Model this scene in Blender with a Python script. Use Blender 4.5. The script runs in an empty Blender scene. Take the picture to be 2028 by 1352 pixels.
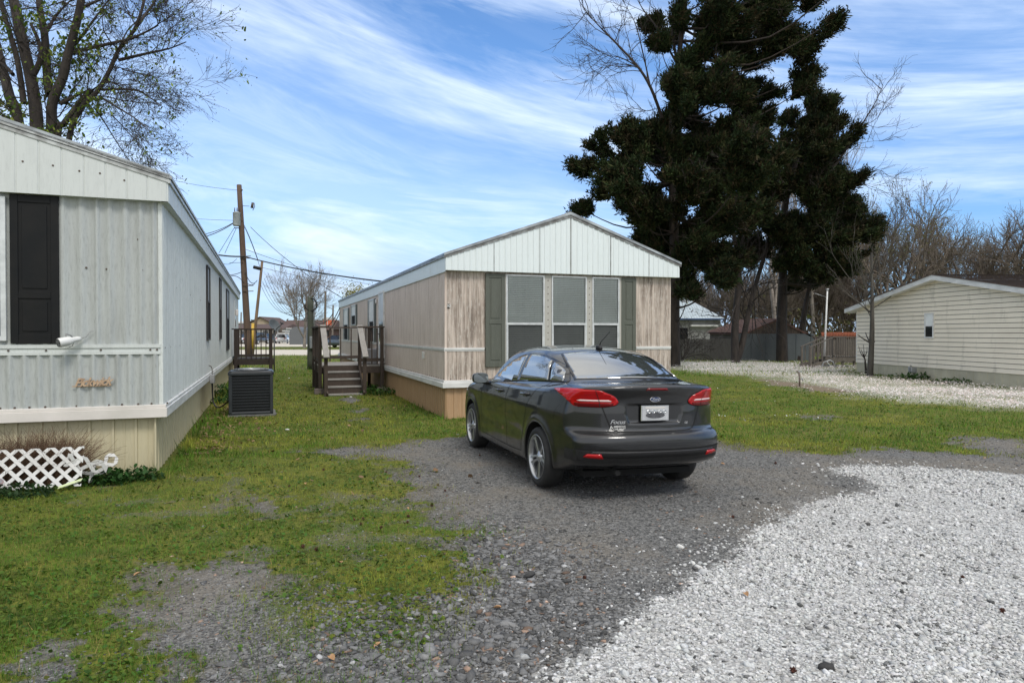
import bpy, bmesh, math, random
import numpy as np
from mathutils import Vector, Matrix
random.seed(7); RNG=np.random.default_rng(11)
R=math.radians
S=bpy.context.scene; COL=S.collection
CAMH=1.64; YH=660.0; F=1352.0; CX=1014.0
def G(px,py,z=0.0):
    Y=F*(CAMH-z)/(py-YH); return Vector(((px-CX)/F*Y,Y,z))
def P(px,py,Y):
    return Vector(((px-CX)/F*Y,Y,CAMH-(py-YH)/F*Y))
# ---------------------------------------------------------------- materials
def newmat(name):
    m=bpy.data.materials.new(name); m.use_nodes=True
    nt=m.node_tree; b=nt.nodes['Principled BSDF']; return m,nt,b
def mixrgb(nt,fac,a,b,mode='MIX'):
    n=nt.nodes.new('ShaderNodeMix'); n.data_type='RGBA'; n.blend_type=mode
    for sock,val in ((n.inputs[0],fac),(n.inputs[6],a),(n.inputs[7],b)):
        if hasattr(val,'is_output'): nt.links.new(val,sock)
        elif isinstance(val,(int,float)): sock.default_value=val if sock==n.inputs[0] else (val,val,val,1)
        else: sock.default_value=(*val[:3],1)
    return n.outputs[2]
def coords(nt,scale=(1,1,1),kind='Object',loc=(0,0,0)):
    t=nt.nodes.new('ShaderNodeTexCoord'); mp=nt.nodes.new('ShaderNodeMapping')
    mp.inputs['Scale'].default_value=scale; mp.inputs['Location'].default_value=loc
    nt.links.new(t.outputs[kind],mp.inputs[0]); return mp.outputs[0]
def noise(nt,vec,scale=5,detail=4,rough=.55,dist=0):
    n=nt.nodes.new('ShaderNodeTexNoise'); n.inputs['Scale'].default_value=scale
    n.inputs['Detail'].default_value=detail; n.inputs['Roughness'].default_value=rough; n.inputs['Distortion'].default_value=dist
    nt.links.new(vec,n.inputs['Vector']); return n.outputs['Fac']
def ramp(nt,fac,stops):
    n=nt.nodes.new('ShaderNodeValToRGB'); e=n.color_ramp.elements
    while len(e)<len(stops): e.new(.5)
    for i,(p,c) in enumerate(stops):
        e[i].position=p
        e[i].color=(c,c,c,1) if isinstance(c,(int,float)) else (*c,1)
    nt.links.new(fac,n.inputs[0]); return n.outputs[0]
def math_(nt,op,a,b=0.0,c=None):
    n=nt.nodes.new('ShaderNodeMath'); n.operation=op
    for i,v in enumerate((a,b) if c is None else (a,b,c)):
        if hasattr(v,'is_output'): nt.links.new(v,n.inputs[i])
        else: n.inputs[i].default_value=v
    return n.outputs[0]
def bump(nt,b,h,strength=.3,dist=.01):
    n=nt.nodes.new('ShaderNodeBump'); n.inputs['Strength'].default_value=strength; n.inputs['Distance'].default_value=dist
    nt.links.new(h,n.inputs['Height']); nt.links.new(n.outputs[0],b.inputs['Normal'])
def mat(name,c1,c2=None,scale=6,rough=.7,metal=0.0,stretch=(1,1,1),bmp=0.0,spec=.5,lo=.35,hi=.65,coat=0.0,bdist=.01,detail=5):
    m,nt,b=newmat(name)
    b.inputs['Roughness'].default_value=rough; b.inputs['Metallic'].default_value=metal
    b.inputs['Specular IOR Level'].default_value=spec; b.inputs['Coat Weight'].default_value=coat
    if c2 is None: c2=tuple(x*.8 for x in c1)
    v=coords(nt,stretch); n=noise(nt,v,scale,detail)
    nt.links.new(mixrgb(nt,ramp(nt,n,[(lo,0),(hi,1)]),c1,c2),b.inputs['Base Color'])
    if bmp: bump(nt,b,noise(nt,v,scale*4,4),bmp,bdist)
    return m
def siding_mat(name,base,stain,streak=.5,stain2=None,rough=.55,bmp=.15,lo=.48,hi=.75,sx=14,pit=0.0):
    """painted panel with vertical weathering streaks and specks"""
    m,nt,b=newmat(name); b.inputs['Roughness'].default_value=rough
    v=coords(nt,(sx,sx,.9)); n1=noise(nt,v,1.0,6,.65)
    v2=coords(nt,(1,1,1)); n2=noise(nt,v2,1.3,4,.6)
    f=math_(nt,'MULTIPLY',ramp(nt,n1,[(lo,0),(hi,1)]),ramp(nt,n2,[(.3,.35),(.7,1)]))
    f=math_(nt,'MULTIPLY',f,streak)
    c=mixrgb(nt,f,base,stain)
    v3=coords(nt,(60,60,9)); n3=noise(nt,v3,1.0,3,.6)
    c=mixrgb(nt,math_(nt,'MULTIPLY',ramp(nt,n3,[(.52,0),(.7,1)]),streak*.6),c,stain2 or stain)
    if pit:
        n4=noise(nt,coords(nt,(1,1,.25)),90,2,.5)
        c=mixrgb(nt,math_(nt,'MULTIPLY',ramp(nt,n4,[(.6,0),(.68,1)]),pit),c,tuple(x*.35 for x in stain))
    nt.links.new(c,b.inputs['Base Color'])
    if bmp: bump(nt,b,noise(nt,coords(nt,(40,40,6)),1.0,4),bmp,.006)
    return m
def attrmat(name,rough=.8,attr='col',spec=.3,trans=0.0,noisy=0.0,bmp=0.0,nscale=60):
    m,nt,b=newmat(name); a=nt.nodes.new('ShaderNodeAttribute'); a.attribute_name=attr
    b.inputs['Roughness'].default_value=rough; b.inputs['Specular IOR Level'].default_value=spec
    c=a.outputs['Color']
    if noisy or bmp:
        n=noise(nt,coords(nt,kind='Object'),nscale,4)
        if noisy: c=mixrgb(nt,noisy,c,ramp(nt,n,[(.3,.25),(.7,1.0)]),'MULTIPLY')
        if bmp: bump(nt,b,n,bmp,.01)
    nt.links.new(c,b.inputs['Base Color'])
    if trans:
        t=nt.nodes.new('ShaderNodeBsdfTranslucent'); nt.links.new(c,t.inputs[0])
        mx=nt.nodes.new('ShaderNodeMixShader'); mx.inputs[0].default_value=trans
        nt.links.new(b.outputs[0],mx.inputs[1]); nt.links.new(t.outputs[0],mx.inputs[2])
        nt.links.new(mx.outputs[0],nt.nodes['Material Output'].inputs[0])
    return m
def glassmat(name,tint=(.8,.85,.85),refl=1.45,rough=.02):
    m,nt,b=newmat(name); nt.nodes.remove(b)
    t=nt.nodes.new('ShaderNodeBsdfTransparent'); t.inputs[0].default_value=(*tint,1)
    g=nt.nodes.new('ShaderNodeBsdfGlossy'); g.inputs['Roughness'].default_value=rough
    f=nt.nodes.new('ShaderNodeFresnel'); f.inputs[0].default_value=refl
    mx=nt.nodes.new('ShaderNodeMixShader'); nt.links.new(f.outputs[0],mx.inputs[0])
    nt.links.new(t.outputs[0],mx.inputs[1]); nt.links.new(g.outputs[0],mx.inputs[2])
    nt.links.new(mx.outputs[0],nt.nodes['Material Output'].inputs[0]); return m
# ---------------------------------------------------------------- mesh builder
class MB:
    def __init__(s): s.v=[]; s.f=[]; s.sm=[]
    def add(s,vs,fs,smooth=False):
        o=len(s.v); s.v.extend(tuple(v) for v in vs)
        for f in fs: s.f.append(tuple(i+o for i in f)); s.sm.append(smooth)
        return s
    def box(s,x0,x1,y0,y1,z0,z1,M=None):
        vs=[Vector((x,y,z)) for z in (z0,z1) for y in (y0,y1) for x in (x0,x1)]
        if M is not None: vs=[M@v for v in vs]
        return s.add(vs,[(0,2,3,1),(4,5,7,6),(0,1,5,4),(2,6,7,3),(0,4,6,2),(1,3,7,5)])
    def beam(s,p,q,w,h,up=(0,0,1),bev=0):
        p=Vector(p); q=Vector(q); d=(q-p).normalized(); u=Vector(up)
        sd=d.cross(u)
        if sd.length<1e-3: sd=d.cross(Vector((0,1,0)))
        sd.normalize(); u=sd.cross(d)
        vs=[c+sd*a*w/2+u*b*h/2 for c in (p,q) for a,b in ((-1,-1),(1,-1),(1,1),(-1,1))]
        return s.add(vs,[(3,2,1,0),(4,5,6,7),(0,1,5,4),(1,2,6,5),(2,3,7,6),(3,0,4,7)])
    def tube(s,pts,r,n=8,cap=True):
        pts=[Vector(p) for p in pts]; rs=r if isinstance(r,(list,tuple)) else [r]*len(pts)
        vs=[]; prev=None
        for i,p in enumerate(pts):
            d=(pts[min(i+1,len(pts)-1)]-pts[max(i-1,0)]).normalized()
            if prev is None:
                a=d.cross(Vector((0,0,1)));
                if a.length<.1: a=d.cross(Vector((1,0,0)))
            else: a=prev-d*prev.dot(d)
            a.normalize(); prev=a; b=d.cross(a)
            for k in range(n):
                t=2*math.pi*k/n; vs.append(p+(a*math.cos(t)+b*math.sin(t))*rs[i])
        fs=[]
        for i in range(len(pts)-1):
            for k in range(n):
                k2=(k+1)%n; fs.append((i*n+k,i*n+k2,(i+1)*n+k2,(i+1)*n+k))
        s.add(vs,fs,True)
        if cap:
            o=len(s.v)-len(vs)
            s.f.append(tuple(o+k for k in reversed(range(n)))); s.sm.append(False)
            s.f.append(tuple(o+(len(pts)-1)*n+k for k in range(n))); s.sm.append(False)
        return s
    def lathe(s,prof,n=32,M=None,smooth=True):
        """prof list of (r,z) ; axis z"""
        vs=[]; 
        for r,z in prof:
            for k in range(n):
                t=2*math.pi*k/n; v=Vector((r*math.cos(t),r*math.sin(t),z)); vs.append(M@v if M is not None else v)
        fs=[(i*n+k,i*n+(k+1)%n,(i+1)*n+(k+1)%n,(i+1)*n+k) for i in range(len(prof)-1) for k in range(n)]
        return s.add(vs,fs,smooth)
    def prism(s,poly,a,b,plane='xz',M=None):
        """poly 2D outline extruded from a to b along the third axis"""
        def mk(u,v,w):
            q={'xz':(u,w,v),'yz':(w,u,v),'xy':(u,v,w)}[plane]; q=Vector(q); return M@q if M is not None else q
        n=len(poly); vs=[mk(u,v,a) for u,v in poly]+[mk(u,v,b) for u,v in poly]
        return s.add(vs,[tuple(range(n)),tuple(reversed(range(n,2*n)))]+[(i,i+n,(i+1)%n+n,(i+1)%n) for i in range(n)])
    def sheet(s,us,vs_,fn,smooth=False):
        """grid sheet: fn(u,v)->point"""
        nu,nv=len(us),len(vs_)
        return s.add([fn(u,v) for u in us for v in vs_],[(i*nv+j,(i+1)*nv+j,(i+1)*nv+j+1,i*nv+j+1) for i in range(nu-1) for j in range(nv-1)],smooth)
    def mesh(s,name,m=None):
        me=bpy.data.meshes.new(name); me.from_pydata(s.v,[],s.f)
        me.polygons.foreach_set('use_smooth',s.sm)
        if m: me.materials.append(m)
        me.update(); return me
    def build(s,name,m,parent=None,label=None,loc=None,recalc=True,bevel=0,seg=1):
        me=s.mesh(name,m)
        if recalc or bevel:
            bm=bmesh.new(); bm.from_mesh(me)
            if recalc: bmesh.ops.recalc_face_normals(bm,faces=bm.faces)
            if bevel:
                es=[e for e in bm.edges if len(e.link_faces)==2 and e.calc_face_angle(0)>.5]
                bmesh.ops.bevel(bm,geom=es,offset=bevel,segments=seg,affect='EDGES',profile=.5,clamp_overlap=True)
            bm.to_mesh(me); bm.free()
        o=bpy.data.objects.new(name,me); COL.objects.link(o)
        if parent: o.parent=parent
        if label: o['label']=label
        if loc is not None: o.location=loc
        return o
def tag(o,label=None,cat=None,group=None,kind=None):
    if label: o['label']=label
    if cat: o['category']=cat
    if group: o['group']=group
    if kind: o['kind']=kind
    return o
def root(name,label,cat,loc=(0,0,0),rz=0,group=None):
    o=bpy.data.objects.new(name,None); o.empty_display_size=.2; COL.objects.link(o); o.location=loc; o.rotation_euler=(0,0,rz)
    return tag(o,label,cat,group)
def kids(o): return [c for c in bpy.data.objects if c.parent==o]
def copytree(o,parent=None):
    c=o.copy(); COL.objects.link(c)
    if parent: c.parent=parent
    for k in kids(o): copytree(k,c)
    return c
def rawmesh(name,V,Fc,m=None,colors=None,smooth=False,attr='col'):
    """V (n,3) array, Fc (k,3|4) int array"""
    me=bpy.data.meshes.new(name); nv=len(V); k=Fc.shape[1]; nf=len(Fc)
    me.vertices.add(nv); me.vertices.foreach_set('co',np.ascontiguousarray(V,dtype=np.float32).ravel())
    me.loops.add(nf*k); me.loops.foreach_set('vertex_index',np.ascontiguousarray(Fc,dtype=np.int32).ravel())
    me.polygons.add(nf); me.polygons.foreach_set('loop_start',np.arange(0,nf*k,k,dtype=np.int32))
    try: me.polygons.foreach_set('loop_total',np.full(nf,k,dtype=np.int32))
    except Exception: pass
    me.update(calc_edges=True)
    if smooth: me.polygons.foreach_set('use_smooth',np.ones(nf,dtype=bool))
    if colors is not None:
        a=me.color_attributes.new(attr,'FLOAT_COLOR','POINT')
        c=np.ones((nv,4),dtype=np.float32); c[:,:3]=colors; a.data.foreach_set('color',c.ravel())
    if m: me.materials.append(m)
    return me
def link(name,me,parent=None):
    o=bpy.data.objects.new(name,me); COL.objects.link(o)
    if parent: o.parent=parent
    return o
# ---- numpy value noise
def _h(ix,iy,s):
    n=(ix*374761393+iy*668265263+s*1442695041)&0x7fffffff
    n=((n^(n>>13))*1274126177)&0x7fffffff
    return ((n^(n>>16))&0xffff)/65535.0
def vnoise(x,y,s=0):
    ix=np.floor(x).astype(np.int64); iy=np.floor(y).astype(np.int64); fx=x-ix; fy=y-iy
    fx=fx*fx*(3-2*fx); fy=fy*fy*(3-2*fy)
    a=_h(ix,iy,s);b=_h(ix+1,iy,s);c=_h(ix,iy+1,s);d=_h(ix+1,iy+1,s)
    return (a*(1-fx)+b*fx)*(1-fy)+(c*(1-fx)+d*fx)*fy
def fbm(x,y,s=0,o=4):
    t=0;a=.5;w=0
    for i in range(o): t=t+a*vnoise(x*2**i,y*2**i,s+i*17); w+=a; a*=.5
    return t/w
def polydist(x,y,poly):
    """signed distance (m), positive inside"""
    n=len(poly); d=np.full(x.shape,1e9); ins=np.zeros(x.shape,bool)
    for i in range(n):
        ax,ay=poly[i][:2]; bx,by=poly[(i+1)%n][:2]
        ex,ey=bx-ax,by-ay; L=ex*ex+ey*ey+1e-12
        t=np.clip(((x-ax)*ex+(y-ay)*ey)/L,0,1)
        d=np.minimum(d,(x-ax-t*ex)**2+(y-ay-t*ey)**2)
        c=((ay>y)!=(by>y))&(x<(bx-ax)*(y-ay)/(by-ay+1e-12)+ax); ins^=c
    d=np.sqrt(d); return np.where(ins,d,-d)
def sstep(a,b,x):
    t=np.clip((x-a)/(b-a),0,1); return t*t*(3-2*t)
def text(name,body,size,m,parent,M,extrude=.004,spacing=1.0,bold=0.0,shear=0.0,sx=1.0,offset=0.0):
    c=bpy.data.curves.new(name,'FONT'); c.body=body; c.size=size; c.extrude=extrude; c.align_x='CENTER'; c.align_y='CENTER'
    c.space_character=spacing; c.offset=bold; c.shear=shear; c.resolution_u=3
    c.materials.append(m)
    tmp=bpy.data.objects.new(name,c); COL.objects.link(tmp)
    dg=bpy.context.evaluated_depsgraph_get(); me=bpy.data.meshes.new_from_object(tmp.evaluated_get(dg))
    COL.objects.unlink(tmp); bpy.data.objects.remove(tmp)
    me.transform(M@Matrix.Diagonal((sx,1,1,1))); me.name=name
    if not me.materials: me.materials.append(m)
    o=link(name,me,parent); return o
# ---------------------------------------------------------------- camera, world, sun
cam=bpy.data.cameras.new('camera'); co=bpy.data.objects.new('camera',cam); COL.objects.link(co)
cam.sensor_width=36; cam.lens=24.0; cam.clip_end=6000; cam.clip_start=.05
co.location=(0,0,CAMH); co.rotation_euler=(math.pi/2-math.atan(16/1352),0,0); S.camera=co
S.view_settings.view_transform='Standard'; S.view_settings.look='None'; S.view_settings.exposure=0.58
S.cycles.max_bounces=6; S.cycles.transparent_max_bounces=12
W=bpy.data.worlds.new('World'); S.world=W; W.use_nodes=True; nt=W.node_tree
bg=nt.nodes['Background']; sky=nt.nodes.new('ShaderNodeTexSky'); sky.sky_type='NISHITA'; sky.sun_disc=False
SUN_EL,SUN_AZ=R(52),R(150)   # azimuth clockwise from +Y (north)
sky.sun_elevation=SUN_EL; sky.sun_rotation=SUN_AZ; sky.air_density=1.0; sky.dust_density=.6; sky.ozone_density=2.2
tc=nt.nodes.new('ShaderNodeTexCoord')
sep=nt.nodes.new('ShaderNodeSeparateXYZ'); nt.links.new(tc.outputs['Generated'],sep.inputs[0])
X,Y,Z=sep.outputs
zc=math_(nt,'ADD',math_(nt,'MAXIMUM',Z,0.0),.09)
cu=math_(nt,'DIVIDE',X,zc); cv=math_(nt,'DIVIDE',Y,zc)
cmb=nt.nodes.new('ShaderNodeCombineXYZ'); nt.links.new(cu,cmb.inputs[0]); nt.links.new(cv,cmb.inputs[1])
def mp(scale,rot,loc=(0,0,0)):
    n=nt.nodes.new('ShaderNodeMapping'); n.inputs['Scale'].default_value=scale; n.inputs['Rotation'].default_value=(0,0,R(rot)); n.inputs['Location'].default_value=loc
    nt.links.new(cmb.outputs[0],n.inputs[0]); return n.outputs[0]
az=math_(nt,'ARCTAN2',X,Y); tilt=math_(nt,'MULTIPLY',math_(nt,'MINIMUM',math_(nt,'DIVIDE',math_(nt,'MAXIMUM',Z,0.0),.34),1.0),.24)
vv=math_(nt,'ADD',Z,math_(nt,'MULTIPLY',az,tilt))
def ang(su,sv,lx,ly):
    n=nt.nodes.new('ShaderNodeCombineXYZ'); nt.links.new(math_(nt,'MULTIPLY_ADD',az,su,lx),n.inputs[0]); nt.links.new(math_(nt,'MULTIPLY_ADD',vv,sv,ly),n.inputs[1]); return n.outputs[0]
c1=noise(nt,ang(1.5,9.5,3.1,1.7),1.0,8,.60,.55)      # cirrus streaks sinking to the right
c2=noise(nt,ang(1.1,2.6,7.3,2.2),1.0,5,.55,.4)     # broad veil
c3=noise(nt,ang(4.0,24,1.3,5.2),1.0,6,.68,1.0)     # fine wisps
streak=ramp(nt,c1,[(.45,0),(.62,1)]); veil=ramp(nt,c2,[(.38,0),(.62,1)]); wisp=ramp(nt,c3,[(.45,0),(.75,1)])
m=math_(nt,'ADD',math_(nt,'MULTIPLY',streak,.54),math_(nt,'MULTIPLY',veil,.30))
m=math_(nt,'ADD',m,math_(nt,'MULTIPLY',wisp,.22))
hz=ramp(nt,Z,[(.0,.30),(.10,.16),(.26,0)])                       # milky air near the horizon
m=math_(nt,'MINIMUM',math_(nt,'ADD',m,hz),1.0); m=math_(nt,'MULTIPLY',m,.90)
c4=noise(nt,ang(1.6,13,9.1,4.4),1.0,5,.6,.6)
cloudc=mixrgb(nt,ramp(nt,c4,[(.42,0),(.62,1)]),(8.4,9.3,10.2),(4.6,5.9,8.2))
blue=mixrgb(nt,1.0,sky.outputs[0],(.90,1.22,1.52),'MULTIPLY')
blue=mixrgb(nt,1.0,blue,ramp(nt,Z,[(0,(.50,.60,.74)),(.12,(.62,.72,.82)),(.34,(1,1,1))]),'MULTIPLY')
cloudc=mixrgb(nt,1.0,cloudc,ramp(nt,Z,[(0,(.72,.76,.80)),(.16,(.86,.89,.92)),(.3,(1,1,1))]),'MULTIPLY')
colr=mixrgb(nt,m,blue,cloudc)
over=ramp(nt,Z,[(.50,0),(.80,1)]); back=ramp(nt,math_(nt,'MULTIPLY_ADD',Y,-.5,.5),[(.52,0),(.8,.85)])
fill_mask=math_(nt,'MAXIMUM',over,back)                              # cloud added out of frame, overhead and behind, to whiten and flatten light
fill_cloud=mixrgb(nt,ramp(nt,c2,[(.35,0),(.65,1)]),(7.6,7.5,7.2),(10.2,9.9,9.3))
colr=mixrgb(nt,math_(nt,'MULTIPLY',fill_mask,.93),colr,fill_cloud)
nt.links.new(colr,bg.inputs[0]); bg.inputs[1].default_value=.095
sl=bpy.data.lights.new('sun','SUN'); sl.energy=1.3; sl.angle=R(16); sl.color=(1,.95,.88)
so=bpy.data.objects.new('sun',sl); COL.objects.link(so)
sd=Vector((math.sin(SUN_AZ)*math.cos(SUN_EL),math.cos(SUN_AZ)*math.cos(SUN_EL),math.sin(SUN_EL)))
so.rotation_euler=sd.to_track_quat('Z','Y').to_euler(); so.location=(0,0,30)
# ---------------------------------------------------------------- ground zones (outlines on the ground, metres)
def gp(*pts): return [tuple(G(x,y)[:2]) for x,y in pts]
WG=gp((1000,1420),(1060,1352),(1180,1262),(1330,1180),(1400,1120),(1500,1050),(1560,1005),(1640,978),(1735,976),(1730,950),(1668,936),(1640,925),(1720,917),(1820,922),(1900,930),(2060,940))+[(12,4.5),(12,1.0),(0.4,1.0)]
# places where dark gravel shows
DG_POLYS=[gp((560,893),(640,888),(720,880),(860,866),(930,862),(1090,850),(1400,865),(1440,878),(1520,888),(1620,890),(1720,884),(1830,890),(2100,900))+[(20,6),(12,1),(-1.5,1)]+gp((560,1420),(200,1420),(150,1290),(230,1215),(330,1150),(470,1110),(560,1100),(640,1150),(700,1215),(800,1200),(900,1120),(905,1060),(840,1000),(800,960),(760,925),(690,905)),
 gp((225,1178),(360,1108),(470,1096),(570,1125),(600,1200),(560,1300),(480,1420),(150,1420),(190,1330),(300,1285),(330,1230)),
 gp((668,786),(712,786),(722,812),(742,838),(712,836),(694,818),(680,800)),
 gp((1850,868),(1950,862),(2100,872),(2100,912),(1930,905),(1880,890)),
 gp((500,985),(545,975),(570,1000),(548,1018),(515,1012)),
 gp((20,1300),(120,1255),(240,1260),(300,1352),(260,1420),(-100,1420)),
 gp((1580,826),(1660,822),(1690,832),(1600,838))]
SPARSE=gp((470,1190),(600,1085),(700,1150),(840,1120),(900,1180),(880,1290),(760,1352),(620,1380),(520,1300))
FL=[gp((1330,716),(1450,715),(1600,719),(1695,722),(1700,742),(1760,752),(1900,762),(2120,775),(2200,820),(2028,812),(1830,800),(1700,788),(1640,778),(1580,768),(1540,757),(1520,748),(1440,742),(1330,731))]
DIRT=gp((1510,751),(1580,757),(1640,766),(1700,776),(1660,779),(1600,773),(1540,762))
PALE=[gp((300,677.5),(700,677.5),(760,680),(760,686),(300,687)),gp((300,692),(700,692.5),(760,695),(740,702),(560,703),(300,706))]
def z_at(x,y):
    x=np.asarray(x,float); y=np.asarray(y,float)
    near=sstep(60,30,y)
    lat=(x-1.05)*.95+(y-8.8)*.32; slope=-.0175*np.clip(lat,-1.4,1.4)*np.exp(-(((x-1.1)/2.6)**2+((y-8.6)/4.0)**2)**2)
    return slope+(.05*(fbm(x*.35,y*.35,3,2)-.5)+.018*(fbm(x*2.2,y*2.2,5,3)-.5))*near
def zones(x,y):
    x=np.asarray(x,float); y=np.asarray(y,float)
    amp=np.clip(.10+.02*y,.1,.5)
    n=(fbm(x*1.3,y*1.3,21,4)-.5)*2; n2=(fbm(x*5,y*5,31,3)-.5)*2; n3=(fbm(x*17,y*17,37,2)-.5)*2*sstep(18,8,y)
    w=polydist(x,y,WG)+n*.16+n2*.14+n3*.07
    d=np.full(x.shape,-99.0)
    for p in DG_POLYS: d=np.maximum(d,polydist(x,y,p))
    d=d+n*amp*1.15+n2*.34+n3*.24
    sp=polydist(x,y,SPARSE); 
    white=sstep(-.10,.16,w)
    dark=sstep(-.22,.50,d)
    sparse=sstep(-.3,.4,sp)*sstep(-.45,.15,n*.6+.6*n2+.5*n3)      # tufts in the gravel
    f=np.full(x.shape,-99.0)
    for p in FL: f=np.maximum(f,polydist(x,y,p))
    fl=sstep(-.9,1.2,f+n*.9)
    di=sstep(-.3,.3,polydist(x,y,DIRT)+n*.5)
    pl=np.zeros(x.shape)
    for p in PALE: pl=np.maximum(pl,sstep(-1.2,1.2,polydist(x,y,p)+n*2.0))
    grass=(1-dark)*(1-white)*(1-di)
    grass=np.maximum(grass,sparse*.8*(1-white)); grass=grass*(1-.3*sstep(-.2,.5,sp))
    thin=sstep(.50,.62,.62*fbm(x*.9,y*.9,77,3)+.38*fbm(x*4.2,y*4.2,79,3))              # thin worn spots in the lawn
    grass=grass*(1-.5*thin*sstep(18,7,y)); dark=np.maximum(dark,.55*thin*sstep(14,6,y)*(1-white))
    return white,dark,grass,fl*(1-di),di,pl
def build_ground():
    ys=np.concatenate([np.geomspace(1.2,60,430),np.geomspace(60,1500,60)[1:]])
    us=np.concatenate([-np.geomspace(1.05,9,16)[::-1],np.linspace(-1,1,400),np.geomspace(1.05,9,16)])
    U,Yg=np.meshgrid(us,ys); Xg=U*(Yg*.85+1.4)
    x=Xg.ravel(); y=Yg.ravel()
    extra_back=True
    wht,drk,grs,fl,di,pl=zones(x,y); z=z_at(x,y)
    V=np.stack([x,y,z],1); ny,nx=Xg.shape
    i=np.arange(ny-1)[:,None]*nx+np.arange(nx-1)[None]; i=i.ravel()
    Fc=np.stack([i,i+1,i+nx+1,i+nx],1)
    # strip behind the camera
    base=len(V); n2=nx
    V=np.concatenate([V,np.stack([x[:nx]*3,np.full(nx,-40.),np.zeros(nx)],1)]); j=np.arange(nx-1)
    Fc=np.concatenate([Fc,np.stack([base+j,base+j+1,j+1,j],1)])
    a1=np.concatenate([np.stack([wht,grs,fl],1),np.stack([wht,grs,fl],1)[:nx]])
    a2=np.concatenate([np.stack([drk,di,pl],1),np.stack([drk,di,pl],1)[:nx]])
    m,nt,b=newmat('ground_surface'); b.inputs['Roughness'].default_value=.92; b.inputs['Specular IOR Level'].default_value=.2
    def at(nm):
        a=nt.nodes.new('ShaderNodeAttribute'); a.attribute_name=nm; s=nt.nodes.new('ShaderNodeSeparateColor'); nt.links.new(a.outputs['Color'],s.inputs[0]); return s.outputs
    w_,g_,f_=at('zone_a'); d_,i_,p_=at('zone_b')
    v=coords(nt,(1,1,1))
    vor=nt.nodes.new('ShaderNodeTexVoronoi'); vor.inputs['Scale'].default_value=42; nt.links.new(v,vor.inputs['Vector'])
    sepc=nt.nodes.new('ShaderNodeSeparateColor'); nt.links.new(vor.outputs['Color'],sepc.inputs[0])
    vor2=nt.nodes.new('ShaderNodeTexVoronoi'); vor2.inputs['Scale'].default_value=95; nt.links.new(v,vor2.inputs['Vector'])
    sep2=nt.nodes.new('ShaderNodeSeparateColor'); nt.links.new(vor2.outputs['Color'],sep2.inputs[0])
    big=noise(nt,v,.55,5,.6); mid=noise(nt,v,3.2,5,.6); fine=noise(nt,v,30,5,.7)
    stone=math_(nt,'ADD',math_(nt,'MULTIPLY',sepc.outputs[0],.55),math_(nt,'MULTIPLY',sep2.outputs[1],.45))
    dark=mixrgb(nt,ramp(nt,stone,[(.2,0),(.85,1)]),(.060,.061,.061),(.225,.223,.216))
    dark=mixrgb(nt,math_(nt,'MULTIPLY',ramp(nt,big,[(.47,0),(.64,1)]),.6),dark,(.21,.185,.15))
    white=mixrgb(nt,ramp(nt,stone,[(.12,0),(.8,1)]),(.20,.20,.20),(.64,.645,.635))
    white=mixrgb(nt,math_(nt,'MULTIPLY',ramp(nt,mid,[(.42,0),(.68,1)]),.45),white,(.36,.35,.335))
    soil=mixrgb(nt,fine,(.05,.045,.03),(.13,.115,.08))
    gcol=mixrgb(nt,ramp(nt,mid,[(.35,0),(.65,1)]),(.085,.130,.020),(.22,.215,.040))
    gcol=mixrgb(nt,ramp(nt,fine,[(.35,0),(.7,.8)]),gcol,(.045,.062,.012))
    gcol=mixrgb(nt,math_(nt,'MULTIPLY',ramp(nt,big,[(.5,0),(.66,1)]),.55),gcol,(.16,.145,.045))
    c=mixrgb(nt,d_,soil,dark)
    fn=ramp(nt,math_(nt,'ADD',math_(nt,'MULTIPLY',fine,.5),g_),[(.62,0),(.85,1)])
    gcol=mixrgb(nt,1.0,gcol,(.95,.95,.9),'MULTIPLY'); c=mixrgb(nt,fn,c,gcol); c=mixrgb(nt,w_,c,white)
    c=mixrgb(nt,i_,c,(.20,.16,.115))
    sp=noise(nt,v,55,3,.6)
    c=mixrgb(nt,math_(nt,'MULTIPLY',f_,ramp(nt,sp,[(.40,0),(.56,.85)])),c,(.70,.67,.65))
    c=mixrgb(nt,p_,c,mixrgb(nt,mid,(.50,.45,.38),(.62,.58,.51)))
    nt.links.new(c,b.inputs['Base Color'])
    hh=math_(nt,'ADD',vor.outputs['Distance'],math_(nt,'MULTIPLY',fine,.4)); bump(nt,b,hh,.8,.02)
    me=rawmesh('ground',V,Fc,m,smooth=True)
    for nm,a in (('zone_a',a1),('zone_b',a2)):
        at_=me.color_attributes.new(nm,'FLOAT_COLOR','POINT'); c4=np.ones((len(V),4),np.float32); c4[:,:3]=a; at_.data.foreach_set('color',c4.ravel())
    tag(link('ground',me),'lawn and gravel ground of the mobile home lot','ground',kind='structure')
build_ground()
# exclusion footprints (homes, wheels)
def inv_home(x,y,o):
    a=R(19.9); dx=x-o[0]; dy=y-o[1]; return dx*math.cos(a)+dy*math.sin(a),-dx*math.sin(a)+dy*math.cos(a)
LH=(-4.085,7.97); RH=(-1.266,12.97)
def free(x,y):
    u,v=inv_home(x,y,LH); a=(u<.02)&(u>-5.2)&(v>-.02)
    u,v=inv_home(x,y,RH); b=(u>-.02)&(u<5)&(v>-.02)&(v<22)
    return ~(a|b)
ICO_V=[];_t=(1+5**.5)/2
for a_,b_ in ((-1,_t),(1,_t),(-1,-_t),(1,-_t)): ICO_V+= [(a_,b_,0)]
for a_,b_ in ((-1,_t),(1,_t),(-1,-_t),(1,-_t)): ICO_V+= [(0,a_,b_)]
for a_,b_ in ((_t,-1),(_t,1),(-_t,-1),(-_t,1)): ICO_V+= [(a_,0,b_)]
ICO_V=np.array(ICO_V)/math.hypot(1,_t)
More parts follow.
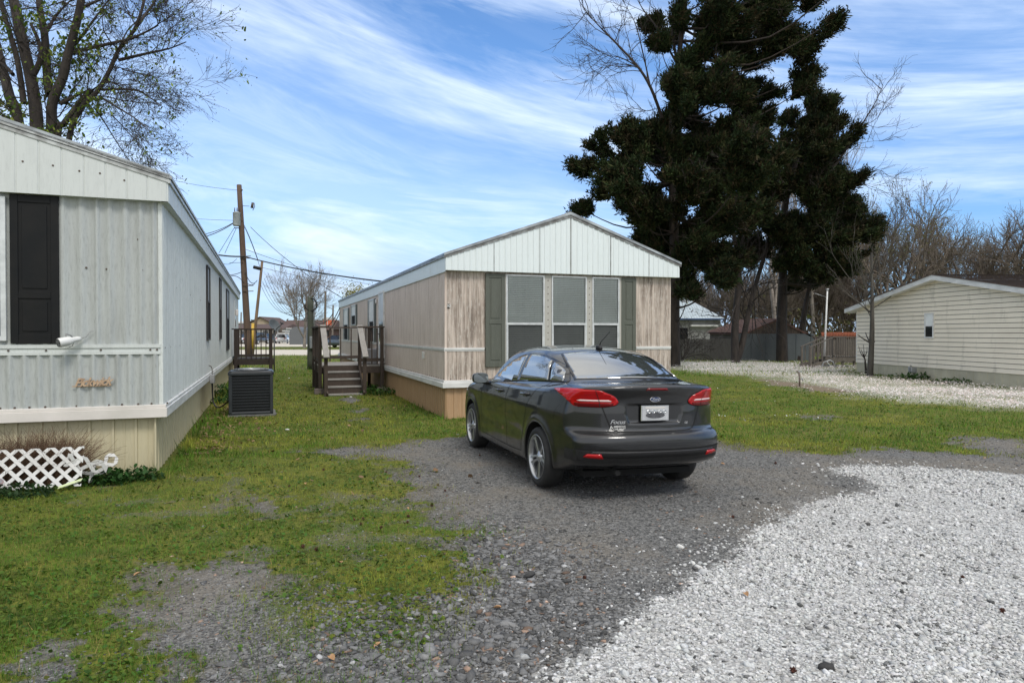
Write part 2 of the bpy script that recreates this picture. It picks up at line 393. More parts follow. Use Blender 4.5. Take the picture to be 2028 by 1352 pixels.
ICO_F=np.array([(0,11,5),(0,5,1),(0,1,7),(0,7,10),(0,10,11),(1,5,9),(5,11,4),(11,10,2),(10,7,6),(7,1,8),(3,9,4),(3,4,2),(3,2,6),(3,6,8),(3,8,9),(4,9,5),(2,4,11),(6,2,10),(8,6,7),(9,8,1)])
def stones(name,x,y,size,col,flat,m,label,cat,jit=.28,lift=.15):
    n=len(x); z=z_at(x,y)
    V=ICO_V[None]*(1+RNG.uniform(-jit,jit,(n,12,1)))
    V=V+RNG.uniform(-.34,.34,(n,12,3))
    sc=np.stack([size*RNG.uniform(.8,1.35,n),size*RNG.uniform(.6,1.0,n),size*flat*RNG.uniform(.7,1.3,n)],1)/2
    V=V*sc[:,None,:]
    tx=RNG.normal(0,.35,n); c,s=np.cos(tx)[:,None],np.sin(tx)[:,None]
    Y_=V[:,:,1]*c-V[:,:,2]*s; Z_=V[:,:,1]*s+V[:,:,2]*c; V=np.stack([V[:,:,0],Y_,Z_],2)
    th=RNG.uniform(0,6.283,n); c,s=np.cos(th)[:,None],np.sin(th)[:,None]
    X_=V[:,:,0]*c-V[:,:,1]*s; Y_=V[:,:,0]*s+V[:,:,1]*c
    V=np.stack([X_+x[:,None],Y_+y[:,None],V[:,:,2]+(z+lift*size*flat)[:,None]],2)
    Fc=(ICO_F[None]+(np.arange(n)*12)[:,None,None]).reshape(-1,3)
    me=rawmesh(name,V.reshape(-1,3),Fc,m,np.repeat(col,12,0))
    return tag(link(name,me),label,cat,kind='stuff')
def scatter(n,y0,y1,p=1.0,margin=.9):
    """points with density ~ y^-p*... inside the view wedge (wider than the frame)"""
    t=RNG.random(n); y=(y0**(1-p)+(y1**(1-p)-y0**(1-p))*t)**(1/(1-p)) if abs(p-1)>1e-3 else y0*(y1/y0)**t
    x=RNG.uniform(-1,1,n)*(y*margin+.8); return x,y
m_st=attrmat('stone_grey',.9,noisy=.35,bmp=.3,nscale=90)
x,y=scatter(330000,2.4,12,1.0)
w,d,g,f_,di,pl=zones(x,y); wd_=polydist(x,y,WG); ok=((w>.45)|(RNG.random(len(x))<.16*np.exp(np.minimum(wd_,0)/.16)*(wd_>-.8)))
xs,ys_=x[ok],y[ok]; size=RNG.lognormal(math.log(.0165),.36,len(xs))*(.85+.40*np.clip(ys_/7,0,1.2))
# grain cover falls off in the driven tracks
tr=sstep(.42,.60,fbm(xs*.55-ys_*.35,xs*.25+ys_*.5,91,3)); keep=RNG.random(len(xs))<(1-.72*tr); xs,ys_,size=xs[keep],ys_[keep],size[keep]
br=RNG.uniform(.38,.74,len(xs)); dk=RNG.random(len(xs))<.08; br[dk]=RNG.uniform(.07,.25,dk.sum())
col=np.stack([br*RNG.uniform(.97,1.02,len(xs)),br,br*RNG.uniform(.96,1.02,len(xs))],1)
stones('white_gravel',xs,ys_,size,col,.62,m_st,'loose pale limestone gravel spread across the lower right','gravel')
x,y=scatter(230000,2.4,13,1.0)
w,d,g,f_,di,pl=zones(x,y)
coarse=sstep(.8,-.3,-polydist(x,y,gp((600,1420),(700,1200),(860,1110),(960,1060),(1100,1110),(1100,1250),(1000,1330),(900,1420)))*1.0)
pr=d*(1-w)*(.42+.5*coarse); ok=RNG.random(len(x))<pr*(1-.35*g)
xs,ys_=x[ok],y[ok]; cz=coarse[ok]; n=len(xs)
size=RNG.lognormal(math.log(.0125),.42,n)*(1+1.05*cz)*(.85+.3*np.clip(ys_/8,0,1))
br=RNG.uniform(.06,.25,n); lt=RNG.random(n)<.03; br[lt]=RNG.uniform(.25,.5,lt.sum())
col=np.stack([br,br*1.0,br*1.0],1); tn=RNG.random(n)<.05; col[tn]*=np.array([1.5,1.05,.8])
stones('dark_gravel',xs,ys_,size,col,.36,m_st,'dark grey slate chips covering the driveway','gravel')
# ---------------------------------------------------------------- grass
def blades(x,y,h,w,col,lean=.5):
    n=len(x); z=z_at(x,y); th=RNG.uniform(0,6.283,n); ln=RNG.normal(0,lean,n)*h; la=RNG.uniform(0,6.283,n)
    dx=np.cos(th)*w/2; dy=np.sin(th)*w/2
    V=np.zeros((n,3,3)); V[:,0]=np.stack([x-dx,y-dy,z],1); V[:,1]=np.stack([x+dx,y+dy,z],1)
    V[:,2]=np.stack([x+np.cos(la)*ln,y+np.sin(la)*ln,z+h],1)
    return V.reshape(-1,3),np.arange(n*3).reshape(-1,3),np.repeat(col,3,0)
m_grass=attrmat('grass_blade',.6,trans=.35,spec=.25)
def gcolor(x,y,n):
    a=fbm(x*.7,y*.7,51,4)[:,None]; b=fbm(x*2.6,y*2.6,61,3)[:,None]
    green=np.array([.110,.215,.024]); yel=np.array([.34,.335,.055]); dk=np.array([.036,.080,.012]); tan=np.array([.30,.23,.08])
    a=a+(.10*np.exp(-((x-(-1.3-.12*(y-5)))/1.1)**2)-.02)[:,None]
    ya=sstep(.42,.62,a)*RNG.uniform(.45,1,(n,1)); c=green*(1-ya)+yel*ya; c=c*(1-sstep(.55,.75,b)*.7)+dk*sstep(.55,.75,b)*.7
    t=(RNG.random(n)<.10)[:,None]; c=np.where(t,tan,c)
    return c*RNG.uniform(.45,1.65,(n,1))
VV=[];FF=[];CC=[];off=0
for (n,y0,y1,h0,wd) in ((330000,3.0,11,.027,.0030),(230000,9,30,.036,.009),(60000,26,75,.07,.03)):
    x,y=scatter(n,y0,y1,.9); w_,d_,g_,f_,di_,pl_=zones(x,y)
    cl=fbm(x*3.5,y*3.5,71,3)
    near=fbm(x*.5,y*.5,41,3)
    ok=(RNG.random(n)<g_*(.55+.9*cl)*(1-.6*f_))&free(x,y)&(pl_<.5); x,y,cl=x[ok],y[ok],cl[ok]; m_=len(x)
    # taller along the skirting of the homes
    u,v=inv_home(x,y,LH); e=np.exp(-np.clip(u,0,9)/.25)*(v>-.3)
    u2,v2=inv_home(x,y,RH); e2=np.exp(-np.abs(np.minimum(u2,0))/.25)*(u2<0)*(v2>-.3)
    h=h0*RNG.lognormal(0,.4,m_)*(.55+1.0*cl)*(1+2.2*(e+.6*e2))
    a,b,c=blades(x,y,h,wd*RNG.uniform(.6,1.4,m_)*(1+.6*(e+e2)),gcolor(x,y,m_))
    VV.append(a);FF.append(b+off);CC.append(c);off+=len(a)
me=rawmesh('grass',np.concatenate(VV),np.concatenate(FF),m_grass,np.concatenate(CC))
tag(link('grass',me),'short green and yellowing grass growing over the lot','grass',kind='stuff')
# broad leaved weeds
def discs(x,y,z,r,col,tilt=.4,k=5):
    n=len(x); ang=np.arange(k)*2*math.pi/k; th=RNG.uniform(0,6.28,n)
    tx=RNG.normal(0,tilt,n); ty=RNG.normal(0,tilt,n)
    cx_=np.cos(ang[None]+th[:,None])*r[:,None]; cy_=np.sin(ang[None]+th[:,None])*r[:,None]*.75
    V=np.stack([x[:,None]+cx_,y[:,None]+cy_,z[:,None]+cx_*np.clip(np.tan(tx),-2,2)[:,None]*.7+cy_*np.clip(np.tan(ty),-2,2)[:,None]*.7],2)
    tri=np.array([(0,i,i+1) for i in range(1,k-1)])
    return V.reshape(-1,3),(tri[None]+(np.arange(n)*k)[:,None,None]).reshape(-1,3),np.repeat(col,k,0)
x,y=scatter(100000,3.0,24,1.0); w_,d_,g_,f_,di_,pl_=zones(x,y); cl=fbm(x*1.6,y*1.6,88,3)
ok=(RNG.random(len(x))<g_*(.15+sstep(.40,.6,cl))*(1-f_))&free(x,y); x,y=x[ok],y[ok]; n=len(x)
c=np.array([.062,.135,.018])*RNG.uniform(.55,1.5,(n,1))*np.array([1,1,1]); c[:,0]*=RNG.uniform(.8,1.9,n)
a,b,c=discs(x,y,z_at(x,y)+RNG.uniform(.004,.03,n),RNG.uniform(.005,.013,n)*(1+y/14),c,.5)
tag(link('weeds',rawmesh('weeds',a,b,m_grass,c)),'low clover and broad leaved weeds scattered through the lawn','weeds',kind='stuff')
# white flowers
x,y=scatter(330000,12,44,1.0,.85); w_,d_,g_,f_,di_,pl_=zones(x,y); cl=fbm(x*1.1,y*1.1,98,4)
bare=fbm(x*.25,y*.55,198,3)
ok=(RNG.random(len(x))<f_*(.25+.9*sstep(.35,.6,cl))*(1-.55*sstep(.48,.66,bare)))&free(x,y); x,y=x[ok],y[ok]; n=len(x)
c=np.array([.84,.80,.79])*RNG.uniform(.8,1.08,(n,1)); pk=RNG.random(n)<.3; c[pk]*=np.array([1,.88,.88])
m_fl=attrmat('flower_petal',.8,trans=.3)
a,b,c=discs(x,y,z_at(x,y)+RNG.uniform(.06,.13,n),RNG.uniform(.014,.028,n),c,.35)
# loose clusters in the near grass
cl2=[]
for (px,py,k,r) in ((1418,828,14,.18),(1480,836,10,.16),(1560,826,16,.3),(1345,790,9,.3),(1500,800,8,.4),(1448,772,14,.9),(1390,760,12,.8)):
    g0=G(px,py)
    for _ in range(k): cl2.append((g0.x+random.gauss(0,r),g0.y+random.gauss(0,r*.8)))
q=np.array(cl2); n2=len(q); a2,b2,c2=discs(q[:,0],q[:,1],z_at(q[:,0],q[:,1])+RNG.uniform(.03,.07,n2),RNG.uniform(.010,.018,n2),np.full((n2,3),.7),.5)
b2=b2+len(a)
tag(link('wildflowers',rawmesh('wildflowers',np.concatenate([a,a2]),np.concatenate([b,b2]),m_fl,np.concatenate([c,c2]))),'carpet of small white wildflowers on the lawn by the tan house','flowers',kind='stuff')
# fallen leaves by the left home skirting and bits of litter in the grass
pts=[]
for _ in range(900):
    v=random.uniform(1.2,9); u=abs(random.gauss(0,.45))+.02
    if random.random()<.25: v=random.uniform(-2,14); u=random.uniform(0,6)
    a_=R(19.9); pts.append((LH[0]+u*math.cos(a_)-v*math.sin(a_),LH[1]+u*math.sin(a_)+v*math.cos(a_)))
q=np.array(pts); n=len(q); c=np.array([.20,.125,.07])*RNG.uniform(.5,1.5,(n,1))
a,b,c=discs(q[:,0],q[:,1],z_at(q[:,0],q[:,1])+RNG.uniform(.01,.035,n),RNG.uniform(.014,.035,n),c,.5)
tag(link('fallen_leaves',rawmesh('fallen_leaves',a,b,attrmat('dead_leaf',.8),c)),'dry brown leaves drifted along the left home','leaves',kind='stuff')
# ---------------------------------------------------------------- mobile homes
WAVE=[(0,0),(.12,.35),(.24,.85),(.34,1),(.44,.85),(.56,.35),(.68,0)]
GROOVE=[(0,1),(.02,0),(.07,0),(.09,1)]
SKIRT=[(0,0),(.02,1),(.13,1),(.16,0),(.55,0),(.56,.25),(.6,.25),(.61,0)]
def uprof(u0,u1,pitch,prof,depth,jit=0,seed=1):
    rr=random.Random(seed); out=[(u0,0.0)]; u=u0
    while u<u1:
        p=pitch*(1+rr.uniform(-jit,jit))
        for f,d in prof:
            q=u+f*p
            if u0<q<u1: out.append((q,d*depth))
        u+=p
    out.append((u1,0.0)); return out
def ribbed(mb,side,off,u0,u1,z0,z1,pitch,prof,depth,holes=(),jit=0,seed=1,smooth=True,sgn=1):
    """side 'f': sheet facing -y at y=-off ; 's': sheet facing sgn*x at x=off*sgn"""
    pr=uprof(u0,u1,pitch,prof,depth,jit,seed)
    zt=z1 if callable(z1) else (lambda u:z1)
    zb=z0 if callable(z0) else (lambda u:z0)
    vs=[];fs=[]
    for u,d in pr:
        for z in (zb(u),zt(u)):
            vs.append((u,-off-d,z) if side=='f' else ((off+d)*sgn,u,z))
    for i in range(len(pr)-1): fs.append((2*i,2*i+2,2*i+3,2*i+1))
    mb.add(vs,fs,smooth)
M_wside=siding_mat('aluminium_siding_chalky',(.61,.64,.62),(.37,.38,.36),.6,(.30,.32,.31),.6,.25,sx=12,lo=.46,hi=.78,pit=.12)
M_wfront_shade=siding_mat('aluminium_siding_front_shaded',(.42,.445,.435),(.27,.28,.27),.8,(.24,.25,.24),.6,.3,sx=12,lo=.40,hi=.74,pit=.15)  # base darkened to paint in shade under the soffit; streaks are weathering
M_wfascia=siding_mat('white_fascia_metal',(.57,.60,.585),(.42,.44,.43),.5,(.4,.42,.41),.5,.15,sx=10,lo=.5,hi=.75)
M_rfascia=siding_mat('fascia_metal_clean',(.70,.76,.76),(.48,.50,.48),.35,(.5,.53,.52),.45,.1,sx=7,lo=.5,hi=.8)
M_beige=siding_mat('painted_wood_panel',(.655,.555,.48),(.36,.275,.22),.9,(.75,.70,.63),.75,.5,sx=16,lo=.40,hi=.66)
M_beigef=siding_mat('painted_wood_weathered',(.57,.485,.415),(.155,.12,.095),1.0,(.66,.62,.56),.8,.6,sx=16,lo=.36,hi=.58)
M_trimw=mat('white_vinyl_trim',(.74,.74,.72),(.58,.58,.56),2.5,.45,stretch=(1,1,3))
M_trimd=mat('trim_cream',(.68,.64,.60),(.56,.53,.49),2,.5)
M_skl=siding_mat('tan_metal_skirting',(.53,.475,.32),(.40,.36,.23),.4,(.30,.27,.18),.5,.1,sx=5)
M_skr=siding_mat('ochre_skirting',(.42,.27,.15),(.28,.18,.10),.6,(.5,.36,.23),.6,.2,sx=7)
M_roofm=mat('aged_metal_roof',(.42,.45,.46),(.20,.21,.22),3,.4,metal=.5,stretch=(1,.3,1))
M_edge=mat('weathered_drip_edge',(.30,.31,.30),(.13,.12,.11),9,.5,metal=.4)
M_alu=mat('aluminium_frame',(.66,.68,.68),(.50,.52,.52),8,.35,metal=.3)
M_dkglass=mat('dark_window_glass',(.012,.014,.016),(.02,.022,.024),2,.04,spec=.8)
M_glass=glassmat('window_pane',(.90,.92,.91),1.45,.01)
M_blind=mat('mini_blinds',(.80,.82,.80),(.68,.70,.68),1.6,.6)
M_scr=mat('black_insect_screen',(.014,.015,.016),(.03,.03,.03),60,.85,spec=.1); M_bronze=mat('dark_bronze_frame',(.05,.045,.04),(.03,.03,.03),9,.6)
M_sash=mat('dull_upper_sash',(.26,.28,.29),(.18,.19,.20),4,.5)
M_green=siding_mat('green_shutter_paint',(.092,.100,.080),(.055,.06,.048),.7,(.14,.15,.125),.6,.25,sx=8)
M_black=mat('black_shutter',(.007,.008,.009),(.011,.011,.011),5,.5,bmp=.1,spec=.2)
M_screw=mat('rusty_screw',(.05,.04,.035),(.10,.07,.05),20,.6)
M_dark=mat('dark_void',(.01,.01,.01),(.015,.015,.015),3,.9)
M_brwn=mat('faded_bronze_letters',(.50,.36,.24),(.34,.22,.14),30,.5)
def frame_yz(o,z0,z1,y0,y1,w,d0,d1,sg):
    """rectangular frame lying on a side wall, between x=d0 and d1"""
    a,b=sorted((d0*sg,d1*sg))
    o.box(a,b,y0,y1,z0,z0+w); o.box(a,b,y0,y1,z1-w,z1); o.box(a,b,y0,y0+w,z0+w,z1-w); o.box(a,b,y1-w,y1,z0+w,z1-w)
def frame_xz(o,x0,x1,z0,z1,w,y0,y1):
    o.box(x0,x1,y0,y1,z0,z0+w); o.box(x0,x1,y0,y1,z1-w,z1); o.box(x0,x0+w,y0,y1,z0+w,z1-w); o.box(x1-w,x1,y0,y1,z0+w,z1-w)
def shutter(par,x0,x1,z0,z1,zm,m,y=-.03):
    o=MB(); t=.028; w=.075
    yo,yi=y-t,y
    o.box(x0,x1,yo+.012,yi,z0,z1)
    for a,b in ((x0,x0+w),(x1-w,x1)): o.box(a,b,yo,yo+.0118,z0,z1)
    for a,b in ((z0,z0+w*1.3),(zm-w/2,zm+w/2),(z1-w*1.1,z1)): o.box(x0+w,x1-w,yo,yo+.0118,a,b)
    for a,b in ((z0+w*1.3,zm-w/2),(zm+w/2,z1-w*1.1)):
        o.box(x0+w+.035,x1-w-.035,yo+.003,yo+.0116,a+.035,b-.035)
    return o.build('shutter',m,par,bevel=.003)
def screws(par,pts,name='screw'):
    sm_={}
    for (x,y,z,nx,ny) in pts:
        key=(nx,ny)
        if key in sm_: q=link('screw_head',sm_[key],par); q.location=(x,y,z); continue
        o=MB(); x0_,y0_,z0_=x,y,z; x=y=z=0
        n=Vector((nx,ny,0)); a=Vector((-ny,nx,0)); r=.011
        c=Vector((x,y,z)); vs=[c+(a*math.cos(t)+Vector((0,0,1))*math.sin(t))*r+n*.004 for t in [k*math.pi/3 for k in range(6)]]
        vs+= [c+(a*math.cos(t)+Vector((0,0,1))*math.sin(t))*r-n*.012 for t in [k*math.pi/3 for k in range(6)]]
        o.add(vs,[tuple(range(6))]+[(i,(i+1)%6,(i+1)%6+6,i+6) for i in range(6)])
        q=o.build('screw_head',M_screw,par); q.location=(x0_,y0_,z0_); sm_[key]=q.data
def gable_roof(par,x0,x1,y0,y1,zE,rise,m,thick=.05):
    o=MB(); xm=(x0+x1)/2; rr=random.Random(3)
    n=46; ys=[y0+(y1-y0)*i/n for i in range(n+1)]
    xs=[x0,x0+(xm-x0)*.35,x0+(xm-x0)*.7,xm,xm+(x1-xm)*.3,xm+(x1-xm)*.65,x1]
    def fn(u,v):
        z=zE+rise*(1-abs(u-xm)/(xm-x0)); return (u,v,z+(rr.uniform(0,.022) if v>y0+.05 and abs(u-x0)>.01 and abs(u-x1)>.01 else 0))
    o.sheet(xs,ys,fn,True)
    o.add([(x0,y0,zE),(x0,y1,zE),(xm,y1,zE+rise),(xm,y0,zE+rise),(x1,y0,zE),(x1,y1,zE)],[(0,1,2,3),(3,2,5,4)])
    vs=[(x,y,zE-thick+(rise if x==xm else 0)) for y in (y0,y1) for x in (x0,xm,x1)]
    o.add(vs,[(0,1,4,3),(1,2,5,4)])
    for y in (y0,y1): o.add([(x0,y,zE),(xm,y,zE+rise),(x1,y,zE),(x1,y,zE-thick),(xm,y,zE+rise-thick),(x0,y,zE-thick)],[(0,1,4,5),(1,2,3,4)])
    for x in (x0,x1): o.add([(x,y0,zE),(x,y1,zE),(x,y1,zE-thick),(x,y0,zE-thick)],[(0,1,2,3)])
    return o.build('roof',m,par,recalc=False)
def side_window(par,sg,y0,y1,z0,z1,off=.02,rail=.5,label=None,dark_top=False):
    o=MB(); frame_yz(o,z0,z1,y0,y1,.035,off,off+.035,sg)
    zr=z0+(z1-z0)*rail; a,b=sorted(((off)*sg,(off+.028)*sg)); o.box(a,b,y0+.035,y1-.035,zr-.02,zr+.02)
    w=o.build('window',M_bronze if dark_top else M_alu,par,label=label)
    g=MB(); a,b=sorted(((off)*sg,(off+.012)*sg)); g.box(a,b,y0+.034,y1-.034,z0+.034,zr-.019); g.build('lower_pane',M_scr,w)
    g=MB(); g.box(a,b,y0+.034,y1-.034,zr+.019,z1-.034); g.build('upper_pane',M_sash if dark_top else M_blind,w)
    return w
# ================= left home
LR=root('white_mobile_home','white mobile home with rib metal siding, black shutter and tan skirting','mobile home',(LH[0],LH[1],0),R(19.9))
LL=24.0; LWd=4.3; zE=3.44; rise=.30*LWd/2
o=MB(); o.box(-LWd,-.004,.004,LL,.70,3.40); o.build('wall_core',M_dark,LR)
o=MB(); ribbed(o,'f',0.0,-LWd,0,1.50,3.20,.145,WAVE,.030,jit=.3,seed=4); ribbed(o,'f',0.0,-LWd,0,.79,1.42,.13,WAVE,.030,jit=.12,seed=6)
o.build('front_siding',M_wfront_shade,LR,recalc=False)
o=MB(); ribbed(o,'s',0.0,0,LL,.79,3.16,.15,WAVE,.022,jit=.3,seed=5); o.build('side_siding',M_wside,LR,recalc=False)
o=MB(); ribbed(o,'f',.10,-LWd-.05,.085,3.16,lambda u:zE+rise*(1-abs(u+LWd/2)/(LWd/2+.08))-.02,.21,GROOVE,.007,jit=.02,seed=2,smooth=False)
o.add([(-LWd-.05,-.10,3.16),(.085,-.10,3.16),(.085,.004,3.16),(-LWd-.05,.004,3.16)],[(0,1,2,3)])
o.build('gable_panel',M_wfascia,LR,recalc=False)
o=MB(); ribbed(o,'s',.085,-.10,LL,3.15,3.42,.42,GROOVE,.005,seed=2,smooth=False)
o.add([(.085,-.1,3.15),(.085,LL,3.15),(-.004,LL,3.15),(-.004,-.1,3.15)],[(0,1,2,3)])
o.build('side_fascia',M_wfascia,LR,recalc=False)
o=MB()
def rake(o,x0,x1,y,zE,rise,h1,w,sl=None):
    xm=(x0+x1)/2
    for k,(dh,dy) in enumerate(((0,.0),(-.045,.012))):
        for a,b in (((x0,zE),(xm,zE+rise)),((xm,zE+rise),(x1,zE))):
            o.add([(a[0],y+dy-w,a[1]+dh-.02),(b[0],y+dy-w,b[1]+dh-.02),(b[0],y+dy-w,b[1]+dh+.018),(a[0],y+dy-w,a[1]+dh+.018),
                   (a[0],y+.02,a[1]+dh-.02),(b[0],y+.02,b[1]+dh-.02),(b[0],y+.02,b[1]+dh+.018),(a[0],y+.02,a[1]+dh+.018)],[(0,1,2,3),(4,7,6,5),(0,4,5,1),(3,2,6,7),(0,3,7,4),(1,5,6,2)])
rake(o,-LWd-.08,.10,-.10,zE,rise,.05,.03)
for dh,dx in ((0,0),(-.05,-.014)): o.box(.084,.125+dx,-.12,LL,zE-.02+dh,zE+.015+dh)
o.build('roof_edge',M_edge if False else mat('gutter_edge',(.52,.54,.53),(.24,.24,.23),7,.4,metal=.2,stretch=(1,1,1)),LR)
gable_roof(LR,-LWd-.08,.11,-.13,LL,zE+.03,rise+.03,M_roofm)
o=MB(); 
for z0,z1,d in ((1.475,1.515,.032),(1.432,1.4745,.020),(1.40,1.4315,.030)): o.box(-LWd,-.012,-d,.0035,z0,z1)
o.build('belt_trim',M_wfascia,LR)
o=MB()
o.box(-LWd-.02,.052,-.052,.0035,.665,.775); o.box(-LWd-.02,.040,-.040,.0035,.7755,.812)
o.build('base_trim',M_trimd,LR,bevel=.004)
o=MB(); o.box(.0035,.052,.004,17.05,.665,.775); o.box(.0035,.040,.004,17.05,.7755,.812); o.build('base_trim',M_trimw,LR,bevel=.004)
o=MB(); ribbed(o,'f',-.075,-LWd,-.075,-.03,.70,.235,SKIRT,.022,seed=8,smooth=False); ribbed(o,'s',-.085,.0,LL,-.03,.70,.235,SKIRT,.016,seed=9,smooth=False)
o.box(-.105,-.068,.052,.09,-.03,.69); o.build('skirting',M_skl,LR,recalc=False)
o=MB(); o.box(-.035,.012,-.0155,.02,.813,3.158); o.build('corner_trim',M_wside,LR,bevel=.004)
shutter(LR,-1.475,-1.02,1.53,3.155,2.06,M_black,y=-.018)
o=MB(); frame_xz(o,-3.1,-1.51,1.56,3.12,.05,-.06,-.015); o.box(-2.33,-2.28,-.055,-.015,1.61,3.07); w=o.build('window',M_alu,LR)
g=MB(); g.box(-3.05,-1.56,-.03,-.02,1.61,3.07); g.build('pane',M_dkglass,w)
for (a,b,z0,z1,rl) in ((6.15,6.85,1.50,3.02,.52),(10.2,10.85,1.48,3.08,.5),(13.6,15.0,1.12,3.0,.52)): side_window(LR,1,a,b,z0,z1,rail=rl,dark_top=True)
# rear door by the porch
o=MB(); o.box(.0,.05,19.4,20.35,.95,2.95); d=o.build('door',M_wside,LR); g=MB(); g.box(.051,.06,19.6,20.1,1.9,2.6); g.build('door_window',M_dkglass,d)
o=MB(); o.box(0.01,.13,20.7,20.85,2.35,2.60); o.build('porch_lamp',M_trimd,LR,bevel=.02)
pts=[]
for x,z in ((-.76,2.38),(-.56,2.37),(-.37,2.37),(-.20,2.37),(-.24,2.72)): pts.append((x,-.016,z,0,-1))
for x,z in ((-1.33,3.50),(-1.05,3.48),(-.80,3.44),(-.36,3.37),(-.60,3.43)): pts.append((x,-.108,z,0,-1))
for x in (-1.5,-1.15,-.62,-.12,-.05): pts.append((x,-.031,1.452,0,-1))
for k in range(12): pts.append((-1.6+.15*k+random.uniform(-.02,.02),-.012,.825,0,-1))
for k in range(24): pts.append((.012,.15+.5*k,1.47,1,0)); pts.append((.012,.2+.45*k,.83,1,0))
for k in range(8): pts.append((.012,.4+.9*k,2.25,1,0))
screws(LR,pts,'screw_heads')
# script lettering badge, cut from sheet metal
Mt=Matrix.Translation((-.70,-.045,1.09))@Matrix.Rotation(R(90),4,'X')@Matrix.Rotation(R(2),4,'Z')
text('lettering','Pickwick',.13,M_brwn,LR,Mt,.006,.86,.0035,.45,.92)
o=MB(); o.box(-.90,-.52,-.036,-.030,1.040,1.052); o.build('lettering_bar',M_brwn,LR)
# flood lamp hanging at the shutter corner
fl=root('floodlight','white cylindrical floodlight hanging on its wire below the black shutter','floodlight',(0,0,0),0)
a=Vector((LH[0],LH[1],0)); Mh=Matrix.Translation(a)@Matrix.Rotation(R(19.9),4,'Z')
def H(x,y,z): return Mh@Vector((x,y,z))
p0=H(-.80,-.09,1.585); p1=H(-.985,-.22,1.535); dd=(p1-p0).normalized()
o=MB(); o.tube([p0,p0+dd*.03,p0+dd*.09,p0+dd*.10,p1-dd*.10,p1-dd*.01,p1],[.018,.03,.032,.040,.050,.052,.050],16); o.build('lamp_housing',M_trimw,fl)
o=MB(); o.tube([p1-dd*.03,p1+dd*.006],[.044,.044],16); o.build('lens',mat('dark_lens',(.015,.015,.02),(.03,.03,.03),5,.1),fl)
o=MB(); o.tube([p1-dd*.08+Vector((0,0,.05)),H(-.93,-.15,1.635),H(-.90,-.10,1.62),H(-.86,-.03,1.56)],.007,6); o.tube([p0,H(-.76,-.04,1.60),H(-.72,-.05,1.66),H(-.69,-.03,1.665)],.0035,5); o.tube([p0+dd*.06,H(-.89,-.06,1.50),H(-.93,-.05,1.485)],.004,5); o.build('bracket',mat('grey_bracket',(.3,.3,.29),(.2,.2,.2),9,.5),fl)
# conduit box and cable to the condenser
cb=root('disconnect_box','small grey electrical disconnect box with black cable on the white home','electrical box',tuple(H(.06,6.5,.62)),R(19.9))
o=MB(); o.box(-.005,.09,-.06,.08,-.01,.17); o.build('box',mat('galvanized_box',(.40,.41,.41),(.3,.3,.3),8,.4,metal=.3),cb,bevel=.006)
o=MB(); o.tube([(.04,0,.17),(.04,.0,.28),(.02,0,.34),(-.03,0,.36)],.009,6); o.build('riser',M_screw,cb)
o=MB(); pts=[Vector((.04,0,.0)),Vector((.045,0,-.22)),Vector((.06,-.02,-.40)),Vector((.13,-.08,-.50)),Vector((.24,-.2,-.47)),Vector((.36,-.36,-.36)),Vector((.46,-.5,-.26))]
def smooth(pts,n=6):
    out=[]; P_=[pts[0]]+pts+[pts[-1]]
    for i in range(1,len(P_)-2):
        for k in range(n):
            t=k/n; a,b,c,d=P_[i-1],P_[i],P_[i+1],P_[i+2]
            out.append(.5*((2*b)+(-a+c)*t+(2*a-5*b+4*c-d)*t*t+(-a+3*b-3*c+d)*t**3))
    out.append(pts[-1]); return out
o.tube(smooth(pts),.016,8); o.build('cable',mat('black_rubber',(.015,.015,.015),(.03,.03,.03),8,.5),cb)
# ================= right home
RR=root('beige_mobile_home','weathered beige mobile home with green shutters, white gable and ochre skirting','mobile home',(RH[0],RH[1],0),R(19.9))
RL=19.6; RW=4.96; zE=3.12; rise=.90
o=MB(); o.box(.004,RW-.004,.004,RL,.65,3.05); o.build('wall_core',M_dark,RR)
XW=((1.20,2.02),(2.166,2.95),(3.067,3.70))
o=MB()
for a,b in ((0,.80),(4.09,RW)): ribbed(o,'f',0,a,b,1.36,2.86,.2,GROOVE,.008,jit=.02,seed=3,smooth=False); ribbed(o,'f',0,a,b,.74,1.31,.2,GROOVE,.008,jit=.02,seed=3,smooth=False)
ribbed(o,'f',0,.80,4.09,.74,2.86,.2,GROOVE,.008,jit=.02,seed=3,smooth=False)
o.build('front_siding',M_beigef,RR,recalc=False)
o=MB(); ribbed(o,'s',0,0,RL,.74,2.86,.2,GROOVE,.008,jit=.02,seed=3,smooth=False,sgn=-1); o.build('side_siding',M_beige,RR,recalc=False)
o=MB(); o.box(RW-.003,RW+.008,.0,RL,.7,3.0); o.build('rear_siding',M_beige,RR)
ov=.13
zg=lambda u: zE+rise*(1-abs(u-(RW+.06)/2)/((RW+.16)/2+.0))-.03
o=MB(); ribbed(o,'f',ov,-.03,RW+.14,2.83,zg,.118,[(0,0),(.08,1),(.24,1),(.32,0)],.011,jit=0,seed=2,smooth=False)
o.add([(-.03,-ov,2.83),(RW+.14,-ov,2.83),(RW+.14,.004,2.83),(-.03,.004,2.83)],[(0,1,2,3)])
o.add([(RW+.14,-ov,2.83),(RW+.14,.004,2.83),(RW+.14,.004,3.1),(RW+.14,-ov,3.1)],[(0,1,2,3)])
o.build('gable_panel',M_rfascia,RR,recalc=False)
for u in (.93,1.88,2.55,3.45,4.35): o=MB(); o.box(u-.006,u+.006,-ov-.012,-ov-.0065,2.835,zg(u)-.01); o.build('gable_seam',M_edge,RR)
o=MB(); ribbed(o,'s',.03,-ov,RL,2.80,3.10,.6,GROOVE,.004,seed=2,smooth=False,sgn=-1)
o.add([(-.03,-ov,2.80),(-.03,RL,2.80),(.004,RL,2.80),(.004,-ov,2.80)],[(0,1,2,3)]); o.build('side_fascia',M_rfascia,RR,recalc=False)
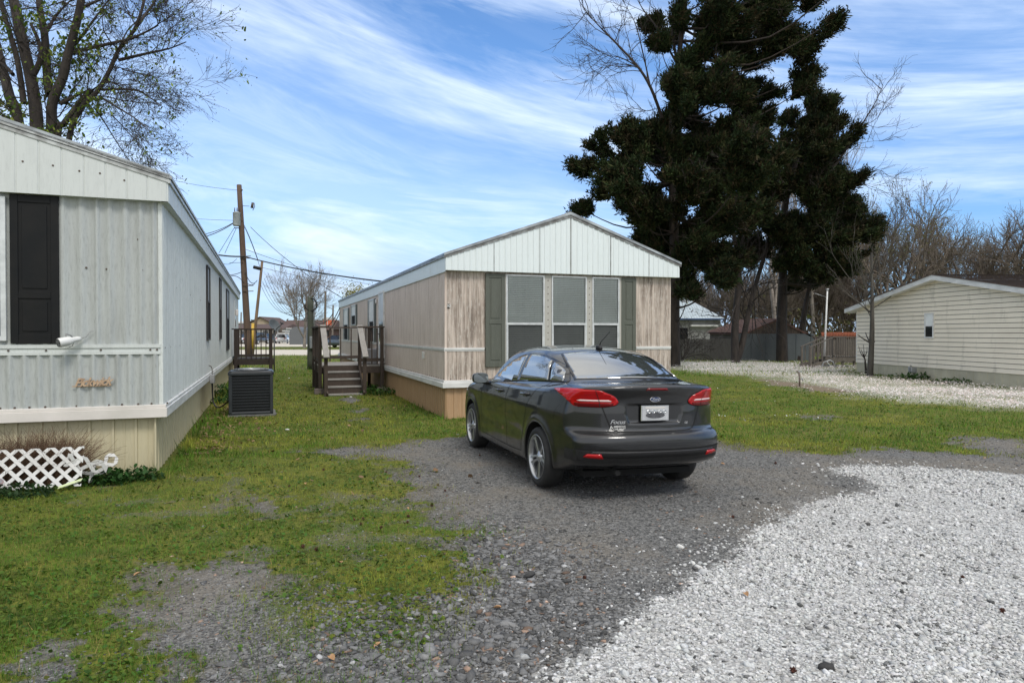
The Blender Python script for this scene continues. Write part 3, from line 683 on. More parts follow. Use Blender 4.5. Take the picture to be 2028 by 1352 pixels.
o=MB(); rake(o,-.055,RW+.17,-ov-.01,zE,rise,.05,.02); o.box(-.06,-.029,-ov-.02,RL,zE-.05,zE+.01); o.box(RW+.14,RW+.175,-ov-.02,RL,zE-.05,zE+.01)
o.build('roof_edge',M_edge,RR)
gable_roof(RR,-.06,RW+.17,-ov-.035,RL,zE+.03,rise+.02,M_roofm)
o=MB()
for a,b in ((-.03,.775),(4.115,RW)): o.box(a,b,-.03,.0035,1.325,1.365); o.box(a,b,-.018,.0035,1.30,1.3245)
o.box(-.03,.0035,.0036,RL,1.325,1.365); o.box(-.018,.0035,.0036,RL,1.30,1.3245)
o.build('belt_trim',M_trimw,RR)
o=MB(); o.box(-.07,RW+.02,-.07,.0035,.605,.70); o.box(-.045,RW+.02,-.045,.0035,.7005,.745); o.box(-.07,.0035,.0036,RL,.605,.70); o.box(-.045,.0035,.0036,RL,.7005,.745)
o.build('base_trim',M_trimw,RR,bevel=.004)
o=MB(); ribbed(o,'f',-.03,-.0,RW,-.03,.62,.165,[(0,0),(.05,1),(.55,1),(.6,0)],.012,smooth=False); ribbed(o,'s',-.03,.0,RL,-.03,.62,.165,[(0,0),(.05,1),(.55,1),(.6,0)],.012,smooth=False,sgn=-1); o.build('skirting',M_skr,RR,recalc=False)
o=MB(); o.box(-.018,.025,-.018,.02,.746,2.80); o.build('corner_trim',M_beige,RR,bevel=.003)
shutter(RR,.785,1.185,.99,2.80,1.86,M_green); shutter(RR,3.745,4.09,.99,2.80,1.86,M_green)
# the three front windows with closed blinds
mull=MB()
for a,b in ((1.185,1.20),(2.02,2.166),(2.95,3.067),(3.70,3.744)): mull.box(a,b,-.05,-.008,.93,2.80)
mull.build('mullions',siding_mat('grey_mullion',(.42,.41,.37),(.20,.19,.17),.8,(.5,.49,.45),.7,.3,sx=12),RR)
for i,(a,b) in enumerate(XW):
    z0,z1,zr=.93,2.79,1.83
    o=MB(); frame_xz(o,a+.004,b-.004,z0,z1,.028,-.062,-.012); o.box(a+.03,b-.03,-.060,-.02,zr-.022,zr+.022)
    o.box(a+.0285,a+.05,-.054,-.02,z0+.03,zr-.023); o.box(b-.05,b-.0285,-.054,-.02,z0+.03,zr-.023)
    w=o.build('window',M_alu,RR)
    g=MB(); zz=z0+.03; ns=0; vs=[];fs=[]
    while zz<z1-.03:
        k=len(vs); vs+=[(a+.03,-.030,zz),(b-.03,-.030,zz),(b-.03,-.012,zz+.031),(a+.03,-.012,zz+.031)]; fs.append((k,k+1,k+2,k+3)); zz+=.036
    g.add(vs,fs); g.build('blinds',M_blind,w,recalc=False)
    g=MB(); g.box(a+.028,b-.028,-.040,-.037,zr+.02,z1-.027); g.build('upper_pane',M_glass,w)
    g=MB(); g.box(a+.05,b-.05,-.047,-.044,z0+.027,zr-.02); g.build('lower_screen',glassmat('insect_screen',(.62,.63,.63),1.2,.3),w)
# door, side windows
o=MB(); frame_yz(o,.80,2.86,6.85,7.82,.06,.012,.06,-1); o.build('door_frame',M_trimw,RR)
o=MB(); o.box(-.045,-.012,6.91,7.76,.80,2.80); d=o.build('door',mat('white_door',(.62,.64,.64),(.5,.52,.52),3,.4),RR)
g=MB(); g.box(-.052,-.046,7.0,7.68,1.30,1.98); g.build('door_window',M_dkglass,d); g=MB(); g.tube([(-.05,7.70,1.62),(-.11,7.70,1.62),(-.11,7.66,1.62)],.014,6); g.build('handle',M_screw,d)
for a,b,z0,z1 in ((8.85,9.85,1.35,2.72),(13.4,14.6,1.95,2.72),(15.9,17.4,1.35,2.68)):
    side_window(RR,-1,a,b,z0,z1,off=.012,dark_top=False)
    for (c0,c1) in ((a-.36,a-.02),(b+.02,b+.36)):
        if c1-c0>0: q=MB(); q.box(-.03,-.0085,c0,c1,z0,z1); q.box(-.036,-.0302,c0+.06,c1-.06,z0+.08,(z0+z1)/2-.04); q.box(-.036,-.0302,c0+.06,c1-.06,(z0+z1)/2+.04,z1-.08); q.build('shutter',M_green,RR,bevel=.003)
o=MB(); o.box(-.05,-.008,1.72,1.83,1.10,1.24); o.build('outlet_cover',M_trimw,RR,bevel=.008)
o=MB(); o.box(.035,.082,-.024,-.0185,2.12,2.20); pl=o.build('number_plate',M_dark,RR)
text('house_number','10',.075,M_trimw,RR,Matrix.Translation((.058,-.026,2.16))@Matrix.Rotation(R(90),4,'X'),.001,.85,.002)
o=MB(); o.box(-.06,-.012,8.25,8.40,2.55,2.68); o.build('porch_lamp',M_trimd,RR,bevel=.015)
pts=[(.2*k+.1,-.012,.77,0,-1) for k in range(4)]+[(-.012,.2*k+.1,.77,-1,0) for k in range(40)]
for k in range(14): pts.append((2.093,-.052,1.0+.13*k,0,-1)); pts.append((3.008,-.052,1.0+.13*k,0,-1))
screws(RR,pts,'screw_heads')
# ================= porches
M_wood=siding_mat('brown_deck_lumber',(.055,.040,.031),(.024,.017,.013),.8,(.10,.078,.062),.8,.4,sx=9)
M_woodg=siding_mat('grey_weathered_lumber',(.27,.26,.245),(.14,.13,.12),.8,(.36,.35,.33),.85,.4,sx=9)
M_woodd=siding_mat('dark_wet_lumber',(.028,.019,.015),(.013,.009,.007),.8,(.06,.042,.03),.75,.4,sx=9)
MR=Matrix.Translation((RH[0],RH[1],0))@Matrix.Rotation(R(19.9),4,'Z')
pr=root('wooden_porch','brown wooden porch with stairs and pale sloping handrails at the beige home','porch',tuple(MR@Vector((-.08,6.65,0))),R(19.9))
# local: x<0 outwards, y along the home (0 = near edge)
DZ=.76; PW=1.74; PD=2.4
dk=MB()
for k in range(17): dk.box(-PW,-.0,.0+k*.142,.0+k*.142+.134,DZ-.035,DZ)
dk.build('deck_boards',M_woodg,pr)
o=MB(); o.box(-PW+.02,-.0,-.04,-.002,DZ-.22,DZ-.037); o.box(-PW-.002,-PW+.036,.0,PD,DZ-.22,DZ-.037); o.build('rim_joist',M_wood,pr)
def post(x,y,z0,z1,m=M_wood,w=.09,par=pr): q=MB(); q.box(x-w/2,x+w/2,y-w/2,y+w/2,z0,z1); return q.build('post',m,par,bevel=.004)
for x,y,z1 in ((-PW+.0,-.09,1.80),(-1.62,-.09,DZ),(-.68,-.09,1.78),(-.07,-.09,1.80),(-PW,1.2,1.80),(-PW,PD,1.80),(-.07,PD,1.8)): post(x,y,-.05,z1)
o=MB(); o.box(-PW-.06,-1.50,-.16,-.02,1.8005,1.84); o.box(-.74,-.0,-.16,-.02,1.8005,1.84); o.box(-PW-.07,-PW+.07,-.02,PD+.05,1.8005,1.84); o.box(-PW,-.0,PD-.07,PD+.07,1.8005,1.84)
o.box(-.74,.0,-.075,-.04,DZ+.10,DZ+.19); o.box(-PW-.02,-PW+.02,0,PD,DZ+.10,DZ+.19); o.box(-PW,0,PD-.02,PD+.02,DZ+.10,DZ+.19)
o.build('rail',M_wood,pr)
def bal(x,y,z0=DZ+.02,z1=1.79,w=.035,par=pr,m=M_wood): q=MB(); q.box(x-w/2,x+w/2,y-w/2,y+w/2,z0,z1); q.build('baluster',m,par)
for x in (-.50,-.34,-.19): bal(x,-.03)
for y in (.15,.35,.56,.78,.98,1.4,1.62,1.85,2.1): bal(-PW,y)
for x in (-.3,-.62,-.94,-1.26,-1.6): bal(x,PD)
for k in range(4):      # steps
    zt=DZ-(k+1)*.185+.0; y1=-.0-k*.24-.04
    o=MB(); o.box(-1.60,-.70,y1-.27,y1,zt-.0,zt+.036); o.build('stair_tread',M_woodg,pr)
    o=MB(); o.box(-1.59,-.71,y1-.012,y1+.008,zt+.037,zt+.182); o.build('stair_riser',M_wood,pr)
o=MB()
for x in (-1.63,-.70): o.beam((x,-.04,DZ-.08),(x,-1.10,.0),.04,.22)
o.build('stringer',M_wood,pr)
for x in (-1.66,-.67):
    post(x,-1.02,-.05,1.05 if x<-1 else 1.05)
    o=MB(); o.beam((x,-.02,1.86),(x,-1.22,1.02),.15,.04); o.build('handrail',M_woodg,pr,bevel=.004)
o=MB(); o.box(-.62,-.12,.30,.80,DZ+.004,DZ+.44); bx=o.build('storage_box',mat('grey_plastic_box',(.25,.255,.27),(.2,.2,.21),5,.5),None,bevel=.02)
bx.parent=None; bx.matrix_world=MR@Matrix.Translation((-.08,6.65,0)); tag(bx,'grey plastic box standing on the brown porch','box')
M_foot=mat('old_concrete',(.22,.18,.16),(.14,.12,.11),9,.9,bmp=.3)
for x,y in ((-PW,-.09),(-.07,-.2)): bl=MB(); bl.box(x-.15,x+.12,y-.1,y+.12,-.02,.14); bl.build('footing_block',M_foot,pr,bevel=.01)
# dark porch at the white home
ML=Matrix.Translation((LH[0],LH[1],0))@Matrix.Rotation(R(19.9),4,'Z')
p2=root('dark_porch','dark brown wooden porch with railing behind the air conditioner','porch',tuple(ML@Vector((.06,17.1,0))),R(19.9))
o=MB(); 
for k in range(16): o.box(0,1.35,k*.142,k*.142+.134,.70,.735)
o.build('deck_boards',M_woodd,p2)
o=MB(); o.box(0,1.33,-.04,-.002,.52,.698); o.box(1.33,1.37,0,2.2,.52,.698); o.build('rim_joist',M_woodd,p2)
for x,y in ((.10,-.085),(1.27,-.085),(1.27,2.2),(.1,2.2)): post(x,y,-.05,1.77,M_woodd,.11,p2)
o=MB(); o.box(-.03,1.38,-.15,-.02,1.7705,1.81); o.box(1.22,1.36,-.02,2.25,1.7705,1.81); o.box(0,1.3,2.13,2.27,1.7705,1.81); o.box(.1,1.27,-.05,-.01,.82,.90); o.build('rail',M_woodd,p2)
for k in range(6): bal(.28+k*.165,-.03,.74,1.77,.035,p2,M_woodd)
for k in range(8): bal(1.27,.2+k*.24,.74,1.77,.035,p2,M_woodd)
o=MB(); o.beam((.1,-.06,.15),(1.27,-.06,.22),.03,.05); o.beam((.1,-.03,.38),(1.27,-.06,.33),.03,.04); o.build('brace',M_woodd,p2)
# ---------------------------------------------------------------- condenser
M_ac=mat('dark_grey_condenser',(.030,.035,.040),(.020,.024,.028),5,.4); M_fin=mat('condenser_fins',(.006,.007,.008),(.015,.017,.02),40,.6,stretch=(8,8,.3))
M_steel=mat('galvanised_metal',(.42,.44,.45),(.30,.31,.32),9,.4,metal=.6)
M_pole=siding_mat('creosote_pole',(.10,.065,.045),(.045,.03,.022),.9,(.16,.12,.09),.85,.4,sx=10)
M_poleg=siding_mat('grey_pole',(.14,.12,.10),(.06,.05,.04),.9,(.2,.18,.15),.85,.4,sx=10)
M_conc=mat('old_concrete_pad',(.16,.16,.15),(.1,.1,.095),9,.9,bmp=.3)
g0=G(498,826); ac=root('air_conditioner','dark grey outdoor air conditioner with louvred sides on the grass','air conditioner',(g0.x-.17,g0.y+.43,0),R(20))
s_=.41; Hh=.90
o=MB(); o.box(-.43,.46,-.43,.46,-.04,.045); o.build('pad',M_conc,ac,bevel=.01)
o=MB(); o.box(-s_+.03,s_-.03,-s_+.03,s_-.03,.05,Hh-.09); o.build('coil',M_fin,ac)
o=MB()
for a in (-1,1):
    for b in (-1,1): o.box(*(sorted((a*s_,a*(s_-.065)))),*(sorted((b*s_,b*(s_-.065)))),.05,Hh-.08)
o.box(-s_,s_,-s_,s_,.046,.10); o.build('corner_posts',M_ac,ac,bevel=.012,seg=2)
o=MB(); 
for k in range(12):
    z=.145+k*.0565
    for (a,b,c,d) in ((-s_+.06,s_-.06,-s_+.004,-s_+.026),(-s_+.06,s_-.06,s_-.026,s_-.004)): o.box(a,b,c,d,z,z+.012)
    for (a,b,c,d) in ((-s_+.004,-s_+.026,-s_+.06,s_-.06),(s_-.026,s_-.004,-s_+.06,s_-.06)): o.box(a,b,c,d,z,z+.012)
o.build('louvres',M_ac,ac)
def rrect(w,r,n=6):
    out=[]
    for cx_,cy_,a0 in ((w-r,w-r,0),(-w+r,w-r,90),(-w+r,-w+r,180),(w-r,-w+r,270)):
        for k in range(n+1): t=R(a0+90*k/n); out.append((cx_+r*math.cos(t),cy_+r*math.sin(t)))
    return out
o=MB(); o.prism(rrect(s_+.015,.07),Hh-.085,Hh-.02,'xy'); o.prism(rrect(s_-.01,.06),Hh-.02,Hh,'xy'); o.build('top_cover',M_ac,ac,bevel=.01,seg=2)
o=MB(); o.tube([(0,0,Hh),(0,0,Hh+.02)],[.33,.33],32); o.build('fan_opening',M_fin,ac)
o=MB()
for r in (.06,.12,.18,.24,.30,.34): o.tube([(r*math.cos(t),r*math.sin(t),Hh+.028-(.01 if r>.3 else 0)) for t in [k*math.pi/14 for k in range(29)]],.004,5,False)
for k in range(16): t=k*math.pi/8; o.tube([(.05*math.cos(t),.05*math.sin(t),Hh+.03),(.35*math.cos(t),.35*math.sin(t),Hh+.02)],.0035,5)
o.build('fan_guard',M_steel,ac)
# ---------------------------------------------------------------- satellite dish
g0=G(516+27,736); ds=root('satellite_dish','dark grey satellite dish on a thin post between the homes','satellite dish',(g0.x,g0.y,0),0)
o=MB(); o.tube([(0,0,-.1),(0,0,1.78)],.028,10); o.build('post',M_pole if False else mat('dull_pipe',(.09,.10,.10),(.05,.05,.05),9,.6),ds)
nrm=Vector((.82,-.35,.42)).normalized(); c0=Vector((-.02,0,1.98)); M_=nrm.to_track_quat('Z','Y').to_matrix().to_4x4(); M_.translation=c0
o=MB(); o.lathe([(0.001,0),(.1,.006),(.2,.026),(.27,.05),(.30,.062),(.303,.056),(.27,.040),(.2,.014),(.1,-.006),(.001,-.012)],28,M_@Matrix.Diagonal((1.05,.92,1,1)))
o.build('dish',mat('dish_grey',(.10,.115,.12),(.07,.08,.085),4,.5),ds)
o=MB(); tip=c0+nrm*.38+Vector((.10,-.02,-.10)); o.tube([c0+Vector((0,0,-.26)),tip],.018,8); o.box(tip.x-.05,tip.x+.05,tip.y-.04,tip.y+.04,tip.z-.02,tip.z+.05)
o.tube([tip,tip+Vector((-.09,.02,.09))],.03,8); o.build('feed_arm',mat('arm_dark',(.05,.055,.06),(.03,.03,.03),6,.5),ds)
# ---------------------------------------------------------------- poles
def rpole(name,label,base,top,r0,r1,m,cat='utility pole',bend=0):
    o=MB(); b=Vector(base); t=Vector(top); n=8; pts=[b.lerp(t,k/n)+Vector((bend*math.sin(math.pi*k/n),0,0)) for k in range(n+1)]
    rt=root(name,label,cat,tuple(b)); o.tube([p-b for p in pts],[r0+(r1-r0)*k/n for k in range(n+1)],10); o.build('shaft',m,rt); return rt
YP=41.0; b=P(493,712,YP); b.z=0; t=P(475,367,YP)
up=rpole('utility_pole','tall brown utility pole carrying the grey transformer','utility_pole'and b,t,.21,.14,M_pole)
def rel(px,py,Y,rt=up): return P(px,py,Y)-rt.location
o=MB(); c=rel(470,434,YP-.2); o.tube([c+Vector((0,0,-.42)),c+Vector((0,0,-.38)),c+Vector((0,0,.34)),c+Vector((0,0,.36))],[.20,.22,.22,.24],16); o.tube([c+Vector((0,0,.36)),c+Vector((0,0,.42))],[.24,.12],16)
tr=o.build('transformer',mat('transformer_grey',(.42,.46,.47),(.30,.33,.34),5,.5),up)
o=MB()
for dx in (-.12,.02,.12): o.tube([c+Vector((dx,0,.38)),c+Vector((dx,0,.66))],[.035,.025],8)
o.build('bushings',mat('brown_porcelain',(.08,.05,.04),(.05,.03,.02),5,.2),tr)
o=MB(); p=rel(501,408,YP); o.tube([rel(479,408,YP),rel(495,409,YP)],.015,6); o.tube([p+Vector((.02,0,.18)),p+Vector((-.03,0,-.14))],[.07,.09],8); o.tube([p+Vector((.1,0,.18)),p+Vector((.14,0,-.05)),p+Vector((.02,0,-.28))],.02,6)
o.build('fuse_cutout',M_screw,up)
o=MB(); p=rel(479,378,YP); o.tube([p,p+Vector((.07,0,.06))],.06,8); p=rel(470,452,YP-.2); o.tube([p+Vector((-.15,0,0)),p+Vector((.2,0,0))],.03,6)
for y in (508,512,577,566): p=rel(484 if y<520 else 489,y,YP-.2); o.tube([p+Vector((-.25,0,0)),p+Vector((.4,0,0.02))],.025,6)
o.build('brackets',M_screw,up)
Y2=47.0; b2=P(499,698,Y2); b2.z=0; t2=P(520,517,Y2)
up2=rpole('utility_pole','shorter leaning pale brown utility pole beside the tall one','x'and b2,t2,.115,.085,mat('pale_pole',(.24,.16,.10),(.14,.10,.07),3,.85,stretch=(4,4,.5)))
o=MB(); o.tube([P(503,529,Y2)-b2,P(519,533,Y2)-b2],[.12,.12],10); o.build('splice_case',M_dark,up2)
o=MB(); o.tube([P(499,690,Y2-.25)-b2,P(501,640,Y2-.25)-b2],.10,8); o.build('yellow_guard',mat('yellow_guard',(.62,.40,.05),(.5,.32,.05),3,.6),up2)
bm_=P(615,730,31); b3=G(615,731); t3=P(615,588,b3.y)
up3=rpole('meter_pole','squat greenish wooden meter pole beside the brown porch','y'and b3,t3,.15,.13,mat('mossy_pole',(.075,.085,.06),(.04,.045,.035),3,.85,stretch=(4,4,.5)),cat='meter pole')
o=MB(); o.tube([(.17,-.05,0.2),(.18,-.05,2.9),(.2,-.05,3.1)],.035,8); o.build('conduit',M_steel,up3)
o=MB(); o.box(.02,.36,-.24,-.14,.95,1.5); o.build('meter_box',M_steel,up3,bevel=.02)
o=MB(); o.tube([(.05+.28*math.sin(t)*1,-.1,2.95+.28*math.cos(t)) for t in [k*.32 for k in range(16)]],.03,6); o.build('cable_loop',M_dark,up3)
for i,(x,y0,y1,Y,r) in enumerate(((643,577,668,75,.14),(658,604,668,100,.14),(577-36,540+95,668,120,.15),(476,618,668,105,.12))):
    b=P(x,y1,Y); b.z=0; t=P(x+2,y0,Y)
    rpole('utility_pole',('thin dark distant pole right of the bare tree','short distant pole next to the beige home roof','distant pole stub beyond the satellite dish','far thin pole at the edge of the white home')[i],b,t,r,r*.8,M_poleg)
# yellow tripod sign / ladder behind the dark porch and guy guard
b=G(627,702); o=MB(); o.tube([(0,0,0),(-.25,0,1.3)],.05,6); gg=o.build('guy_guard',mat('faded_yellow',(.62,.42,.12),(.5,.34,.1),3,.6),None,loc=b); tag(gg,'yellow plastic guy wire guard by the far gravel road','guy guard')
# ---------------------------------------------------------------- cables
M_wire=mat('cable_black',(.02,.02,.022),(.03,.03,.03),5,.6)
def wire(label,a,b,sag,r,n=24,cat='cable'):
    a=Vector(a); b=Vector(b); pts=[]
    for k in range(n+1):
        t=k/n; p=a.lerp(b,t); p.z-=sag*4*t*(1-t); pts.append(p)
    o=MB(); o.tube(pts,r,5); return tag(o.build('overhead_cable',M_wire,None),label,cat,'overhead cables around the utility poles')
Pp=lambda x,y:P(x,y,YP-.2)
wire('thick black cable bundle sloping from the tall pole down to the beige roof',Pp(485,508),P(764,558,30),.15,.035)
wire('thick cable running left of the tall pole over the white roof',P(400,498,40),Pp(485,508),.10,.045)
wire('cable from the transformer going down left towards the white roof, upper one',Pp(464,441),P(395,466,39),.12,.02)
wire('cable from the transformer going down left towards the white roof, lower one',Pp(464,442),P(395,472,37),.12,.025)
wire('thin wire from the pole top to the upper left sky',Pp(478,378),P(300,345,60),.2,.012)
wire('thin wire meeting the transformer from the left',Pp(462,437),P(300,424,60),.1,.012)
wire('long thin service wire from the transformer down to the beige home eave',Pp(497,450),P(688,596,30),.25,.016)
wire('thin wire above the thick bundle passing the bare tree',Pp(487,494),P(760,567,60),.3,.014)
wire('slack thin wire crossing in front of the bare tree',P(520,530,47),P(700,566,60),.1,.013)
for k,(x0,y0,x1,y1,s) in enumerate(((480,437,512,516,.0),(484,448,515,528,.0),(466,450,434,502,.0),(469,452,446,502,.0))):
    wire(('first drop wire right of the transformer','second drop wire right of the transformer','outer drop wire left of the transformer','inner drop wire left of the transformer')[k],Pp(x0,y0),P(x1,y1,44 if k<2 else 40),-.15 if k<2 else 0,.014)
for k in range(5):
    wire(('topmost','second','third','fourth','lowest')[k]+' of the looping service cables falling from the leaning pole',P(531-3.5*k,540+6*k,46.8),P(640-12*k,622-4*k,40),1.5-.12*k,.013)
for k,(x0,y0,x1,y1,s) in enumerate(((610,620,660,620,.5),(612,622,673,609,.8),(614,626,674,616,.9))):
    wire(('short cable behind the meter pole','upper cable from the meter pole to the beige eave','lower cable from the meter pole to the beige eave')[k],P(x0,y0,34),P(x1,y1,31),s,.02)
for k,(x0,y0,x1,y1,s) in enumerate(((446,543,480,538,.1),(448,553,484,560,-.3),(486,538,510,555,.4),(489,560,505,562,.1),(455,521,482,520,0),(430,512,470,512,.35))):
    wire(('black cable left of the pole, topmost','black cable left of the pole, arching','slack cable joining the two poles','cable with splice between the poles','level thin wire left of the tall pole','frayed thin cable under the thick bundle')[k],Pp(x0,y0),Pp(x1,y1),s,.02 if k<4 else .012)
# wires on the right side
wire('pale service wire over the tan house roof, upper',P(1855,548,24),P(2080,528,60),.5,.012); wire('pale service wire over the tan house roof, lower',P(1700,566,50),P(2080,540,60),.5,.012)
wire('service wire sagging in front of the wood',P(1400,608,48),P(1620,600,48),.5,.02)
# ---------------------------------------------------------------- lattice, brush, litter by the left home
M_lat=mat('white_plastic_lattice',(.60,.60,.585),(.42,.395,.37),3,.6,lo=.5,hi=.85)
def lattice(label,origin,ux,uy,w,h,cell=.105,sw=.036,cut=None):
    """diagonal strips clipped to the sheet outline"""
    o=MB(); ux=Vector(ux).normalized(); uy=Vector(uy); uy=(uy-ux*uy.dot(ux)).normalized(); n=ux.cross(uy)
    M_=Matrix((( ux.x,uy.x,n.x,origin[0]),(ux.y,uy.y,n.y,origin[1]),(ux.z,uy.z,n.z,origin[2]),(0,0,0,1)))
    s2=sw/2
    def clip(poly):
        for ax,lim,sg in ((0,0,1),(0,w,-1),(1,0,1),(1,h,-1)):
            out=[]
            for i in range(len(poly)):
                a=poly[i]; b=poly[(i+1)%len(poly)]; da=(a[ax]-lim)*sg; db=(b[ax]-lim)*sg
                if da>=0: out.append(a)
                if da*db<0: t=da/(da-db); out.append((a[0]+(b[0]-a[0])*t,a[1]+(b[1]-a[1])*t))
            poly=out
            if len(poly)<3: return None
        return poly
    k=-12; d=cell*math.sqrt(2)
    for dirn,z0 in ((1,0),(-1,.008)):
        c=-h-d if dirn==1 else 0
        while c<w+h+d:
            # strip along (1,dirn) passing x-intercept c
            e=s2*math.sqrt(2); L=h+.2
            y0,y1=-.1,h+.1
            xa=lambda y:c+(y if dirn==1 else -y)
            poly=clip([(xa(y0)-e,y0),(xa(y0)+e,y0),(xa(y1)+e,y1),(xa(y1)-e,y1)])
            if poly:
                xs_=sum(p[0] for p in poly)/len(poly); ys__=sum(p[1] for p in poly)/len(poly)
                if not(cut and cut(xs_,ys__)): o.prism(poly,z0,z0+.007,'xy',M_)
            c+=d
    return tag(o.build('lattice_panel',M_lat,None),label,'lattice panel','broken lattice panels')
ux=Vector((math.cos(R(19.9)),math.sin(R(19.9)),0)); q=G(-40,1000)
def onhome(w,out,z): return H(-w,-out,z)
def latquad(label,A,B,w,h,up,lean):
    return lattice(label,A,Vector(B)-Vector(A),up,w,h)
A=onhome(1.62,.50,.02); B=onhome(.62,.58,.03)
lattice('large white diagonal lattice panel leaning on dead brush, nearest the window',tuple(A),B-A,(0,.35,1),.92,.42)
A=onhome(.88,.50,.24); B=onhome(.48,.42,.10)
lattice('small broken white lattice piece behind the larger panel',tuple(A),Vector(B)-Vector(A),(.55,.25,.85),.40,.14)
A=onhome(.66,.40,.02); B=onhome(.36,.36,.24)
lattice('narrow white lattice strip standing at an angle near the corner',tuple(A),Vector(B)-Vector(A),(-.55,.25,.85),.36,.15)
# dead brush
def brush(label,name,center,rad,n,lmin,lmax,colr,m,th=.004,upw=.7,cat='shrub'):
    V=[];Fc=[];C_=[];o=0
    rr=np.random.default_rng(5)
    for i in range(n):
        a=rr.uniform(0,6.28); r_=rad*math.sqrt(rr.random()); p=np.array([center[0]+r_*math.cos(a)*1.5,center[1]+r_*math.sin(a)*.6,center[2]+rr.uniform(0,.05)])
        d=np.array([rr.normal(0,.6),rr.normal(.06,.16),upw+rr.random()*.6]); d/=np.linalg.norm(d); L=rr.uniform(lmin,lmax); seg=4; c=np.array(colr)*rr.uniform(.5,1.4)
        for k in range(seg):
            q_=p+d*L/seg; w=th*(1-k/(seg+1)); s=np.cross(d,[0,1,0.1]); s/=np.linalg.norm(s)+1e-9
            V+= [p-s*w/2,p+s*w/2,q_+s*w*.4,q_-s*w*.4]; Fc.append([o,o+1,o+2,o+3]); C_+= [c]*4; o+=4
            p=q_; d=d+rr.normal(0,.28,3)+np.array([0,0,-.10*k]); d/=np.linalg.norm(d)
    me=rawmesh(name,np.array(V),np.array(Fc),m,np.array(C_)); return tag(link(name,me),label,cat)
M_brush=attrmat('dry_twig',.9,trans=.15)
brush('tangle of dead reddish brown stems behind the lattice','dead_shrub',tuple(onhome(1.15,.17,0)),.26,1500,.35,.66,(.14,.085,.055),M_brush,.006)
brush('dead brown brush at the left edge below the window','dead_shrub',tuple(onhome(1.75,.19,0)),.26,900,.3,.62,(.13,.08,.055),M_brush,.006)
def weed_clump(label,c,rad,n,size,colr,hmax):
    rr=RNG; a=rr.uniform(0,6.28,n); r_=rad*np.sqrt(rr.random(n)); x=c[0]+r_*np.cos(a)*1.6; y=c[1]+r_*np.sin(a)*.7
    z=rr.random(n)**1.3*hmax*(1-.5*r_/rad)+.01; cc=np.array(colr)*rr.uniform(.5,1.5,(n,1))
    a_,b_,c_=discs(x,y,z,rr.uniform(.6,1.3,n)*size,cc,.7,6); o1=len(a_)
    bx,by,bc=blades(x,y,z*1.1,np.full(n,.006),cc*.8,.3)
    return tag(link('leafy_weed',rawmesh('leafy_weed',np.concatenate([a_,bx]),np.concatenate([b_,by+o1]),m_grass,np.concatenate([c_,bc]))),label,'weed')
c=onhome(.62,.30,0); weed_clump('dark green broad leaved weed at the foot of the lattice',c,.24,420,.022,(.030,.085,.018),.20)
c=onhome(.25,.22,0); weed_clump('dark green weed against the corner of the tan skirting',c,.20,320,.018,(.028,.075,.018),.16)
c=onhome(1.35,.66,0); weed_clump('dark weeds in front of the large lattice panel',c,.32,520,.018,(.026,.062,.018),.13)
c=H(.35,8.4,0); weed_clump('green weeds around the base of the air conditioner',c,.3,260,.03,(.035,.09,.02),.22)
c=H(.25,9.9,0); weed_clump('tall green weeds between the skirting and the condenser',c,.3,240,.035,(.045,.10,.022),.45)
c=MR@Vector((-.35,5.6,0)); weed_clump('green weeds under the brown porch',c,.35,260,.03,(.045,.11,.02),.3)
rr=random.Random(2)
def shard(label,name,c,pts,m,t=.012,rot=(0,0,0),cat='debris'):
    o=MB(); o.prism(pts,0,t,'xy'); b=o.build(name,m,None,loc=c,bevel=.002); b.rotation_euler=rot; return tag(b,label,cat)
shard('broken white board lying in the weeds at the left edge, lower piece','broken_board',onhome(1.52,.86,.03),[(-.22,-.05),(.10,-.07),(.17,-.01),(.06,.02),(.12,.06),(-.2,.07)],M_trimw,.02,(R(18),R(-5),R(15)))
shard('small cracked white board above the lower white board','broken_board',onhome(1.50,.75,.07),[(-.2,-.03),(.08,-.04),(.12,.0),(.02,.05),(-.18,.04)],M_trimw,.015,(R(35),R(8),R(5)))
o=MB(); o.tube([(0,0,0),(.0,0,.01),(.10,.02,.05),(.105,.02,.052)],[.03,.034,.034,.03],12); b=o.build('crushed_can',mat('crushed_can',(.45,.47,.50),(.55,.30,.25),25,.3,metal=.4),None,loc=onhome(1.48,.66,.10)); tag(b,'crushed pale drink can in the weeds at the left edge','can')
shard('pale yellow green plastic strip under the lattice','plastic_strip',onhome(.80,.58,.06),[(-.12,-.015),(.1,-.02),(.12,.015),(-.1,.02)],mat('lime_plastic',(.55,.68,.30),(.6,.6,.5),6,.5),.01,(R(30),R(-18),R(25)))
# sweetgum balls
M_ball=mat('brown_seed_pod',(.09,.028,.015),(.04,.015,.01),40,.9)
me=None
def gumball():
    o=MB(); V=ICO_V*.012; o.add(V,[tuple(f) for f in ICO_F],False)
    rr=random.Random(4)
    for i in range(46):
        d=Vector((rr.gauss(0,1),rr.gauss(0,1),rr.gauss(0,1))).normalized(); s=d.orthogonal().normalized(); t=d.cross(s)
        a=d*.010; o.add([a+s*.004,a+t*.004,a-s*.004,a-t*.004,d*.021],[(0,1,4),(1,2,4),(2,3,4),(3,0,4)])
    return o.mesh('seed_ball',M_ball)
gm=gumball()
SB=[(572,962),(700,1031),(718,1028+2),(764,937),(867,963),(881,974),(855,1003),(808,1025),(806,1036),(754,1047),(598,1084),(626,1089),(714,1040),(830,945),(1158,1147),(950,905),(640,930),(1537,915),(1910,1144),(1990,1212),(1574,1332),(1453,1022)]
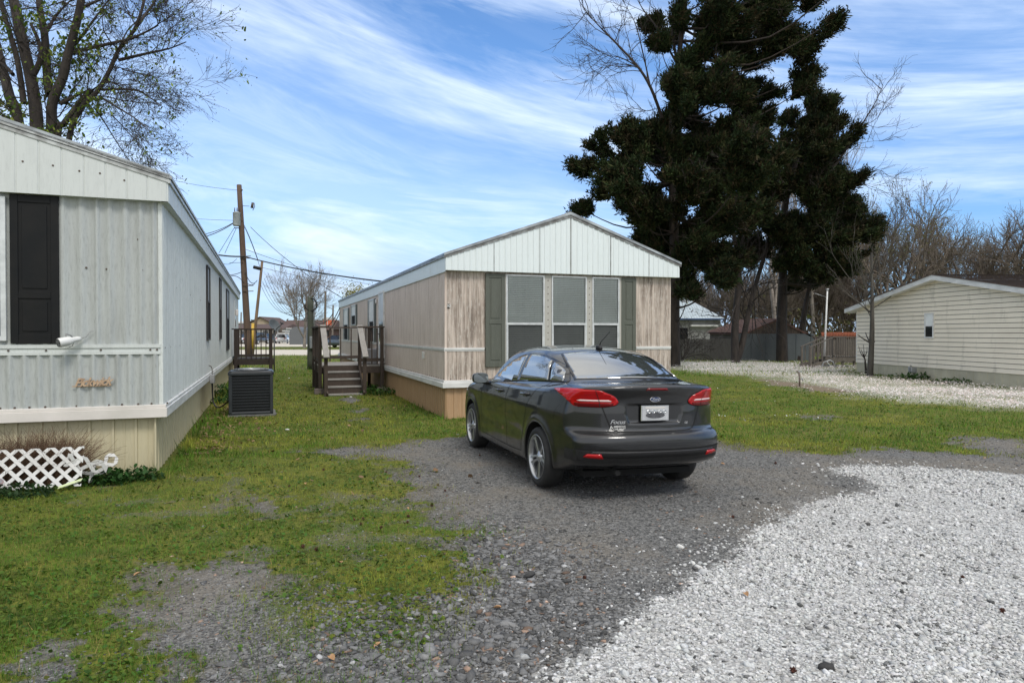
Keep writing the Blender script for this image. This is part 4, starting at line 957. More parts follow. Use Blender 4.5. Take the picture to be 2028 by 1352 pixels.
for i,(px,py) in enumerate(SB):
    g0=G(px,py); b=link('seed_ball',gm); s=random.uniform(.65,1.0); b.location=(g0.x,g0.y,float(z_at(g0.x,g0.y))+.016*s); b.scale=(s,s,s); b.rotation_euler=(random.random()*6,random.random()*6,random.random()*6)
    tag(b,'spiky reddish brown seed ball lying on the ground','seed ball','seed balls scattered on the gravel and grass')
# larger loose rocks
RK=[(1378,1128,.07,.12,'grey'),(1830,1099,.055,.06,'dark'),(1795,1155,.05,.10,'grey'),(1640,1325,.11,.05,'dark'),(1605,1245,.05,.2,'grey'),(1500,983,.07,.05,'dark'),(1475,997,.05,.06,'dark'),(1722,1036,.08,.1,'dark'),(1212,1202,.04,.6,'white'),(860,1218,.07,.33,'pale'),(1160,1043,.04,.6,'white'),(715,1325,.06,.22,'bluish grey'),(690,1258,.07,.10,'purple'),(1790,1352-180,.05,.07,'dark')]
lab=['mid grey rock at the edge of the pale gravel','long dark stone lying on the pale gravel','grey stone right of centre on the pale gravel','large dark flat rock at the bottom of the pale gravel','light grey rock low in the pale gravel','dark stone behind the car on bare ground','small dark stone next to the one behind the car','dark stone near the top of the pale gravel','small white stone on the dark gravel','pale flat chip among coarse slate','small bright white stone below the car','rounded bluish grey stone at the bottom edge','purplish slate chip in the thin grass','small dark pebble right of the long dark stone']
for (px,py,s,b_,_),l in zip(RK,lab):
    g0=G(px,py); V=ICO_V*(1+RNG.uniform(-.25,.25,(12,1)))*np.array([s,s*.7,s*.42])*.40
    me=rawmesh('rock',V,ICO_F,m_st,np.tile(np.array([b_*1.02,b_,b_*.98 if _!='bluish grey' else b_*1.15]),(12,1))); b=link('rock',me); b.location=(g0.x,g0.y,float(z_at(g0.x,g0.y))+s*.14); b.rotation_euler=(0,0,random.random()*6); tag(b,l,'rock')
LF=[(985,1210,'curled orange brown leaf'),(655,1308,'orange leaf at the bottom edge of the grass'),(748,1283,'small pale orange chip'),(270,1143,'pinkish brown leaf on the left grass'),(672,1117,'pale dead leaf in the yellowing grass'),(810,1010,'pale curled leaf on slate'),(1480,1183,'beige leaf on pale gravel'),(1340,920,'brown leaf behind the rear wheel'),(1432,916,'reddish leaf to the right of the bumper'),(605,958,'yellow leaf near the worn patch')]
Ml=mat('tan_leaf',(.42,.25,.13),(.30,.17,.08),20,.8)
for px,py,l in LF[:10]:
    g0=G(px,py); o=MB(); r_=.017
    ring=[(r_*1.5*math.cos(t)*(1+.15*math.cos(3*t)),r_*math.sin(t),.012*abs(math.sin(t))+.006) for t in [k*math.pi/5 for k in range(10)]]
    o.add([(0,0,.004)]+ring,[(0,i+1,(i+1)%10+1) for i in range(10)]); b=o.build('fallen_leaf',Ml,None); b.location=(g0.x,g0.y,float(z_at(g0.x,g0.y))+.012); b.rotation_euler=(.2,.1,random.random()*6); tag(b,l,'leaf')
for px,py,l,s in ((572,750,'white scrap of litter on the grass between the homes',.09),(695,788,'pale scrap at the foot of the porch stairs',.08),(568,854,'crumpled white paper on the grass by the condenser',.07),(545,822,'grey scrap beside the condenser',.1)):
    g0=G(px,py); o=MB(); V=ICO_V*(1+RNG.uniform(-.4,.4,(12,1)))*np.array([s,s*.6,s*.4])/2; o.add(V,[tuple(f) for f in ICO_F]); b=o.build('litter',M_trimw if 'grey' not in l else M_conc,None,loc=(g0.x,g0.y,.03)); tag(b,l,'litter')
# ---------------------------------------------------------------- tan house on the right
HA=math.atan2(.067,-.998)          # not used for shape; direction of the gable wall
hp=G(1697,737); hd=Vector((.067,-.998,0)).normalized()
TH=root('tan_house','tan vinyl sided house with white eaves and brown shingle roof','house',(hp.x,hp.y,0),math.atan2(hd.y,hd.x))
# local x along the gable wall towards the viewer, local y -> away to the right (positive)
def vinyl():
    m,nt,b=newmat('tan_vinyl_siding'); b.inputs['Roughness'].default_value=.5
    v=coords(nt,(1,1,1)); n=noise(nt,v,.8,5,.6)
    c=mixrgb(nt,ramp(nt,n,[(.35,0),(.65,1)]),(.83,.755,.61),(.75,.68,.545))
    n2=noise(nt,coords(nt,(3,3,.8)),1.0,5,.6); c=mixrgb(nt,math_(nt,'MULTIPLY',ramp(nt,n2,[(.56,0),(.74,1)]),.5),c,(.36,.33,.24))
    nt.links.new(c,b.inputs['Base Color']); return m
M_vin=vinyl()
GW=10.1; EH=2.60; PK=3.52; n_=22
def gz(x): return EH+(PK-EH)*(1-abs(x-GW/2)/(GW/2))
o=MB(); z=.42; lap=.155
while z<PK:
    z2=min(z+lap,PK)
    def xr(zz):
        if zz<=EH: return 0,GW
        d=(zz-EH)/(PK-EH)*GW/2; return d,GW-d
    zt_=z2-.016; a0,a1=xr(z); b0,b1=xr(zt_)
    o.add([(a0,-.034,z),(a1,-.034,z),(b1,-.012,zt_),(b0,-.012,zt_)],[(0,1,2,3)]); o.add([(a0,.002,z),(a1,.002,z),(a1,-.034,z),(a0,-.034,z)],[(0,1,2,3)]); z=z2
z=.42
while z<EH: z2=min(z+lap,EH); o.add([(-.016,0,z),(-.002,0,z2),(-.002,16,z2),(-.016,16,z)],[(0,1,2,3)]); z=z2
o.build('vinyl_siding',M_vin,TH,recalc=False)
o=MB(); o.box(.003,GW-.003,.003,16,.3,EH); o.prism([(0.01,EH-.01),(GW-.01,EH-.01),(GW/2,PK-.02)],.003,16,'xz'); o.build('wall_core',M_dark,TH)  # black core behind the lap gaps paints a shadow line under each board
o=MB(); pr_=uprof(0,GW,.30,SKIRT,.012); 
vs=[(u,-d-.0,z) for u,d in pr_ for z in (-.05,.43)]; o.add(vs,[(2*i,2*i+2,2*i+3,2*i+1) for i in range(len(pr_)-1)]); 
pr_=uprof(0,16,.30,SKIRT,.012); vs=[(-d,u,z) for u,d in pr_ for z in (-.05,.43)]; o.add(vs,[(2*i,2*i+2,2*i+3,2*i+1) for i in range(len(pr_)-1)]); o.build('skirting',mat('sage_tan_skirting',(.52,.49,.37),(.42,.39,.29),2,.6),TH,recalc=False)
o=MB(); o.box(-.02,.05,-.022,.05,.42,EH); o.build('corner_trim',M_trimw,TH)
ohx=.42; sl=(PK-EH)/(GW/2); oy=.30
zr=lambda x: gz(min(max(x,0),GW)) - (ohx*sl if (x<0 or x>GW) else 0)
o=MB()
for a,b in (((-ohx,EH-ohx*sl),(GW/2,PK)),((GW/2,PK),(GW+ohx,EH-ohx*sl))):
    o.add([(a[0],-oy-.02,a[1]-.02),(b[0],-oy-.02,b[1]-.02),(b[0],-oy-.02,b[1]+.15),(a[0],-oy-.02,a[1]+.15),(a[0],-oy+.01,a[1]-.02),(b[0],-oy+.01,b[1]-.02),(b[0],-oy+.01,b[1]+.15),(a[0],-oy+.01,a[1]+.15)],[(0,1,2,3),(4,7,6,5),(0,4,5,1),(3,2,6,7),(0,3,7,4),(1,5,6,2)])
    o.add([(a[0],-oy,a[1]-.01),(b[0],-oy,b[1]-.01),(b[0],0.1,b[1]-.01),(a[0],.1,a[1]-.01)],[(0,1,2,3)])
o.box(-ohx-.02,-ohx+.01,-oy,16.3,EH-ohx*sl-.02,EH-ohx*sl+.15); o.build('fascia',M_trimw,TH)
M_shg=mat('brown_shingles',(.125,.085,.068),(.07,.048,.04),16,.9,stretch=(3,1,3),bmp=.4)
o=MB()
for a,b in (((-ohx-.03,EH-ohx*sl),(GW/2,PK)),((GW/2,PK),(GW+ohx+.03,EH-ohx*sl))):
    rows=30
    for k in range(rows):
        t0=k/rows; t1=(k+1)/rows
        xa=a[0]+(b[0]-a[0])*t0; za=a[1]+(b[1]-a[1])*t0; xb=a[0]+(b[0]-a[0])*t1; zb=a[1]+(b[1]-a[1])*t1
        up0,up1=(.19,.175) if a[1]<b[1] else (.175,.19)
        o.add([(xa,-oy-.05,za+up0),(xb,-oy-.05,zb+up1),(xb,16.4,zb+up1),(xa,16.4,za+up0)],[(0,1,2,3)])
        o.add([(xa,-oy-.05,za+up0),(xb,-oy-.05,zb+up1),(xb,-oy-.05,zb+.15),(xa,-oy-.05,za+.15)],[(0,1,2,3)])
o.build('roof',M_shg,TH,recalc=False)
o=MB()
frame_xz(o,4.33,4.80,1.47,2.36,.045,-.065,-.004); o.box(4.375,4.755,-.06,-.01,1.89,1.93); w=o.build('window',M_trimw,TH)
g=MB(); g.box(4.375,4.755,-.045,-.036,1.515,1.89); g.build('lower_pane',M_dkglass,w); g=MB(); g.box(4.375,4.755,-.045,-.036,1.93,2.315); g.build('upper_pane',M_blind,w)
# gas meter at the skirting
gm_=TH.matrix_world if False else Matrix.Translation(TH.location)@Matrix.Rotation(TH.rotation_euler.z,4,'Z')
mt=root('gas_meter','small grey gas meter and pipe at the tan house skirting','gas meter',tuple(gm_@Vector((4.0,-.28,0))))
o=MB(); o.tube([(-.12,0,-.02),(-.12,0,.42),(-.06,0,.48),(0,0,.42)],.02,8); o.build('pipe',M_steel,mt); o=MB(); o.box(-.08,.14,-.08,.08,.2,.42); o.build('meter_body',M_steel,mt,bevel=.03); 
weed_clump('green weeds around the gas meter',tuple(gm_@Vector((4.3,-.45,0))),.55,260,.04,(.04,.09,.02),.28)
weed_clump('strip of weeds along the tan skirting further right',tuple(gm_@Vector((6.3,-.35,0))),.55,420,.03,(.045,.095,.02),.2)
# deck and stairs beside the tan house
dkp=G(1652,727); TD=root('grey_deck','grey weathered wooden deck with stairs at the tan house','deck',(dkp.x,dkp.y,0),R(0))
M_wd2=siding_mat('deck_grey_brown',(.11,.095,.08),(.05,.042,.035),.8,(.3,.27,.23),.85,.3,sx=9)
o=MB()
for k in range(16): o.box(-.05,1.75,k*.15,k*.15+.14,.46,.495)
o.build('deck_boards',M_wd2,TD); o=MB(); o.box(-.05,1.75,-.04,-.003,.30,.458); o.build('rim_joist',M_wd2,TD)
for x in (.0,.45,1.0,1.6): post(x,.05,-.05,.30 if x not in(.0,) else 1.45,M_wd2,.09,TD)
o=MB(); o.box(-.1,1.75,-.07,.06,1.451,1.49); o.box(-.05,1.75,-.03,.01,.56,.62); o.box(-.05,1.75,2.3,2.4,1.451,1.49); o.build('rail',M_wd2,TD)
for k in range(15): bal(.12+k*.11,-.03,.50,1.45,.05,TD,M_wd2)
for k in range(15): bal(.12+k*.11,2.35,.50,1.45,.05,TD,M_wd2)
for yy in (-.02,1.0):
    o=MB(); o.beam((-.0,yy,1.48),(-1.25,yy-.15,.98),.09,.04); o.build('handrail',M_wd2,TD); post(-1.2,yy-.15,-.05,.98,M_wd2,.09,TD)
    for k in range(5): bal(-.2-.2*k,yy-.06,.44-.07*k,1.40-.085*k,.035,TD,M_wd2)
    o=MB(); o.beam((-.0,yy,.36),(-1.3,yy-.15,.02),.04,.2); o.build('stringer',M_wd2,TD)
for k in range(3): o=MB(); o.box(-.35-.33*k,-.04-.33*k,-.1,.95,.33-.14*k,.36-.14*k); o.build('stair_tread',M_wd2,TD)
o=MB(); 
for (x,y,r) in ((-.9,-.5,.2),): 
    o.tube([(-1.0,-.9,.05),(-.9,-.88,.28),(-.6,-.86,.38),(-.45,-.86,.30),(-.35,-.85,.03)],.025,6); o.tube([(-.75,-.87,.3),(-.55,-.8,.1),(-.3,-.85,.02)],.02,6)
b=o.build('bent_stand',mat('pale_steel',(.42,.45,.47),(.3,.3,.3),8,.4,metal=.4),None,loc=TD.location); tag(b,'bent pale metal frame lying in front of the deck stairs','metal stand')
# standpipe in the flowers
g0=G(1584,765); o=MB(); o.tube([(0,0,-.05),(0,0,.30),(-.02,0,.42),(-.09,0,.48)],[.03,.03,.035,.02],8); sp_=root('standpipe','short rusty standpipe with a tap rising from the flowers','standpipe',tuple(g0)); o.build('pipe',mat('rusty_pipe',(.12,.08,.06),(.25,.22,.2),12,.7),sp_)
o=MB(); o.tube([(.0,0,.22),(.09,0,.24),(.1,0,.17)],.022,8); o.box(-.04,.06,-.03,.03,.44,.48); o.build('tap',M_steel,sp_)
# orange fence behind the deck, white lamp pole
g0=P(1640,700,38); o=MB()
for k in range(9): o.box(0,2.9,-.03,.03,1.32+k*.0+.0,1.34) if k==0 else None
o.box(0,2.6,-.02,.02,1.42,1.72); b=o.build('orange_roofed_fence',mat('orange_clay',(.42,.12,.045),(.25,.07,.03),14,.7,stretch=(3,3,1),bmp=.6),None,loc=(P(1626,700,38).x,38,0)); 
of=root('orange_topped_fence','low fence with an orange ribbed top behind the grey deck','fence',(P(1626,700,38).x,38,0)); bpy.data.objects.remove(b)
o=MB(); 
for k in range(26): o.tube([(.05+k*.085,-.06,1.36),(.05+k*.085,.02,1.70)],.045,6)
o.build('top_tiles',mat('orange_clay_tile',(.30,.09,.04),(.18,.055,.03),14,.8),of)
o=MB(); o.box(0,2.3,-.02,.02,-.05,1.355); o.build('boards',M_wd2,of)
b=P(1632,700,35); b.z=0; lp_=root('lamp_pole','slender white lamp pole behind the grey deck','lamp pole',tuple(b)); o=MB(); o.tube([(0,0,0),(P(1638,575,35).x-b.x,0,P(1638,575,35).z)],[.055,.04],8); o.build('shaft',M_trimw,lp_)
o=MB(); tt=Vector((P(1638,575,35).x-b.x,0,P(1638,575,35).z)); o.tube([tt,tt+Vector((0,0,.08))],[.07,.09],8); o.tube([tt+Vector((-.05,0,-.35)),tt+Vector((-.7,-.1,-.15))],.015,5); o.build('lamp_head',M_steel,lp_)
for (px,py,Y) in ((1784,543,30),(1757,571,33),(1674,583,34),(1622,615,40)):
    c=P(px,py,Y); tag_=None
# ---------------------------------------------------------------- sheds, fence, blue roofed house
M_fen=siding_mat('grey_fence_boards',(.155,.145,.13),(.08,.072,.062),.8,(.22,.2,.18),.85,.3,sx=6)
def board_fence(label,a,b,h,pitch=.16,grp=None):
    a=Vector(a); b=Vector(b); L=(b-a).length; rt=root('board_fence',label,'fence',tuple(a),math.atan2((b-a).y,(b-a).x),grp); o=MB(); u=0; rr=random.Random(6)
    while u<L: hh=h+rr.uniform(-.02,.02); o.box(u,u+pitch-.012,-.012+rr.uniform(-.004,.004),.012,-.05,hh); u+=pitch
    o.build('boards',M_fen,rt); o=MB(); o.box(0,L,.013,.05,.25,.33); o.box(0,L,.013,.05,h-.3,h-.22); o.build('rails',M_fen,rt); return rt
YF=42.5
board_fence('weathered grey board fence between the big cedar and the shed',P(1325,712,YF)*Vector((1,1,0)) if False else (P(1325,712,YF).x,YF,0),(P(1462,712,41.5).x,41.5,0),1.30)
sh=root('metal_shed','long shed with rusty red roof and grey sheet metal walls','shed',(P(1458,712,41.3).x,41.3,0))
x1=P(1612,712,41.3).x-sh.location.x
o=MB(); vs=[]; pr_=uprof(0,x1,.9,[(0,0),(.03,1),(.06,0)],.03); o.add([(u,-d,z) for u,d in pr_ for z in (-.1,1.62)],[(2*i,2*i+2,2*i+3,2*i+1) for i in range(len(pr_)-1)]); o.build('metal_wall',mat('blue_grey_sheet',(.115,.13,.135),(.075,.085,.09),1.2,.55,stretch=(1,1,.4)),sh,recalc=False)
xr0=P(1397,660,44).x-sh.location.x; xp=P(1540,633,43).x-sh.location.x; xe=P(1628,690,43).x-sh.location.x
M_rust=mat('rusty_corrugated_roof',(.17,.085,.062),(.085,.05,.04),2.5,.85,stretch=(2,.4,1),bmp=.3)
# roof: near slope seen from the left; ridge runs away from the viewer
zr_=2.52; ze=1.72
o=MB(); nn=30
P0=Vector((.0,.3,0))
gx0=P(1462,660,41.6).x-sh.location.x; 
vs=[]
for k in range(nn+1):
    t=k/nn
    for s in range(2): pass
# left slope from the gable edge (front, y=.0) back to y=7
A0=Vector((P(1478,657,41.4).x-sh.location.x,0,ze)); A1=Vector((P(1397,657,49).x-sh.location.x,7.7,ze))
R0=Vector((P(1540,633,41.4).x-sh.location.x,0,zr_)); R1=Vector((P(1470,633,49).x-sh.location.x,7.7,zr_+.15))
E0=Vector((P(1618,672,41.4).x-sh.location.x,0,1.35)); E1=Vector((P(1540,672,49).x-sh.location.x,7.7,1.4))
A0=A0+(A0-R0)*.08; 
for (a,b,c,d) in ((A0,A1,R1,R0),(R0,R1,E1,E0)):
    vs=[];N=56
    for k in range(N+1):
        t=k/N; up_=Vector((0,0,.03*(k%2)))
        vs+= [a.lerp(b,t)+up_,d.lerp(c,t)+up_]
    o.add(vs,[(2*i,2*i+2,2*i+3,2*i+1) for i in range(N)]); o.add([v-Vector((0,-.02,.10)) for v in (a,b,c,d)],[(0,1,2,3)]); 
    o.add([a,d,d-Vector((0,0,.12)),a-Vector((0,0,.12))],[(0,1,2,3)])
o.build('roof',M_rust,sh,recalc=False)
o=MB(); o.add([(A0.x+.3,.08,1.55),(E0.x,.08,1.3),(R0.x,.08,zr_-.08),(A0.x+.3,.08,ze)],[(0,1,2,3)]); o.add([(A0.x+.3,.08,-.1),(A0.x+.3,.08,ze),(A1.x+.3,7.6,ze),(A1.x+.3,7.6,-.1)],[(0,1,2,3)]); o.build('board_wall',mat('brown_board_wall',(.12,.09,.07),(.06,.045,.035),3,.9,stretch=(6,6,1)),sh,recalc=False)
bh=root('blue_roofed_house','pale block house with a light blue metal roof behind the fence','house',(P(1300,700,56).x,56,0))
bx=lambda x:P(x,0,56).x-bh.location.x
o=MB(); o.box(0,bx(1427),0,8,-.1,2.85); o.build('wall',mat('pale_block_wall',(.34,.34,.33),(.24,.24,.23),2,.8),bh)
o=MB(); a=[(-.3,-.4,2.85),(bx(1432),-.4,2.85),(bx(1432),8.4,2.85),(-.3,8.4,2.85)]; rg=[(bx(1270),4,5.3),(bx(1358),4,5.3)]
o.add(a+rg,[(0,1,5,4),(1,2,5),(2,3,4,5),(3,0,4)]); 
def bluemat():
    m,nt,b=newmat('light_blue_metal_roof'); b.inputs['Roughness'].default_value=.4; w=nt.nodes.new('ShaderNodeTexWave'); w.inputs['Scale'].default_value=1.4; w.bands_direction='X'; nt.links.new(coords(nt),w.inputs[0])
    nt.links.new(mixrgb(nt,ramp(nt,w.outputs['Fac'],[(.8,0),(.97,1)]),(.50,.58,.63),(.32,.40,.46)),b.inputs['Base Color']); return m
o.build('roof',bluemat(),bh); o=MB(); o.box(-.3,bx(1432),-.45,-.35,2.74,2.86); o.build('gutter',mat('blue_gutter',(.05,.10,.22),(.04,.08,.18),3,.5),bh)
o=MB(); o.box(bx(1345),bx(1362),-.03,0.02,.2,2.1); o.build('door',M_dkglass,bh); o=MB(); o.box(bx(1366),bx(1420),-.3,-.02,2.2,2.34); o.build('awning',M_trimw,bh)
# ---------------------------------------------------------------- far lot beyond the lawn
M_brick=mat('brown_brick',(.16,.075,.05),(.10,.05,.035),6,.9); M_rbrown=mat('brown_far_roof',(.10,.062,.052),(.07,.045,.04),2,.9)
M_wht=mat('white_far_wall',(.55,.55,.53),(.42,.42,.40),2,.7); M_tanw=mat('tan_far_wall',(.42,.34,.25),(.33,.27,.2),2,.8)
def house(label,x0,x1,ybase,yeave,yridge,Y,mw,mr,depth=8,gable=False,wins=3,name='far_house'):
    a=P(x0,0,Y).x; b=P(x1,0,Y).x; zE_=P(0,yeave,Y).z; zR=P(0,yridge,Y).z; rt=root(name,label,'house',(a,Y,0)); L=b-a
    o=MB(); o.box(0,L,0,depth,-.2,zE_); 
    if gable: o.prism([(0,zE_),(L,zE_),(L/2,zR-.05)],.02,depth-.02,'xz')
    o.build('wall',mw,rt); o=MB()
    if gable:
        for (p,q) in (((-.5,zE_-.15),(L/2,zR)),((L/2,zR),(L+.5,zE_-.15))): o.add([(p[0],-.4,p[1]),(q[0],-.4,q[1]),(q[0],depth+.4,q[1]),(p[0],depth+.4,p[1]),(p[0],-.4,p[1]+.15),(q[0],-.4,q[1]+.15),(q[0],depth+.4,q[1]+.15),(p[0],depth+.4,p[1]+.15)],[(0,1,2,3),(4,7,6,5),(0,4,5,1),(1,5,6,2),(2,6,7,3),(3,7,4,0)])
    else:
        o.add([(-.5,-.6,zE_),(L+.5,-.6,zE_),(L+.5,depth+.6,zE_),(-.5,depth+.6,zE_),(-.3,depth/2,zR),(L+.3,depth/2,zR),(-.5,-.6,zE_-.15),(L+.5,-.6,zE_-.15)],[(0,1,5,4),(1,2,5),(2,3,4,5),(3,0,4),(0,6,7,1)])
    o.build('roof',mr,rt)
    for k in range(wins):
        u=L*(k+.5)/wins; o=MB(); o.box(u-.5,u+.5,-.04,-.005,1.0,2.1); o.build('window',M_dkglass,rt)
    return rt
house('low brown roofed building seen behind the dark porch',448,560,680,650,641,125,M_wht,M_rbrown,10,wins=5)
house('pale gabled house peak between the two poles',486,545,672,645,628,150,M_tanw,M_rbrown,12,gable=True,wins=2)
house('long brown roofed brick house behind the bare tree',555,655,678,652,633,138,M_brick,M_rbrown,10,wins=6)
house('tan far house right of the long brown house',520,556,672,642,636,190,M_tanw,M_rbrown,10,wins=2)
house('small white flat roofed far building near the left edge',445,470,676,640,636,180,M_wht,M_wht,10,wins=2)
house('reddish far building with a flat brown roof beside the poles',628,646,680,642,634,150,M_brick,M_rbrown,8,wins=2)
o=MB(); a=P(641,0,140).x; b=P(656,0,140).x; rt=root('orange_container','small orange and white striped kiosk far beyond the meter pole','kiosk',(a,140,0)); o.box(0,b-a,0,4,0,4.4); o.build('wall',mat('orange_panel',(.60,.13,.05),(.50,.10,.04),1,.6),rt)
o=MB(); o.box(0,b-a,-.05,-.01,2.4,2.7); o.box(0,b-a,-.06,4,4.4,4.9); o.box((b-a)*.48,(b-a)*.56,-.04,-.01,0,4.3); o.build('white_band',M_wht,rt)
# grey round-top carport / shed
a=P(573,0,100).x; rt=root('metal_carport','grey round topped metal carport beside the bare tree','carport',(a,100,0)); W_=P(597,0,100).x-a
prof=[(0,0)]+[(W_/2-W_/2*math.cos(t),1.6+1.0*math.sin(t)) for t in [k*math.pi/10 for k in range(11)]]+[(W_,0)]
o=MB(); o.prism(prof,0,6,'xz'); o.build('shell',mat('grey_corrugated',(.14,.15,.155),(.08,.085,.09),6,.6,stretch=(6,1,1)),rt)
a=P(559,0,108).x; rt=root('awning_roof','white flat awning roofs stacked behind the white car','awning',(a,108,0)); o=MB()
for z,x0,x1_ in ((2.35,1.6,2.9),(1.95,1.0,2.2),(1.6,.2,2.2)): o.box(x0-1,x1_,0,2,z,z+.14)
o.build('panels',M_wht,rt); o=MB(); 
for x in (-.8,.6,2.6): o.box(x,x+.1,.1,.2,0,2.3)
o.build('posts',M_steel,rt)
# far cars: lofted body with cabin, wheels, glass
def loft_car(name,label,loc,rz,paint,L=4.4,Wd=1.8,Hc=1.45,suv=False,cat='car'):
    rt=root(name,label,cat,loc,rz,'cars parked in the far lot')
    st=[(0,.55,.80,.80),(.12,.32,.95,.9),(.8,.28,1.0,1.0),(L*.5,.26,1.0,1.0),(L-.9,.28,.92,1.0),(L-.2,.32,.78,.92),(L,.45,.62,.8)]
    o=MB(); vs=[]; k=12
    for (x,zb,zt,w) in st:
        hw=Wd/2*w
        for (a,b) in ((-.92,0),(-1,.25),(-1,.6),(-.93,.9),(-.8,1),(-.3,1.02),(.3,1.02),(.8,1),(.93,.9),(1,.6),(1,.25),(.92,0)): vs.append((x-L/2,a*hw,zb+(zt-zb)*b))
    n=len(st); fs=[(i*k+j,i*k+(j+1)%k,(i+1)*k+(j+1)%k,(i+1)*k+j) for i in range(n-1) for j in range(k)]+[tuple(range(k)),tuple(reversed([(n-1)*k+j for j in range(k)]))]
    o.add(vs,fs,True); o.build('body',paint,rt)
    x0,x1_,x2,x3=(.10,.35,L*.62,L*.74) if suv else (.45,1.15,L*.58,L*.74)
    o=MB(); c=MB(); zb=.96
    q=[(x0,.80,zb),(x1_,.62,Hc),(x2,.62,Hc),(x3,.78,zb)]
    vs=[(x-L/2,s*w*Wd/1.8,z) for x,w,z in q for s in (-1,1)]
    o.add(vs,[(0,1,3,2),(4,5,7,6),(0,2,4,6),(1,7,5,3),(0,6,7,1)]); o.build('glasshouse',M_dkglass,rt)
    c.add([(x-L/2,s*w*Wd/1.8,z) for x,w,z in ((x1_-.06,.63,Hc-.02),(x1_+.05,.64,Hc+.02),(x2-.05,.64,Hc+.02),(x2+.06,.63,Hc-.02)) for s in (-1,1)],[(0,1,3,2),(2,3,5,4),(4,5,7,6)]); 
    for s in (-1,1):
        for a,b in (((x0,.80,zb),(x1_,.625,Hc)),((x3,.78,zb),(x2,.625,Hc))): c.beam((a[0]-L/2,s*a[1]*Wd/1.8,a[2]),(b[0]-L/2,s*b[1]*Wd/1.8,b[2]),.09,.05)
    c.build('roof',paint,rt)
    for x in (.85,L-.85):
        for s in (-1,1):
            o=MB(); Mx=Matrix.Translation((x-L/2,s*Wd/2*.98,.33))@Matrix.Rotation(R(90),4,'X'); o.lathe([(.001,-.1),(.32,-.1),(.33,0),(.32,.1),(.001,.1)],18,Mx); wh=o.build('wheel',M_tyre,rt)
            o=MB(); o.lathe([(.001,-.11),(.2,-.112),(.2,.112),(.001,.11)],12,Mx); o.build('rim',M_alu,wh)
    o=MB()
    for s in (-1,1): o.box(-L/2-.01,-L/2+.2,*(sorted((s*Wd*.30,s*Wd*.43))),.74,.9)
    o.build('tail_lights',M_red0,rt); return rt
M_tyre=mat('tyre_rubber',(.014,.014,.014),(.022,.022,.022),20,.75,bmp=.2); M_red0=mat('far_tail_light',(.35,.02,.015),(.3,.02,.02),2,.2)
M_pw=mat('white_car_paint',(.75,.76,.77),(.72,.73,.74),1,.25,coat=.8); M_pg=mat('silver_grey_car_paint',(.10,.12,.14),(.09,.11,.13),1,.3,metal=.4,coat=.8); M_pd=mat('dark_car_paint',(.02,.022,.026),(.025,.026,.03),1,.25,coat=.8)
c=P(561,677,112); loft_car('parked_car','white hatchback parked beyond the satellite dish',(c.x,c.y,0),R(97),M_pw,4.2,1.8,1.5,True)
c=P(480,677,108); loft_car('parked_car','white car seen through the railings of the dark porch',(c.x,c.y,0),R(80),M_pw,4.4,1.8,1.5,True)
c=P(508,678,104); loft_car('parked_car','black pickup truck shape behind the dark porch railings',(c.x,c.y,0),R(85),M_pd,5.0,2.0,1.75,True,'truck')
c=P(665,682,78); loft_car('parked_car','dark silver car half hidden behind the brown porch',(c.x+.3,c.y,0),R(150),M_pg,4.6,1.8,1.42)
c=P(530,678,116); loft_car('parked_car','dark car left of the white hatchback',(c.x,c.y,0),R(85),M_pd,4.4,1.8,1.6,True)
